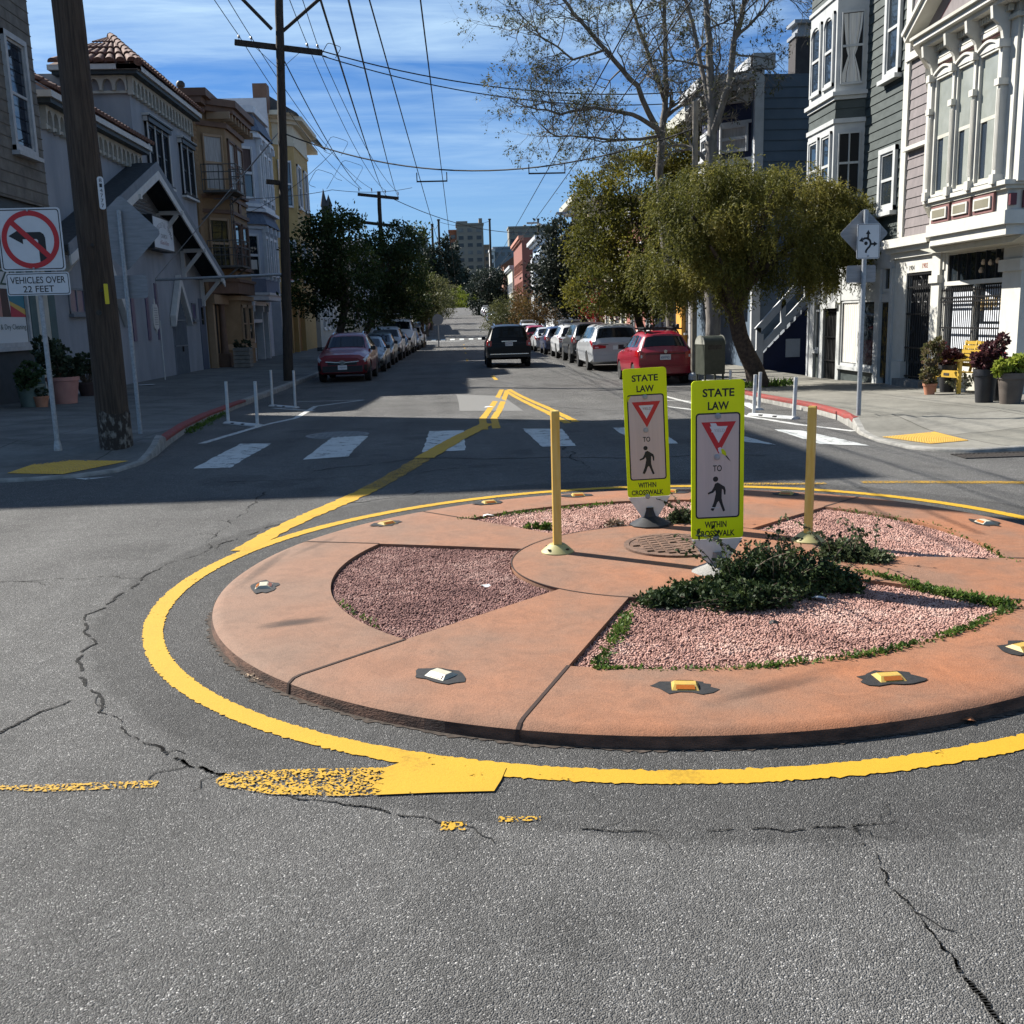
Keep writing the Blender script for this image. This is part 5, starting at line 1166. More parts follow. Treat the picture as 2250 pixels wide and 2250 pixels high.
for i in range(9): a=44.6+i*.6;L.box(mb,.4,1.35,a-.05,a+.05,10.12,10.4)
mb.build_each('cornice_bracket',M_BROWNL,bh)
for z0,z1 in((4.1,6.1),(7.3,9.5)):
    for a0,a1 in((45.5,46.8),(47.1,48.4)): window(L,bh,a0,a1,z0,z1,M_BROWND,o=.955,fw=.1,fd=.08,curtain=M_LACE if z0>7 else None)
    # window on the near slanted side of the bay
    mb=MB();p,q=Vector((-10.42,44.48,0)),Vector((-9.80,45.10,0));nn=Vector((.7,-.7,0))*.02
    mb.add([p+nn+Vector((0,0,z0)),q+nn+Vector((0,0,z0)),q+nn+Vector((0,0,z1)),p+nn+Vector((0,0,z1))],[(0,1,2,3)]);wv=mb.build('bay_side_window',M_LACE if z0>7 else GLASS,bh)
    mb=MB()
    for (u,v) in((p,q),):
        for zz in(z0,z1,(z0+z1)/2): mb.beam(u+nn*2+Vector((0,0,zz)),v+nn*2+Vector((0,0,zz)),.06,.10)
        for uu in(u,v): mb.beam(uu+nn*2+Vector((0,0,z0-.04)),uu+nn*2+Vector((0,0,z1+.04)),.06,.10)
    mb.build('side_window_frame',M_BROWNL,wv)
mb=MB();c=PX(493,440,-10.0);mb.lathe([(.001,-.03),(.33,-.02),(.36,.03),(.2,.09),(.001,.12)],(c.x+.12,c.y+.2,6.7),16,ax='x');mb.lathe([(.001,-.03),(.25,-.02),(.27,.03),(.12,.06)],(-9.62,47,6.7),16,ax='x');mb.build_each('carved_medallion',M_BROWND,bh,50)
M_FE=mat('fire_escape_iron',(.085,.08,.075),(.13,.12,.11),scale=9,rough=.7,metal=.3)
fe=MB();a0,a1=43.75,45.35
for z in(4.1,7.15):
    fe.box(-10.4,-9.0,a0,a1,z-.06,z);
    for i in range(9): y=a0+i*.2;fe.box(-10.38,-9.02,y,y+.05,z,z+.03)
    for hh in(.45,.75,1.05):
        fe.tube([(-10.4,a0,z+hh),(-9.0,a0,z+hh),(-9.0,a1,z+hh),(-10.1,a1,z+hh)],.022,5)
    for (x,y) in((-10.4,a0),(-9.7,a0),(-9.0,a0),(-9.0,(a0+a1)/2),(-9.0,a1),(-9.6,a1)): fe.tube([(x,y,z),(x,y,z+1.07)],.022,5)
    for i in range(7): fe.tube([(-10.3+i*.2,a0,z),(-10.3+i*.2,a0,z+1.05)],.009,4)
    for y in(a0+.1,a1-.1): fe.beam((-10.55,y,z-1.15),(-9.2,y,z-.06),.05,.07)
for dy in(0,.42): fe.tube([(-9.45,44.2+dy,4.1),(-9.45,44.45+dy,7.15)],.025,5)
for i in range(11): f=(i+.5)/11;fe.tube([(-9.45,44.2+.25*f,4.1+3.05*f),(-9.45,44.62+.25*f,4.1+3.05*f)],.016,4)
fe.build('fire_escape',M_FE,bh)
mb=MB();L.box(mb,0,.35,43.55,46.2,2.55,2.95);L.box(mb,0,.25,43.6,43.9,-.5,2.55);mb.build('porch_frame',M_BROWNL,bh)
mb=MB();L.box(mb,.0,.02,43.9,45.2,-.4,2.55);mb.build('porch_opening',M_VOID,bh)
mb=MB();mb.lathe([(.19,0),(.17,.05),(.15,1.0),(.13,1.9),(.12,2.0),(.2,2.1)],(-10.25,44.7,.45),14);mb.box(-10.5,-10.0,44.4,45.0,-.5,.45);mb.build('porch_column',M_BROWND,bh,50)
bay(L,bh,0,.75,45.9,50.0,-.6,2.75,.7,'lower_bay',M_BROWN)
window(L,bh,46.75,47.7,.85,2.55,M_BROWNL,o=.755,fw=.1,fd=.07,sill=False);window(L,bh,48.0,49.1,.85,2.55,M_BROWNL,o=.755,fw=.1,fd=.07,sill=False)
mb=MB();bayband(L,mb,0,.75,45.9,50.0,.55,.8,.7,.07);bayband(L,mb,0,.75,45.9,50.0,2.75,2.95,.7,.10);mb.build('moulding',M_BROWNL,bh)
# ------------------------------------------------------------------ white and blue house
M_WBLUE=mat('pale_blue_boards',(.36,.39,.45),(.42,.45,.50),scale=3,rough=.7)
M_WHT2=mat('white_trim_paint',(.52,.53,.55),(.60,.61,.62),scale=5,rough=.6)
M_SLATE=mat('blue_slate',(.07,.09,.13),(.12,.145,.19),scale=6,rough=.8,bump=.2,bscale=30)
M_MIDB=mat('slate_blue_paint',(.11,.135,.19),(.14,.165,.22),scale=3,rough=.7)
wh=thing('white_blue_house','white and pale blue victorian house with slate skirts, left of the near crossarm pole','house',(-10.6,54,0))
mb=MB();mb.box(-24,-10.6,50.3,58.4,-.8,11.6);siding(L,mb,0.002,50.3,58.4,-.6,11.4,.2,.015);mb.build('wall',M_WBLUE,wh)
bay(L,wh,0,1.0,51.0,56.2,3.05,11.4,.9,'bay',M_WBLUE)
for z0,z1,e in((2.85,3.1,.10),(3.1,3.22,.18),(6.3,6.5,.10),(7.1,7.25,.30),(7.35,7.5,.12),(10.6,10.75,.25),(10.75,10.9,.12)):
    mb=MB();bayband(L,mb,0,1.0,51.0,56.2,z0,z1,.9,e);mb.build('moulding',M_WHT2,wh)
mb=MB();bayband(L,mb,0,1.0,51.0,56.2,3.22,3.9,.9,.02);mb.build('blue_panel',M_MIDB,wh)
def skirt(z0,z1,e0,e1):
    mb=MB();A=[(0,51.0-e0),(1.0+e0,51.9-e0*.5),(1.0+e0,55.3+e0*.5),(0,56.2+e0)];B=[(0,51.0-e1),(1.0+e1,51.9-e1*.5),(1.0+e1,55.3+e1*.5),(0,56.2+e1)]
    mb.add([L.P(o,a,z0) for o,a in A]+[L.P(o,a,z1) for o,a in B],[(0,1,5,4),(1,2,6,5),(2,3,7,6)]);mb.build('slate_skirt',M_SLATE,wh)
skirt(6.5,7.1,.30,.05);skirt(10.9,11.75,.25,-.1)
mb=MB();bayband(L,mb,-.3,1.0,50.8,56.4,11.75,12.05,.9,.05);L.box(mb,-.4,.2,50.2,58.5,11.5,11.8);mb.build('cornice',M_WHT2,wh)
for z0,z1,c in((4.05,6.0,None),(7.75,10.1,M_CURTR)):
    for a0,a1 in((52.0,52.9),(53.15,54.05),(54.3,55.2)): window(L,wh,a0,a1,z0,z1,M_WHT2,o=1.005,fw=.13,fd=.11,sill=False)
    p,q=Vector((-10.43,51.15,0)),Vector((-9.83,51.69,0));nn=Vector((.67,-.74,0))*.03;mb=MB();mb.add([p+nn+Vector((0,0,z0)),q+nn+Vector((0,0,z0)),q+nn+Vector((0,0,z1)),p+nn+Vector((0,0,z1))],[(0,1,2,3)]);wv=mb.build('bay_side_window',GLASS,wh)
    if c:
        mb=MB();zz=z0+(z1-z0)*.45;mb.add([p+nn*1.3+Vector((0,0,zz)),q+nn*1.3+Vector((0,0,zz+.1)),q+nn*1.3+Vector((0,0,z1)),p+nn*1.3+Vector((0,0,z1))],[(0,1,2,3)]);mb.build('curtain',c,wv)
    else:
        mb=MB();m_=p.lerp(q,.3);mb.add([m_+nn*1.3+Vector((0,0,z0+.3)),p.lerp(q,.85)+nn*1.3+Vector((0,0,z0+.3)),p.lerp(q,.85)+nn*1.3+Vector((0,0,z0+.75)),m_+nn*1.3+Vector((0,0,z0+.75))],[(0,1,2,3)]);mb.build('paper_notice',M_CURT,wv)
    mb=MB()
    for zz in(z0,z1,(z0+z1)/2): mb.beam(p+nn*1.6+Vector((0,0,zz)),q+nn*1.6+Vector((0,0,zz)),.07,.12)
    for uu in(p,q): mb.beam(uu+nn*1.6+Vector((0,0,z0-.06)),uu+nn*1.6+Vector((0,0,z1+.06)),.07,.14)
    mb.build('side_window_frame',M_WHT2,wv)
    mb=MB()
    for a in(51.95,53.02,54.18,55.25): L.box(mb,1.0,1.16,a-.06,a+.06,z0-.2,z1+.15);L.box(mb,1.0,1.3,a-.08,a+.08,z1+.15,z1+.45)
    mb.build_each('bay_column',M_WHT2,wh)
mb=MB();L.box(mb,0,.03,51.1,57.3,-.6,2.8);mb.build('shopfront',mat('dark_green_front',(.03,.042,.045),rough=.5),wh)
mb=MB()
for a in(51.2,53.5,55.0): L.box(mb,.03,.42,a-.07,a+.07,-.5,2.45);L.box(mb,.03,.5,a-.11,a+.11,2.3,2.6)
L.box(mb,.03,.4,51.2,53.5,1.75,1.92);L.box(mb,.03,.5,51.0,55.3,2.6,2.8);mb.build_each('porch_post',M_WHT2,wh)
mb=MB();L.box(mb,.031,.05,52.3,52.9,.2,1.6);L.box(mb,.031,.05,51.6,52.1,.0,1.6);mb.build_each('shop_pane',GLASSB,wh)
mb=MB();L.poly(mb,[(55.15,-.4),(56.0,-.4),(56.0,1.9),(55.85,2.25),(55.58,2.4),(55.3,2.25),(55.15,1.9)],.03,.06);mb.build('door',mat('lilac_grey_door',(.24,.24,.29),rough=.6),wh)
# ------------------------------------------------------------------ yellow house
M_OCHRE=mat('ochre_yellow_boards',(.34,.235,.095),(.40,.285,.12),scale=2,rough=.8)
M_CREAMC=mat('cream_cornice',(.50,.46,.36),(.42,.39,.31),scale=3,rough=.7)
yh=thing('yellow_house','ochre yellow corner bay house with a cream cornice behind the near crossarm pole','house',(-10.6,68,0))
mb=MB();mb.box(-24,-10.6,61.5,76,-.8,13.6);siding(L,mb,0.002,61.5,76,-.6,13.4,.22,.015);mb.build('wall',M_OCHRE,yh)
mb=MB();mb.box(-24,-10.55,61.2,61.49,-.8,14.4);mb.build('pale_side_wall',mat('pale_side_boards',(.36,.37,.40),(.42,.43,.45),scale=3,rough=.8),yh)
bay(L,yh,0,1.05,62.6,70.2,3.6,12.6,1.0,'bay',M_OCHRE)
for z0,z1,e,m_ in((3.55,3.7,.06,M_OCHRE),(12.1,12.3,.08,M_CREAMC),(12.3,13.3,.02,M_CREAMC),(13.3,13.5,.35,M_CREAMC),(13.5,13.75,.65,M_CREAMC)):
    mb=MB();bayband(L,mb,0,1.05,62.6,70.2,z0,z1,1.0,e);mb.build('cornice' if z0>12 else 'moulding',m_,yh)
mb=MB();L.box(mb,-.4,.9,61.5,76,13.55,13.8);mb.build('cornice',M_CREAMC,yh)
mb=MB();mb.add([L.P(1.6,62.2,13.75),L.P(1.6,76,13.75),L.P(-.6,76,15.2),L.P(-.6,63.0,15.2),L.P(-.6,61.6,13.75)],[(0,1,2,3),(0,3,4)]);mb.build('roof_skirt',M_DKSH,yh)
mb=MB();mb.box(-11.3,-10.5,61.25,62.1,13.6,15.2);mb.build('chimney',M_BROWND,yh)
for z0,z1 in((4.2,6.6),(8.6,11.2)):
    for a0,a1 in((64.2,65.6),(66.9,68.3)): window(L,yh,a0,a1,z0,z1,M_WHT2,o=1.055,fw=.14,fd=.1)
    p,q=Vector((-10.4,62.78,0)),Vector((-9.78,63.38,0));nn=Vector((.69,-.72,0))*.03;mb=MB();mb.add([p+nn+Vector((0,0,z0)),q+nn+Vector((0,0,z0)),q+nn+Vector((0,0,z1)),p+nn+Vector((0,0,z1))],[(0,1,2,3)]);wv=mb.build('bay_side_window',GLASSB,yh)
    mb=MB()
    for zz in(z0,z1,(z0+z1)/2): mb.beam(p+nn*1.6+Vector((0,0,zz)),q+nn*1.6+Vector((0,0,zz)),.07,.10)
    for uu in(p,q): mb.beam(uu+nn*1.6+Vector((0,0,z0-.06)),uu+nn*1.6+Vector((0,0,z1+.06)),.07,.12)
    mb.build('side_window_frame',M_WHT2,wv)
mb=MB()
for a0,a1 in((62.2,63.3),(64.0,65.6),(66.4,68.6)): L.box(mb,0,.04,a0,a1,-.5,2.6)
mb.build_each('garage_door',mat('orange_brown_door',(.28,.14,.04),(.22,.11,.035),scale=4,rough=.6),yh)
mb=MB()
for a in(63.6,65.9,68.9): L.box(mb,0,.3,a-.12,a+.12,-.5,3.3)
mb.build_each('pilaster',M_OCHRE,yh)
ph=thing('pale_house','pale two storey house half hidden behind the left street trees','house',(-10.6,83,0))
mb=MB();mb.box(-22,-10.4,77,89,-.8,7.5);mb.build('wall',mat('pale_grey_stucco',(.36,.36,.34),(.42,.42,.40),scale=2,rough=.9),ph)
P_=Fac(-1,-10.4)
for a in(78.5,81,83.5,86): window(P_,ph,a,a+1.3,1.2,2.9,M_WHT2);window(P_,ph,a,a+1.3,4.4,6.3,M_WHT2)
mb=MB();P_.box(mb,0,.5,76.9,89.1,7.4,7.8);mb.build('cornice',M_WHT2,ph)
for i,(y0,y1,h,c,l) in enumerate(((106,118,9,(.30,.26,.2),'tan house beyond the crossing, first behind the left trees'),(118.3,132,10.5,(.34,.34,.36),'grey house beyond the crossing behind the left trees'),(132.3,150,9.5,(.36,.32,.25),'cream house up the hill behind the left trees'))):
    t=thing('hill_house',l,'house',(-11,(y0+y1)/2,ground_z(y0)));mb=MB();z=ground_z(y0);mb.box(-24,-11,y0,y1,z-1,z+h);mb.build('wall',mat('house_wall_%s'%('tan','grey','cream')[i],c,tuple(x*1.15 for x in c),scale=2,rough=.9),t);FF=Fac(-1,-11)
    for a in range(3):
        for b_ in range(2): window(FF,t,y0+1.5+a*3.6,y0+2.9+a*3.6,z+1.4+b_*3.2,z+3.2+b_*3.2,M_WHT2)
    mb=MB();FF.box(mb,-.3,.5,y0,y1,z+h-.1,z+h+.35);mb.build('cornice',M_WHT2,t)
# ------------------------------------------------------------------ RIGHT SIDE: cream corner house
Rr=Fac(1,9.6)
M_CREAM=mat('cream_white_paint',(.44,.43,.385),(.50,.49,.45),scale=4,rough=.55,bump=.05,bscale=90)
M_CREAM2=mat('ivory_trim',(.37,.36,.30),(.44,.43,.38),scale=5,rough=.55)
M_MAUVE=mat('mauve_grey_boards',(.135,.118,.118),(.18,.155,.155),scale=2.5,rough=.7,stretch=(1,3,1))
M_ROSE=mat('rose_panel',(.15,.07,.067),(.19,.095,.09),scale=4,rough=.6)
M_SAGE=mat('sage_panel',(.15,.14,.095),(.18,.165,.12),scale=4,rough=.6)
M_MAROON=mat('maroon_trim',(.09,.022,.028),rough=.5)
M_GATE=mat('black_wrought_iron',(.012,.012,.013),rough=.45,metal=.3)
cr=thing('cream_house','cream corner victorian with a wide carved bay over a barred shopfront','house',(9.6,19,0))
mb=MB();mb.box(9.6,22,16.8,21.78,2.6,12.5);mb.box(9.75,22,16.9,21.78,-.6,2.6);mb.build('wall',M_CREAM,cr)
mb=MB();siding(Rr,mb,.005,19.9,21.62,3.05,12.4,.2,.018);mb.build('siding',M_MAUVE,cr)
mb=MB();Rr.box(mb,-.02,.06,21.62,21.86,-.4,12.5);mb.build('corner_board',M_CREAM,cr)
# bay: corner bay with front plane 0.95 m out
B0,B1=15.85,18.5;BO=.95;S1=20.5
def cbay(mb,z0,z1,e,mi=0):
    pts=[(0,S1+e),(BO+e,B1+e*.6),(BO+e,B0-e),(-6,B0-e),(-6,16.9),(-1,16.9)]
    k=len(pts);mb.add([Rr.P(o,a,z) for z in(z0,z1) for o,a in pts],[tuple(range(k)),tuple(range(2*k-1,k-1,-1))]+[(i,(i+1)%k,k+(i+1)%k,k+i) for i in range(k)],mi)
mb=MB();cbay(mb,2.95,12.4,-.02);mb.build('bay',M_CREAM,cr)
for z0,z1,e,m_ in((2.68,2.84,-.04,M_CREAM),(2.84,3.05,.03,M_CREAM),(3.37,3.43,.05,M_CREAM2),(3.43,3.50,.10,M_CREAM),(5.88,5.94,.04,M_CREAM2),(6.10,6.17,.24,M_CREAM),(6.17,6.26,.34,M_CREAM),(6.26,6.31,.40,M_CREAM2)):
    mb=MB();cbay(mb,z0,z1,e);mb.build('moulding',m_,cr)
mb=MB();Rr.poly(mb,[(B1+.9,2.675),(B0-.1,2.675),(B0+.3,2.58),(B1+.4,2.58)],-.2,BO*.7);mb.build('bay_soffit',M_CREAM2,cr)
wy=[(17.68,18.34),(16.95,17.57),(16.2,16.84)]
for i,(a0,a1) in enumerate(wy):
    wn=window(Rr,cr,a0,a1,3.52,5.55,M_CREAM,o=BO-.02,fw=.042,fd=.085,gm=GLASSB,sash=M_CREAM2,sill=False)
    mb=MB();n=12;z=5.55
    for k in range(n):
        t0,t1=k/n,(k+1)/n;f=lambda t:.09*math.sin(math.pi*t)
        A0,A1=a0+(a1-a0)*t0,a0+(a1-a0)*t1
        Rr.poly(mb,[(A0,z),(A1,z),(A1,z+.03+f(t1)),(A0,z+.03+f(t0))],BO,BO+.085);Rr.poly(mb,[(A0,z+.03+f(t0)),(A1,z+.03+f(t1)),(A1,z+.07+f(t1)),(A0,z+.07+f(t0))],BO,BO+.12)
    mb.build('arched_head',M_CREAM,wn)
    mb=MB();t=.5;Rr.box(mb,BO+.013,BO+.02,a0+.09,a0+(a1-a0)*.55,3.62,4.5);Rr.box(mb,BO+.012,BO+.018,a0+.07,a1-.07,4.56,5.49);mb.build('curtain',mat('grey_green_blind_%d'%i,(.20,.215,.19),(.27,.285,.26),scale=2,rough=.25,spec=.8),wn)
    mb=MB();Rr.box(mb,BO,BO+.05,a0+.02,a1-.02,5.74,5.88);mb.build('frieze_panel',M_ROSE,cr)
    mb=MB();Rr.box(mb,BO+.05,BO+.085,a0+.06,a1-.06,5.775,5.845);Rr.box(mb,BO+.05,BO+.075,a0+.02,a1-.02,5.865,5.885);mb.build('frieze_moulding',M_CREAM,cr)
    mb=MB();Rr.box(mb,BO-.01,BO+.03,a0+.0,a1-.0,3.06,3.37);mb.build('apron_panel',M_ROSE,cr)
    mb=MB();Rr.box(mb,BO+.03,BO+.06,a0+.05,a1-.05,3.12,3.31);mb.build('apron_frame',M_CREAM,cr)
    mb=MB();Rr.box(mb,BO+.061,BO+.064,a0+.10,a1-.10,3.15,3.28);mb.build('apron_inset',M_SAGE,cr)
mb=MB()
for a in(18.44,17.62,16.9,16.1):
    Rr.box(mb,BO-.02,BO+.10,a-.036,a+.036,3.47,5.55);Rr.box(mb,BO-.02,BO+.15,a-.065,a+.065,3.47,3.62);Rr.box(mb,BO-.02,BO+.15,a-.07,a+.07,4.95,5.05);Rr.box(mb,BO-.02,BO+.17,a-.06,a+.06,5.5,5.62)
    for k in range(3): Rr.box(mb,BO+.11,BO+.118,a-.035+k*.027,a-.022+k*.027,3.7,4.9)
    # scrolled bracket under the cornice
    pr=[(0,5.56),(.13,5.56),(.10,5.64),(.12,5.74),(.18,5.84),(.28,5.92),(.30,6.10),(0,6.10)];k=len(pr)
    vs=[Rr.P(BO+o,a-.036,z) for o,z in pr]+[Rr.P(BO+o,a+.036,z) for o,z in pr]
    mb.add(vs,[tuple(range(k)),tuple(range(2*k-1,k-1,-1))]+[(i,(i+1)%k,k+(i+1)%k,k+i) for i in range(k)])
mb.build_each('carved_column',M_CREAM,cr)
mb=MB()
for i in range(34): a=B0+.1+i*.077;Rr.box(mb,BO+.02,BO+.10,a,a+.042,6.0,6.09)
mb.build('dentil_course',M_CREAM2,cr)
# narrow slanted side of the bay
p,q=Vector((Rr.X(.12),S1-.32,0)),Vector((Rr.X(BO-.12),B1+.28,0));d=(q-p).normalized();nn=Vector((-d.y,d.x,0));nn=nn if nn.x<0 else -nn
nn=nn if nn.y>0 or True else nn
mb=MB();e=nn*.03;mb.add([p+e+Vector((0,0,3.6)),q+e+Vector((0,0,3.6)),q+e+Vector((0,0,5.5)),p+e+Vector((0,0,5.5))],[(0,1,2,3)]);sw=mb.build('bay_side_window',GLASSB,cr)
mb=MB()
for zz in(3.55,5.55,4.5): mb.beam(p+e*2+Vector((0,0,zz)),q+e*2+Vector((0,0,zz)),.08,.1)
for uu in(p,q,p.lerp(q,.33),): mb.beam(uu+e*2+Vector((0,0,3.5)),uu+e*2+Vector((0,0,5.6)),.08,.1)
mb.beam(p+e*3+Vector((0,0,5.75)),q+e*3+Vector((0,0,5.75)),.16,.14);mb.build('side_window_frame',M_CREAM,sw)
# south face windows of the bay (seen at the right edge)
mb=MB()
for x0 in(9.0,10.3,11.6):
    mb.box(x0,x0+.95,B0-.002,B0+.03,3.55,5.55)
mb.build_each('south_window',GLASS,cr)
mb=MB()
for x0 in(9.0,10.3,11.6):
    mb.box(x0-.08,x0,B0-.1,B0+.01,3.5,5.6);mb.box(x0+.95,x0+1.03,B0-.1,B0+.01,3.5,5.6);mb.box(x0-.08,x0+1.03,B0-.12,B0+.01,5.6,5.75);mb.box(x0,x0+.95,B0-.05,B0+.01,4.5,4.57)
for x0 in(8.72,10.0,11.3): mb.box(x0,x0+.16,B0-.16,B0+.01,3.47,6.2)
mb.build('south_window_frame',M_CREAM,cr)
mb=MB();mb.box(8.9,9.9,B0-.03,B0,3.08,3.34);mb.box(8.68,8.78,B0-.06,B0,3.12,3.3);mb.build('south_panel',M_MAROON,cr)
# pediment
mb=MB();pa,pb,pz=B0-.35,B1+.55,6.31;pm=(pa+pb)/2
Rr.poly(mb,[(pa,pz),(pb,pz),(pm,pz+1.0)],BO-.5,BO+.1,0);
for sg,a in((1,pa),(-1,pb)):
    mb.beam(Rr.P(BO+.22,a,pz+.05),Rr.P(BO+.22,pm,pz+1.06),.30,.12,1);mb.beam(Rr.P(BO+.32,a,pz+.13),Rr.P(BO+.32,pm,pz+1.16),.2,.07,1)
Rr.poly(mb,[(pa+.75,pz+.10),(pb-.75,pz+.10),(pm,pz+.7)],BO+.1,BO+.13,2);Rr.poly(mb,[(pa+.95,pz+.13),(pb-.95,pz+.13),(pm,pz+.6)],BO+.13,BO+.15,0)
mb.build('pediment',[M_MAUVE,M_CREAM,M_ROSE],cr)
for a0,a1 in((17.5,18.2),(16.3,17.2)): window(Rr,cr,a0,a1,7.9,9.8,M_CREAM,o=BO-.02,fw=.08,fd=.1,gm=GLASSB)
window(Rr,cr,20.5,21.2,7.2,9.0,M_CREAM,o=.03,fw=.09,fd=.09,gm=GLASSB)
mb=MB();Rr.box(mb,0,.10,19.6,21.75,6.6,6.75);Rr.box(mb,0,.14,19.8,21.62,3.95+.85,3.95+.93);mb.build_each('string_course',M_CREAM,cr)
# ground floor
for z0,z1,o,a1 in((2.62,2.74,.16,21.9),(2.74,2.84,.26,21.95),(2.84,3.02,.36,21.98),(2.30,2.62,.08,21.62)):
    mb=MB();Rr.box(mb,-.05,o,19.6,a1,z0,z1);mb.build('entablature',M_CREAM,cr)
mb=MB();Rr.box(mb,-.1,.10,21.2,21.62,-.3,2.3);Rr.box(mb,-.1,.16,21.17,21.64,-.4,.45);Rr.box(mb,-.1,.12,19.68,20.02,-.3,2.62);Rr.box(mb,-.1,.17,19.66,20.04,-.4,.5);Rr.box(mb,-.1,.17,19.66,20.04,2.05,2.2)
Rr.box(mb,-.15,.12,16.75,17.35,-.4,2.75);Rr.box(mb,-.15,.17,16.7,17.4,-.5,.55);Rr.box(mb,-.15,.18,16.7,17.4,2.15,2.35);Rr.box(mb,-.15,.20,16.7,17.4,2.55,2.7);mb.build_each('pilaster',M_CREAM,cr)
mb=MB();Rr.box(mb,-.12,-.02,20.02,21.2,-.2,2.3);op=mb.build('entry_recess',M_VOID,cr)
mb=MB();Rr.box(mb,-.1,.3,19.98,21.25,-.3,.10);Rr.box(mb,-.1,.55,19.95,21.3,-.35,-.05);mb.build('entry_step',mat('dark_stone',(.12,.12,.115),(.18,.175,.165),scale=9,rough=.9),cr)
g=MB()
for i in range(12): a=20.05+i*.1035;g.tube([Rr.P(.06,a,.1),Rr.P(.06,a,2.28)],.011,5)
for z in(.15,.75,1.45,2.0,2.26): g.beam(Rr.P(.06,20.03,z),Rr.P(.06,21.2,z),.03,.035)
for (a,z) in((20.3,1.75),(20.6,1.75),(20.9,1.75),(20.3,1.1),(20.9,1.1),(20.6,.45),(20.3,.45),(20.9,.45),(20.6,2.1)):
    for sg in(-1,1):
        pts=[Rr.P(.07,a+sg*(.02+.09*(k/14)*math.cos(k*.62)),z+.10*(k/14)*math.sin(k*.62)*1.2) for k in range(15)];g.tube(pts,.009,4)
g.build('entry_gate',M_GATE,cr)
mb=MB();mb.text('1904',Rr.P(.085,21.0,2.40),Rr.td(),(0,0,1),.24,.10);mb.build('house_number',M_INK,cr)
mb=MB();mb.text('1902',Rr.P(.085,20.4,2.42),Rr.td(),(0,0,1),.24,.10);mb.build('house_number',mat('rust_ink',(.25,.06,.03),rough=.6),cr)
# shop window with posters, transom and iron grille
mb=MB();Rr.box(mb,-.3,-.28,17.3,19.7,.4,2.6);mb.build('shop_interior',M_VOID,cr)
mb=MB();Rr.box(mb,-.1,.05,17.35,19.66,.28,.55);Rr.box(mb,-.1,.09,17.35,19.66,.50,.58);Rr.box(mb,-.1,.06,17.35,19.66,1.98,2.06);Rr.box(mb,-.1,.06,17.35,19.66,2.56,2.75);Rr.box(mb,-.1,.05,19.5,19.66,.5,2.6);Rr.box(mb,-.08,.03,18.42,18.50,.55,2.0);mb.build('shopfront_frame',M_CREAM,cr)
mb=MB();Rr.box(mb,-.1,.05,17.35,19.66,-.4,.28);mb.build('shopfront_base',M_CREAM2,cr)
mb=MB();Rr.box(mb,-.06,-.05,17.35,19.5,.58,1.98);mb.build('shop_pane',GLASS,cr)
mb=MB();Rr.box(mb,-.045,-.04,18.55,19.4,.78,1.85);Rr.box(mb,-.045,-.041,17.5,18.35,.62,1.25);Rr.box(mb,-.045,-.042,17.45,18.2,1.3,1.95);mb.build_each('white_blind',mat('white_paper',(.66,.69,.74),(.58,.61,.66),scale=2,rough=.8,stretch=(1,1,9)),cr)
mb=MB()
for a,z,c_ in((17.62,1.62,0),(17.8,1.66,0),(17.95,1.6,0),(18.1,1.64,0),(18.3,1.6,1)): Rr.box(mb,-.038,-.034,a-.06,a+.06,z-.1,z+.1)
mb.build('orange_poster',mat('orange_print',(.55,.32,.08),(.6,.5,.3),scale=9,rough=.7),cr)
mb=MB();Rr.box(mb,-.02,-.01,17.4,19.5,2.06,2.56);tr=mb.build('transom_pane',GLASS,cr)
mb=MB()
for i in range(7): a=17.42+i*.345;Rr.box(mb,-.01,.03,a-.016,a+.016,2.06,2.56)
mb.build_each('transom_bar',M_BLKF,tr)
mb=MB()
for a,z in((17.75,2.36),(18.0,2.34),(18.25,2.36),(18.32,2.22)): mb.lathe([(.001,-.05),(.035,-.04),(.045,0),(.02,.05),(.001,.06)],Rr.P(.0,a,z),8)
mb.build_each('pendant_lamp',mat('warm_glass',(.55,.42,.3),rough=.3),cr)
g=MB()
for i in range(30):
    a=17.42+i*.074;g.tube([Rr.P(.10,a,.56),Rr.P(.10,a,1.86)],.0105,5,caps=False);g.lathe([(.0105,0),(.022,.03),(.001,.10)],Rr.P(.10,a,1.86),5,cap=False)
    for sg in(-1,1): g.tube([Rr.P(.10,a+.037+.028*math.cos(k*math.pi/4),1.71+.03*math.sin(k*math.pi/4)) for k in range(9)],.006,4,caps=False) if sg>0 else g.tube([Rr.P(.10,a+.037+.028*math.cos(k*math.pi/4),.66+.03*math.sin(k*math.pi/4)) for k in range(9)],.006,4,caps=False)
for z in(.60,.72,1.18,1.67,1.75): g.beam(Rr.P(.10,17.38,z),Rr.P(.10,19.6,z),.022,.03)
g.build('window_grille',M_GATE,cr)
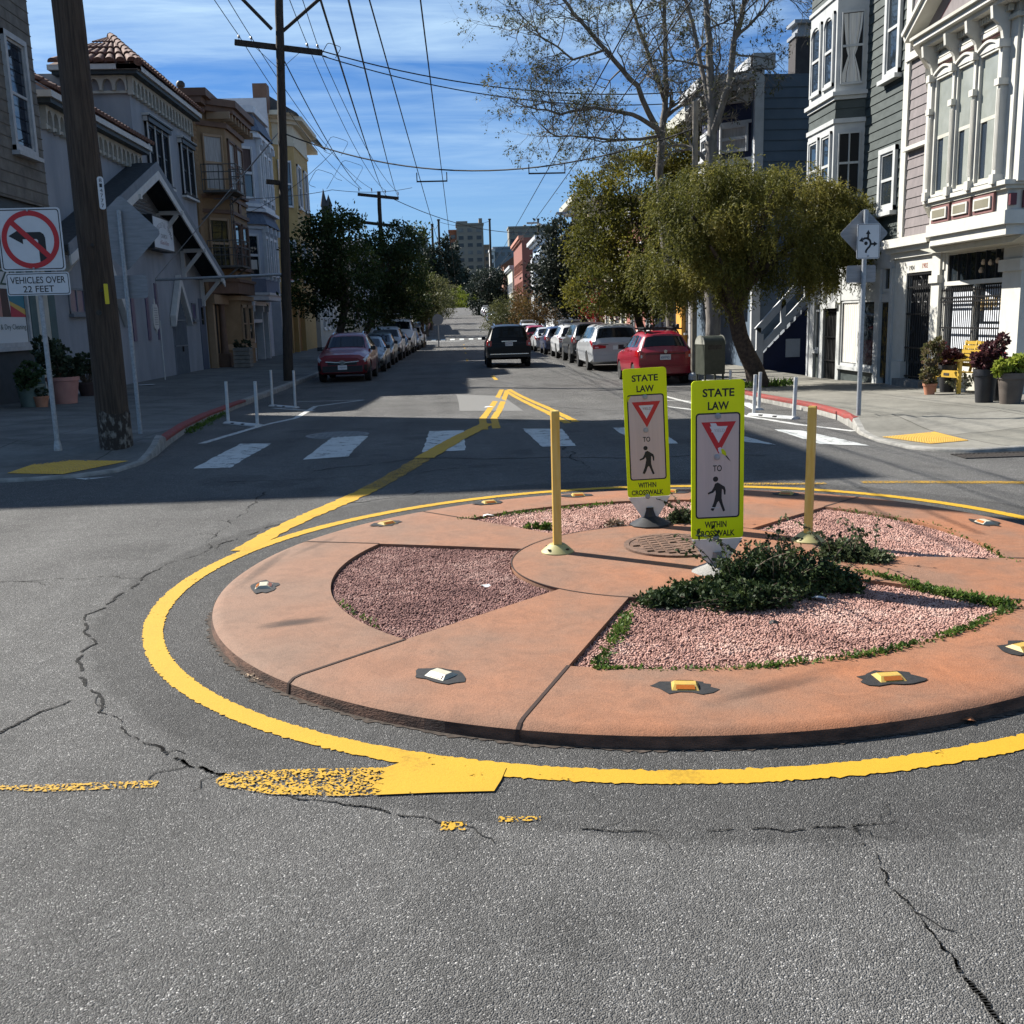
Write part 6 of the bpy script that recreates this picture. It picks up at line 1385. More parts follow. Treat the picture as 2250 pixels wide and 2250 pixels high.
# ------------------------------------------------------------------ green house
M_GREEN=mat('dark_green_boards',(.028,.038,.036),(.05,.063,.06),scale=2.2,rough=.65,stretch=(1,1.5,3))
M_GWHT=mat('weathered_white_paint',(.34,.35,.35),(.44,.45,.44),scale=3,rough=.6)
gh=thing('green_house','dark green shingled house with white trimmed bay windows beside the cream corner house','house',(9.6,24.5,0))
mb=MB();mb.box(9.62,22,21.86,27.0,2.9,12.2);mb.box(9.68,22,21.86,27.05,-.7,2.9);mb.build('wall',M_GREEN,gh)
mb=MB();siding(Rr,mb,-.01,21.86,27.0,2.95,12.1,.2,.02);mb.build('siding',M_GREEN,gh)
GO,G0,G1=.66,24.2,26.0
def gband(mb,z0,z1,e,mi=0):
    pts=[(0,23.98-e),(GO+e,G0-e),(GO+e,G1+e),(0,26.3+e)];k=4
    mb.add([Rr.P(o,a,z) for z in(z0,z1) for o,a in pts],[tuple(range(4)),(7,6,5,4)]+[(i,(i+1)%4,4+(i+1)%4,4+i) for i in range(4)],mi)
mb=MB();gband(mb,3.2,9.2,-.03);mb.build('bay',M_GREEN,gh)
mb=MB()
for z0,z1 in((5.95,6.42),(8.65,12.0)):
    siding_q(mb,(Rr.X(GO-.03),G1),(Rr.X(GO-.03),G0),z0,z1,.2,.018);siding_q(mb,(Rr.X(GO-.03),G0+.03),(Rr.X(0),24.01),z0,z1,.2,.018)
mb.build_each('bay_siding',M_GREEN,gh)
mb=MB();gband(mb,9.2,12.1,-.032);mb.build('bay_upper',M_GREEN,gh)
for z0,z1,e in((6.38,6.46,.02),(6.46,6.55,.08),(5.86,5.96,.03),(8.62,8.7,.03)):
    mb=MB();gband(mb,z0,z1,e);mb.build('moulding',M_GWHT,gh)
for z0,z1 in((6.55,8.62),(4.1,5.86)): mb=MB();gband(mb,z0,z1,-.01);mb.build('bay_casing',M_GWHT,gh)
for z0,z1,arch in((6.72,8.35,True),(4.2,5.72,False)):
    for a0,a1 in((24.32,24.98),(25.16,25.86)):
        wn=window(Rr,gh,a0,a1,z0,z1,M_GWHT,o=GO-.012,fw=.07,fd=.06,gm=GLASSB if arch else GLASS,sill=False)
        if arch:
            mb=MB();n=10;c=(a0+a1)/2;hw=(a1-a0)/2-.06
            for k in range(n):
                t0,t1=math.pi*k/n,math.pi*(k+1)/n
                Rr.poly(mb,[(c+hw*math.cos(t0),z1-.28+.22*math.sin(t0)),(c+hw*math.cos(t1),z1-.28+.22*math.sin(t1)),(c+hw*1.02*math.cos(t1),z1-.02),(c+hw*1.02*math.cos(t0),z1-.02)],GO+.012,GO+.055)
            mb.build('arched_head',M_GWHT,wn)
    # right hand return of the bay, facing the street corner
    p,q=Vector((Rr.X(GO-.12),G0-.02,0)),Vector((Rr.X(.10),24.02,0));d=(q-p).normalized();nn=Vector((d.y,-d.x,0));nn=nn if nn.y<0 else -nn
    e=nn*.02
    mb=MB();mb.add([p+e+Vector((0,0,z0+.02)),q+e+Vector((0,0,z0+.02)),q+e+Vector((0,0,z1-.1)),p+e+Vector((0,0,z1-.1))],[(0,1,2,3)]);rw=mb.build('return_window',M_VOID,gh)
    mb=MB()
    for zz in(z0,z1-.08,(z0+z1)/2): mb.beam(p+e*1.6+Vector((0,0,zz)),q+e*1.6+Vector((0,0,zz)),.03,.05)
    for uu in(p,q)+((p.lerp(q,.5),) if not arch else ()): mb.beam(uu+e*1.5+Vector((0,0,z0)),uu+e*1.5+Vector((0,0,z1-.08)),.03,.035)
    mb.build('sash',M_GWHT,rw)
    if arch:
        mb=MB();P=lambda t,z:(p+e*1.3).lerp(q+e*1.3,t)+Vector((0,0,z))
        prof=[(z1-.12,.05,.95),(7.9,.10,.9),(7.45,.22,.72),(7.32,.30,.62),(7.2,.22,.70),(6.95,.05,.85),(6.75,.0,.93)]
        for z,a,b in prof:
            for k in range(9): t=a+(b-a)*k/8;mb.v.append(tuple(P(t,z)+nn*(.008*math.sin(k*2.4))))
        for i in range(len(prof)-1):
            for k in range(8): o_=i*9+k;mb.f.append((o_,o_+1,o_+10,o_+9));mb.m.append(0)
        mb.build('tied_curtain',M_CURT,rw)
for a0,a1,z0,z1 in((22.15,22.95,6.5,8.5),(22.1,22.98,3.68,5.05)):
    window(Rr,gh,a0,a1,z0,z1,M_GWHT,o=.01,fw=.11,fd=.07,gm=GLASS,sash=M_GWHT)
mb=MB();Rr.box(mb,-.05,.09,21.87,27.0,2.45,2.95);Rr.box(mb,-.05,.05,21.87,27.0,1.75,2.0)
for a,w in((21.93,.07),(22.62,.13),(24.95,.10),(26.15,.14),(26.85,.16)): Rr.box(mb,-.05,.12,a-w,a+w,-.45,2.45)
Rr.box(mb,-.05,.10,22.7,24.95,1.80,2.46);Rr.box(mb,-.05,.2,24.98,26.05,1.62,1.76);Rr.box(mb,-.05,.08,21.95,22.5,1.72,1.9)
mb.build('ground_floor_front',M_GWHT,gh)
mb=MB();Rr.box(mb,-.02,.06,22.75,24.85,-.45,.2);Rr.box(mb,-.02,.05,26.25,26.75,-.45,.5);mb.build_each('stall_riser',M_GREEN,gh)
wn=window(Rr,gh,22.8,24.85,.22,1.8,M_GWHT,o=.02,fw=.06,fd=.06,rail=False)
mb=MB();n=40
for i in range(n+1):
    a=23.75+.98*i/n
    for z in(.3,1.74): mb.v.append(tuple(Rr.P(.045+.012*math.sin(i*1.3),a,z)))
for i in range(n): mb.f.append((2*i,2*i+1,2*i+3,2*i+2));mb.m.append(0)
mb.build('curtain',M_CURT,wn,180)
mb=MB();Rr.box(mb,.04,.075,23.72,23.80,.25,1.78);mb.build('mullion',M_GWHT,wn)
window(Rr,gh,22.0,22.45,1.95,2.5,M_GWHT,o=.02,fw=.06,fd=.05,rail=False,sill=False);window(Rr,gh,26.3,26.7,.55,1.6,M_GWHT,o=.02,fw=.06,fd=.05,rail=False)
mb=MB();Rr.box(mb,-.02,.03,21.98,22.48,.05,1.7);yd=mb.build('yellow_door',mat('amber_lace_door',(.30,.20,.02),(.05,.035,.01),scale=9,rough=.6,lo=.45,hi=.58),gh)
g=MB()
for i in range(7): a=22.0+i*.075;g.tube([Rr.P(.05,a,.06),Rr.P(.05,a,1.7)],.010,5)
g.build('door_bars',M_GATE,yd)
mb=MB();Rr.box(mb,-.02,.02,25.1,26.0,-.35,1.62);dd=mb.build('door',M_VOID,gh)
g=MB()
for i in range(9): a=25.14+i*.103;g.tube([Rr.P(.06,a,-.3),Rr.P(.06,a,1.6)],.012,5)
for z in(-.25,.3,.9,1.55): g.beam(Rr.P(.06,25.1,z),Rr.P(.06,26.0,z),.03,.03)
g.build('security_gate',M_GATE,dd)
mb=MB();Rr.box(mb,.0,.45,25.05,26.05,-.5,-.22);mb.build('door_step',mat('ochre_step',(.30,.20,.10),(.36,.27,.17),scale=9,rough=.9),gh)
mb=MB();mb.box(9.85,10.55,27.02,27.6,7.85,9.3);mb.box(9.75,10.65,26.95,27.7,9.3,9.42) if False else None
# ------------------------------------------------------------------ blue house with outside stair
M_BLUEG=mat('slate_blue_boards',(.068,.098,.135),(.085,.118,.158),scale=2,rough=.6)
M_NAVY=mat('navy_boards',(.010,.014,.045),(.014,.02,.06),scale=3,rough=.6)
M_BTRIM=mat('white_house_trim',(.38,.39,.40),(.45,.46,.47),scale=4,rough=.6)
bl=thing('blue_house','slate blue house with white cornice and steep white railed stair behind the pepper tree','house',(9.7,36,0))
mb=MB();mb.box(9.6,22,32.7,41.5,-.8,8.87);siding_q(mb,(9.75,32.69),(21,32.69),-.4,8.8,.32,.025);mb.build('wall',M_BLUEG,bl)
mb=MB();mb.box(9.5,9.78,32.55,32.72,-.5,9.4);mb.box(9.4,9.7,32.55,41.5,8.9,9.45);mb.box(9.4,10.1,32.5,32.75,9.0,9.45);mb.build('corner_trim',M_BTRIM,bl)
B_=Fac(1,9.6)
bay(B_,bl,0,.9,33.3,36.9,2.2,8.2,.7,'bay',M_NAVY)
for z0,z1,e in((8.2,8.5,.15),(8.5,8.72,.55),(8.72,9.0,.75),(6.3,6.5,.1),(3.5,3.65,.08),(7.55,7.65,.06)): mb=MB();bayband(B_,mb,0,.9,33.3,36.9,z0,z1,.7,e);mb.build('cornice' if z0>8 else 'moulding',M_BTRIM,bl)
mb=MB()
for i in range(5): a=33.5+i*.8;B_.box(mb,.6,1.4,a-.06,a+.06,8.25,8.5)
B_.box(mb,0,1.2,37,41.6,8.5,8.9);mb.build('cornice_bracket',M_CREAM2,bl)
for z0,z1 in((4.0,6.1),(6.75,7.5)):
    for a0,a1 in((34.1,35.0),(35.2,36.1)): window(B_,bl,a0,a1,z0,z1,M_BTRIM,o=.905,fw=.1,fd=.08)
    p,q=Vector((9.5,33.38,0)),Vector((8.8,33.95,0));nn=Vector((-.63,-.77,0))*.03;mb=MB();mb.add([p+nn+Vector((0,0,z0)),q+nn+Vector((0,0,z0)),q+nn+Vector((0,0,z1)),p+nn+Vector((0,0,z1))],[(0,1,2,3)]);wv=mb.build('bay_side_window',M_LACE,bl)
    mb=MB()
    for zz in(z0,z1,(z0+z1)/2): mb.beam(p+nn*1.6+Vector((0,0,zz)),q+nn*1.6+Vector((0,0,zz)),.07,.10)
    for uu in(p,q): mb.beam(uu+nn*1.6+Vector((0,0,z0-.06)),uu+nn*1.6+Vector((0,0,z1+.06)),.07,.12)
    mb.build('side_window_frame',M_BTRIM,wv)
mb=MB();mb.add([(9.5,31.5,-.5),(13.2,31.5,-.5),(13.2,31.5,3.9),(9.5,31.5,.2)],[(0,1,2,3)]);sw=mb.build('stair_wall',M_NAVY,bl)
mb=MB();a,b_=Vector((9.35,31.4,-.25)),Vector((11.5,31.4,2.05))
mb.beam(a+Vector((0,0,.55)),b_+Vector((0,0,.55)),.10,.20);mb.beam(a+Vector((0,0,1.25)),b_+Vector((0,0,1.25)),.12,.22)
for f in(.02,.38,.72): q=a.lerp(b_,f);mb.box(q.x-.07,q.x+.07,31.34,31.46,q.z+.4,q.z+1.3)
mb.box(9.36,9.54,31.33,31.47,-.4,.9);mb.build('stair_railing',M_BTRIM,bl)
mb=MB()
for i in range(12): f=i/12;mb.box(9.4+2.1*f,9.4+2.1*(f+1/12)+.03,31.55,32.6,-.4,.1+2.25*f)
mb.build('stair_step',M_GREYT,bl)
mb=MB();mb.box(10.3,10.75,31.44,31.495,.15,.72);mb.box(10.44,10.46,31.435,31.44,.18,.69);mb.build('meter_cupboard',M_BTRIM,bl)
t=thing('side_fence','dark blue gate panel on a white post beside the green house','fence',(9.7,27.6,-.4));mb=MB();mb.box(9.62,9.74,27.5,27.62,-.5,1.85);mb.build('post',M_BTRIM,t);mb=MB();mb.box(9.72,9.76,27.05,27.5,-.4,1.8);mb.box(9.75,13,27.9,27.95,-.4,2.4);mb.build('panel',M_NAVY,t);mb=MB();mb.box(9.66,9.72,27.1,27.48,-.4,1.15);mb.build('lower_panel',M_GREYT,t)
c=Vector((11.35,33.8,8.9));t=thing('chimney','dark boxed chimney with a metal cap on the slate blue house','chimney',c);mb=MB();mb.box(11.05,11.75,33.5,34.2,8.8,10.15);mb.build('stack',mat('dark_brown_stack',(.035,.03,.03),(.05,.045,.045),rough=.8),t);mb=MB();mb.box(11.0,11.8,33.45,34.25,10.15,10.25);mb.box(11.12,11.68,33.57,34.13,10.25,10.55);mb.box(10.98,11.82,33.43,34.27,10.55,10.65);mb.build('cap',M_GALV,t)
# ------------------------------------------------------------------ further houses on the right
def rhouse(name,lab,y0,y1,h,x,c,trim,wins=True,door=None,ov=.5):
    t=thing(name,lab,'house',(x,(y0+y1)/2,ground_z(y0)));z=ground_z(y0);F=Fac(1,x);m=mat('wall_'+name+'_'+str(int(y0)),c,tuple(v*1.15 for v in c),scale=2,rough=.85)
    mb=MB();mb.box(x,x+14,y0,y1,z-1,z+h);mb.build('wall',m,t);mb=MB();F.box(mb,-.3,ov,y0-.1,y1+.1,z+h-.15,z+h+.3);F.box(mb,-.3,ov*.6,y0-.05,y1+.05,z+h-.4,z+h-.151);mb.build('cornice',trim,t)
    if wins:
        n=max(1,int((y1-y0)/2.2));st=max(1,int((h-1)/3))
        for i in range(n):
            for k in range(st): a=y0+.5+i*(y1-y0-1)/n;window(F,t,a,a+1.1,z+1.2+3.0*k,z+2.9+3.0*k,trim)
    if door:
        mb=MB();F.box(mb,0,.25,y0+.6,y0+1.7,z,z+2.9);mb.build('door_surround',door,t)
    return t
rhouse('house','low grey house with a bright orange doorway, behind the golden tree',43,51,7.0,9.9,(.24,.235,.24),M_BTRIM,door=mat('orange_doorway',(.55,.26,.04),(.6,.32,.06),scale=3,rough=.6))
rhouse('house','brick red fronted house behind the dark fig trees on the right',52,60,7.5,10,(.24,.09,.07),M_BTRIM)
rhouse('house','cream house with white window trim beyond the red fronted house',60.2,70,7.5,10,(.42,.38,.30),M_BTRIM)
rhouse('house','tall tan house with a wide projecting eave above the golden tree',75,86,10.6,9.7,(.36,.29,.2),M_CREAM2,ov=1.0)
rhouse('house','white house just beyond the crossing on the right',106,116,7.5,10,(.50,.50,.50),M_BTRIM)
t=rhouse('house','pale blue house with a white balcony front right of the brick building',120,134,10.5,10,(.36,.45,.55),M_BTRIM,ov=.8)
mb=MB();mb.box(9.0,10,121,125,5.0,8.6);mb.box(9.0,10,121,125,2.0,4.4);mb.build_each('balcony',M_BTRIM,t)
rhouse('house','red brick apartment building standing over the right pavement up the hill',150,172,12.0,9.6,(.20,.075,.055),mat('brick_trim',(.38,.17,.12),rough=.8))
rhouse('house','cream stucco house with a white top storey beyond the brick building',176,196,8.4,9.5,(.44,.42,.34),M_BTRIM)
# ------------------------------------------------------------------ vehicles
M_TYRE=mat('tyre_rubber',(.012,.012,.012),(.022,.022,.021),scale=30,rough=.85)
M_RIM=mat('alloy_rim',(.33,.34,.35),rough=.35,metal=.7)
M_CARGL=glassmat('car_glass',(.004,.005,.006),rough=.06,spec=.28)
M_HEADL=mat('headlamp_glass',(.50,.52,.55),rough=.12,spec=.9,metal=.2)
M_TAILR=mat('tail_lamp_red',(.28,.006,.008),rough=.18,spec=.8)
M_CHROME=mat('chrome',(.62,.63,.65),rough=.15,metal=1.0)
M_CARBLK=mat('black_trim_plastic',(.012,.012,.013),rough=.5)
M_PLATE=mat('number_plate_white',(.62,.62,.63),rough=.5)
M_PLTXT=mat('plate_ink',(.06,.07,.16),rough=.6)
def carpaint(name,c,metal=.15): return mat(name,c,tuple(x*1.08 for x in c),scale=3,rough=.34,metal=metal,spec=.45,coat=.35)
# (s from the nose, underside, belt, top, half width, half width of roof)
KINDS={
'suv':dict(st=[(0,.34,.74,.84,.74,.62),(.10,.27,.84,.94,.86,.70),(.5,.24,.92,1.02,.90,.74),(1.05,.23,.98,1.09,.92,.76),(1.28,.23,1.00,1.14,.92,.75),(1.95,.23,1.03,1.56,.92,.63),(2.3,.23,1.05,1.655,.92,.61),(3.1,.23,1.07,1.66,.92,.60),(3.85,.23,1.10,1.61,.91,.585),(4.06,.25,1.10,1.56,.90,.57),(4.42,.30,1.08,1.16,.885,.72),(4.54,.36,.94,1.0,.84,.70)],wb=(.86,3.52),r=.345,ws=(1.33,1.93),rg=(4.10,4.40),sg=(1.75,3.95)),
'boxy':dict(st=[(0,.42,.86,.96,.76,.64),(.10,.36,.94,1.04,.88,.72),(.5,.33,1.00,1.10,.93,.78),(1.2,.32,1.05,1.16,.95,.80),(1.5,.32,1.07,1.20,.95,.79),(2.05,.32,1.10,1.66,.95,.68),(2.4,.32,1.12,1.755,.95,.66),(3.4,.32,1.14,1.77,.95,.65),(4.3,.33,1.16,1.74,.94,.64),(4.52,.36,1.16,1.70,.93,.63),(4.74,.40,1.12,1.20,.92,.78),(4.80,.46,1.02,1.08,.90,.78)],wb=(.92,3.72),r=.39,ws=(1.55,2.02),rg=(4.55,4.72),sg=(1.9,4.35)),
'hatch':dict(st=[(0,.30,.62,.72,.68,.56),(.12,.24,.74,.84,.79,.62),(.45,.22,.84,.94,.83,.66),(.95,.21,.92,1.03,.84,.68),(1.10,.21,.94,1.07,.84,.67),(1.9,.21,.98,1.44,.84,.58),(2.3,.21,.99,1.52,.84,.56),(3.0,.21,1.01,1.53,.84,.555),(3.55,.22,1.02,1.48,.83,.54),(3.68,.25,1.02,1.44,.82,.53),(3.90,.29,1.00,1.07,.81,.68),(4.0,.35,.90,.95,.77,.66)],wb=(.74,3.24),r=.30,ws=(1.14,1.88),rg=(3.71,3.88),sg=(1.6,3.6)),
'van':dict(st=[(0,.32,.68,.78,.76,.62),(.12,.26,.82,.92,.90,.72),(.5,.23,.93,1.03,.97,.78),(1.0,.22,1.02,1.13,1.0,.82),(1.18,.22,1.04,1.18,1.0,.81),(2.0,.22,1.08,1.60,1.0,.72),(2.4,.22,1.09,1.70,1.0,.70),(3.6,.22,1.11,1.73,1.0,.69),(4.6,.23,1.13,1.69,.99,.68),(4.82,.27,1.13,1.63,.98,.66),(5.06,.32,1.10,1.18,.96,.80),(5.15,.38,.98,1.04,.92,.78)],wb=(.95,3.95),r=.345,ws=(1.22,1.98),rg=(4.85,5.04),sg=(1.75,4.65)),
'sedan':dict(st=[(0,.30,.58,.67,.68,.56),(.12,.24,.68,.78,.82,.64),(.55,.22,.78,.87,.87,.70),(1.15,.21,.85,.95,.88,.72),(1.35,.21,.88,1.00,.88,.70),(2.1,.21,.92,1.36,.88,.56),(2.5,.21,.93,1.44,.88,.54),(3.2,.21,.95,1.43,.88,.535),(3.5,.21,.96,1.37,.87,.54),(4.05,.22,.96,1.06,.86,.68),(4.5,.27,.92,1.00,.83,.68),(4.62,.33,.84,.90,.79,.66)],wb=(.86,3.55),r=.32,ws=(1.40,2.07),rg=(3.54,4.0),sg=(1.85,3.65)),
}
class Car:
    def __init__(s,k): s.k=KINDS[k];s.st=s.k['st'];s.L=s.st[-1][0]
    def params(s,q):
        st=s.st;q=min(max(q,0),s.L)
        for a,b in zip(st,st[1:]):
            if q<=b[0]: t=(q-a[0])/(b[0]-a[0]);return [x+(y-x)*t for x,y in zip(a,b)]
        return list(st[-1])
    def sec(s,q):
        _,zb,zt,zr,w,wr=s.params(q);zm=(zb+zt)/2
        return [(0,zb),(w*.82,zb),(w*.97,zb+.10),(w*1.0,zm),(w*.985,zt-.05),(w*.95,zt),(wr+(w*.95-wr)*.12,zr-.085),(wr*.86,zr-.012),(wr*.45,zr+.006),(0,zr+.01)]
    def pt(s,q,u,side=1):
        c=s.sec(q);i=min(int(u),8);t=u-i;x=c[i][0]+(c[i+1][0]-c[i][0])*t;z=c[i][1]+(c[i+1][1]-c[i][1])*t
        return Vector((x*side,s.L/2-q,z))
    def patch(s,mb,corners,n=6,m=4,off=.006,side=1,mi=0):
        """four (s,u) corners -> panel hugging the body"""
        (a,b,c,d)=corners;k=len(mb.v);g=[]
        for i in range(n+1):
            for j in range(m+1):
                f,e=i/n,j/m;q=(a[0]*(1-f)+b[0]*f)*(1-e)+(d[0]*(1-f)+c[0]*f)*e;u=(a[1]*(1-f)+b[1]*f)*(1-e)+(d[1]*(1-f)+c[1]*f)*e
                sd=side if u<=9 else -side;uu=u if u<=9 else 18-u
                h=.02;P=s.pt(q,uu,sd);du=s.pt(q,min(uu+h,8.999),sd)-s.pt(q,max(uu-h,0),sd);dq=s.pt(min(q+.02,s.L),uu,sd)-s.pt(max(q-.02,0),uu,sd)
                nn=du.cross(dq)
                if nn.length<1e-9: nn=Vector((0,0,1))
                nn.normalize();ctr=Vector((0,P.y,.8))
                if nn.dot(P-ctr)<0: nn=-nn
                mb.v.append(tuple(P+nn*off))
        for i in range(n):
            for j in range(m): x=k+i*(m+1)+j;mb.f.append((x,x+1,x+m+2,x+m+1));mb.m.append(mi)
def body_mesh(C,m):
    mb=MB();qs=[]
    for a,b in zip(C.st,C.st[1:]):
        n=max(1,int((b[0]-a[0])/.16));qs+=[a[0]+(b[0]-a[0])*i/n for i in range(n)]
    qs.append(C.L);nu=18
    for q in qs:
        c=C.sec(q);ring=[(x,z) for x,z in c]+[(-x,z) for x,z in reversed(c[1:-1])]
        for x,z in ring: mb.v.append((x,C.L/2-q,z))
    k=18
    for i in range(len(qs)-1):
        for j in range(k): mb.f.append((i*k+j,i*k+(j+1)%k,(i+1)*k+(j+1)%k,(i+1)*k+j));mb.m.append(0)
    mb.f.append(tuple(range(k-1,-1,-1)));mb.f.append(tuple((len(qs)-1)*k+j for j in range(k)));mb.m+=[0,0]
    return mb
def cut_arches(ob,C):
    bm=bmesh.new();bm.from_mesh(ob.data);bmesh.ops.recalc_face_normals(bm,faces=bm.faces);bm.to_mesh(ob.data);bm.free()
    mb=MB()
    for q in C.k['wb']:
        for sd in(-1,1):
            x0,x1=(.52,1.3) if sd>0 else (-1.3,-.52);r=C.k['r']*1.17
            mb.lathe([(r,x0),(r,x1)],(0,C.L/2-q,C.k['r']+.01),24,ax='x')
    cu=mb.build('cutter',M_CARBLK);bm=bmesh.new();bm.from_mesh(cu.data);bmesh.ops.recalc_face_normals(bm,faces=bm.faces);bm.to_mesh(cu.data);bm.free()
    md=ob.modifiers.new('b','BOOLEAN');md.operation='DIFFERENCE';md.object=cu;md.solver='EXACT'
    dg=bpy.context.evaluated_depsgraph_get();dg.update();me=bpy.data.meshes.new_from_object(ob.evaluated_get(dg))
    ob.modifiers.clear()
    if len(me.polygons)>50:
        old=ob.data;ob.data=me;me.shade_smooth()
        try: me.set_sharp_from_angle(angle=R_(32))
        except Exception: pass
    bpy.data.objects.remove(cu)
def make_car(kind,paint_m,label,cat,name='parked_car',rack=False,plate='',detail=True,group='parked cars',badge=False,suv_front=False):
    C=Car(kind);k=C.k;r=k['r'];t=thing(name,label,cat,(0,0,0),group,local=True)
    b=body_mesh(C,paint_m).build('body',paint_m,t,32);cut_arches(b,C)
    st=C.st;L=C.L
    mb=MB()
    for sd in(1,-1): mb2=None
    C.patch(mb,[(k['ws'][0],6.45),(k['ws'][0],11.55),(k['ws'][1]-.02,11.4),(k['ws'][1]-.02,6.6)],14,6,.006);mb.build('windscreen',M_CARGL,t,180)
    mb=MB();C.patch(mb,[(k['rg'][0]+.0,6.5),(k['rg'][0]+.0,11.5),(k['rg'][1],11.55),(k['rg'][1],6.45)],14,5,.007);mb.build('rear_window',M_CARGL,t,180)
    s0,s1=k['sg'];pl=(s0+s1)/2+.02
    for sd in(1,-1):
        mb=MB();C.patch(mb,[(s0-.30,5.15),(pl-.04,5.15),(pl-.04,5.93),(s0+.18,5.93)],8,3,.006,sd);C.patch(mb,[(pl+.04,5.15),(s1-.42,5.15),(s1-.42,5.93),(pl+.04,5.93)],8,3,.006,sd);C.patch(mb,[(s1-.34,5.15),(s1,5.2),(s1-.12,5.93),(s1-.34,5.93)],5,3,.006,sd);mb.build_each('side_window',M_CARGL,t,180)
        mb=MB();p=C.pt(s0-.16,5.2,sd);mb.obox(p+Vector((sd*.11,0,.06)),(.085,0,0),(0,.055,0),(0,0,.07));mb.obox(p+Vector((sd*.02,0,.03)),(.06,0,0),(0,.03,0),(0,0,.02));mb.build('mirror',M_CARBLK if kind!='van' else paint_m,t)
        mb=MB();C.patch(mb,[(.03,3.75),(.55,4.35),(.50,5.1),(.02,5.3)] if kind!='boxy' else [(.02,3.9),(.35,4.0),(.3,5.0),(.02,5.2)],6,4,.010,sd);mb.build('headlight',M_HEADL,t,60)
        tl={'suv':[(4.0,4.35),(4.50,4.2),(4.46,5.2),(4.1,5.15)],'boxy':[(4.60,3.6),(4.775,3.6),(4.745,5.5),(4.62,5.3)],'hatch':[(3.62,3.55),(3.96,3.6),(3.92,5.3),(3.74,5.6)],'van':[(4.66,4.1),(5.13,3.7),(5.10,4.95),(4.80,5.0)],'sedan':[(4.1,4.0),(4.58,3.6),(4.56,5.1),(4.2,4.9)]}[kind]
        mb=MB();C.patch(mb,tl,6,4,.010,sd);mb.build('tail_light',M_TAILR,t,60)
        if detail:
            mb=MB()
            for q in(pl-.18,s1-.62): p=C.pt(q,4.35,sd);mb.obox(p+Vector((sd*.012,0,0)),(.012,0,0),(0,.09,0),(0,0,.014))
            mb.build_each('door_handle',paint_m,t)
            mb=MB()
            for q in(s0-.02,pl,s1-.46): 
                for j in range(6): C.patch(mb,[(q,2.2),(q+.008,2.2),(q+.008,5.0),(q,5.0)],1,8,.0015,sd);break
            mb.build('door_seam',M_CARBLK,t)
    for q in k['wb']:
        for sd in(1,-1):
            c=(sd*(st[3][4]-.125),L/2-q,r);mb=MB();w=.11
            mb.lathe([(r*.62,-w),(r*.92,-w),(r,-w*.75),(r,w*.75),(r*.92,w),(r*.62,w)],c,22,ax='x');wh_=mb.build('wheel',M_TYRE,t,40)
            mb=MB();o=sd*(w-.012);mb.lathe([(r*.64,o*.6),(r*.66,o),(r*.60,o*1.02),(r*.56,o*.75)],c,22,ax='x',cap=False)
            for i in range(7): a=2*math.pi*i/7;d=Vector((0,math.cos(a),math.sin(a)));cc=Vector(c)+Vector((o*.9,0,0));mb.beam(cc+d*.03,cc+d*r*.6,.055,.03,0,(1,0,0))
            mb.lathe([(.001,o*.98),(.06,o*.98),(.06,o*.8)],c,12,ax='x',cap=False);mb.build('rim',M_RIM,wh_,40)
            mb=MB();mb.lathe([(r*.6,o*.55),(.001,o*.55)],c,22,ax='x',cap=False);mb.build('brake_disc',M_IRON,wh_)
    yf,yr=L/2,-L/2;z0=st[0][1]
    mb=MB();wn=st[1][4]
    C.patch(mb,[(.0,2.0),(.42,1.6),(.42,2.55),(.0,3.4)],5,3,.012,1);C.patch(mb,[(.0,2.0),(.42,1.6),(.42,2.55),(.0,3.4)],5,3,.012,-1);mb.box(-st[0][4]*.93,st[0][4]*.93,yf-.02,yf+.014,z0+.02,(st[0][2]+z0)/2+.03);mb.build('front_bumper',M_CARBLK,t,60)
    mb=MB();mb.box(-.50,.50,yf-.01,yf+.018,(st[0][2]+z0)/2+.06,st[0][2]-.02);gr=mb.build('grille',M_CARBLK,t)
    mb=MB();zc=st[0][2]-.055
    mb.beam((-.56,yf+.022,zc+.035),(-.10,yf+.03,zc),.02,.035);mb.beam((.56,yf+.022,zc+.035),(.10,yf+.03,zc),.02,.035)
    if badge:
        mb.ring(circ(.085,24),circ(.10,24),(0,yf+.035,zc),(-1,0,0),(0,0,.72),0);mb.ring(circ(.03,16),circ(.042,16),(0,yf+.036,zc-.005),(-1,0,0),(0,0,1.25),0);mb.ring([(x,y+.03) for x,y in circ(.055,16)],[(x,y+.03) for x,y in circ(.066,16)],(0,yf+.036,zc),(-1,0,0),(0,0,.5),0)
    else: mb.lathe([(.001,.03),(.06,.03),(.06,.02)],(0,yf,zc),14,ax='y',cap=False)
    mb.build('chrome_bar',M_CHROME,gr)
    mb=MB();mb.box(-.155,.155,yf+.015,yf+.024,z0+.10,z0+.25);p=mb.build('number_plate',M_PLATE,t)
    if plate: mb=MB();mb.text(plate,(0,yf+.026,z0+.17),(-1,0,0),(0,0,1),.25,.075,.001);mb.build('plate_lettering',M_PLTXT,p)
    zt=st[-1][2];rb=MB();rb.box(-st[-1][4]*.98,st[-1][4]*.98,yr-.07,yr+.02,st[-1][1]-.02,st[-1][1]+.20 if kind!='boxy' else st[-1][1]+.14)
    rb.build('rear_bumper',paint_m if kind in('van','hatch','sedan') else M_CARBLK,t)
    lamps={'van':((.66,.90),(.24,.075)),'hatch':((.66,.86),(.085,.13)),'boxy':((.80,1.02),(.075,.15)),'suv':((.68,.90),(.16,.09)),'sedan':((.62,.76),(.19,.075))}[kind]
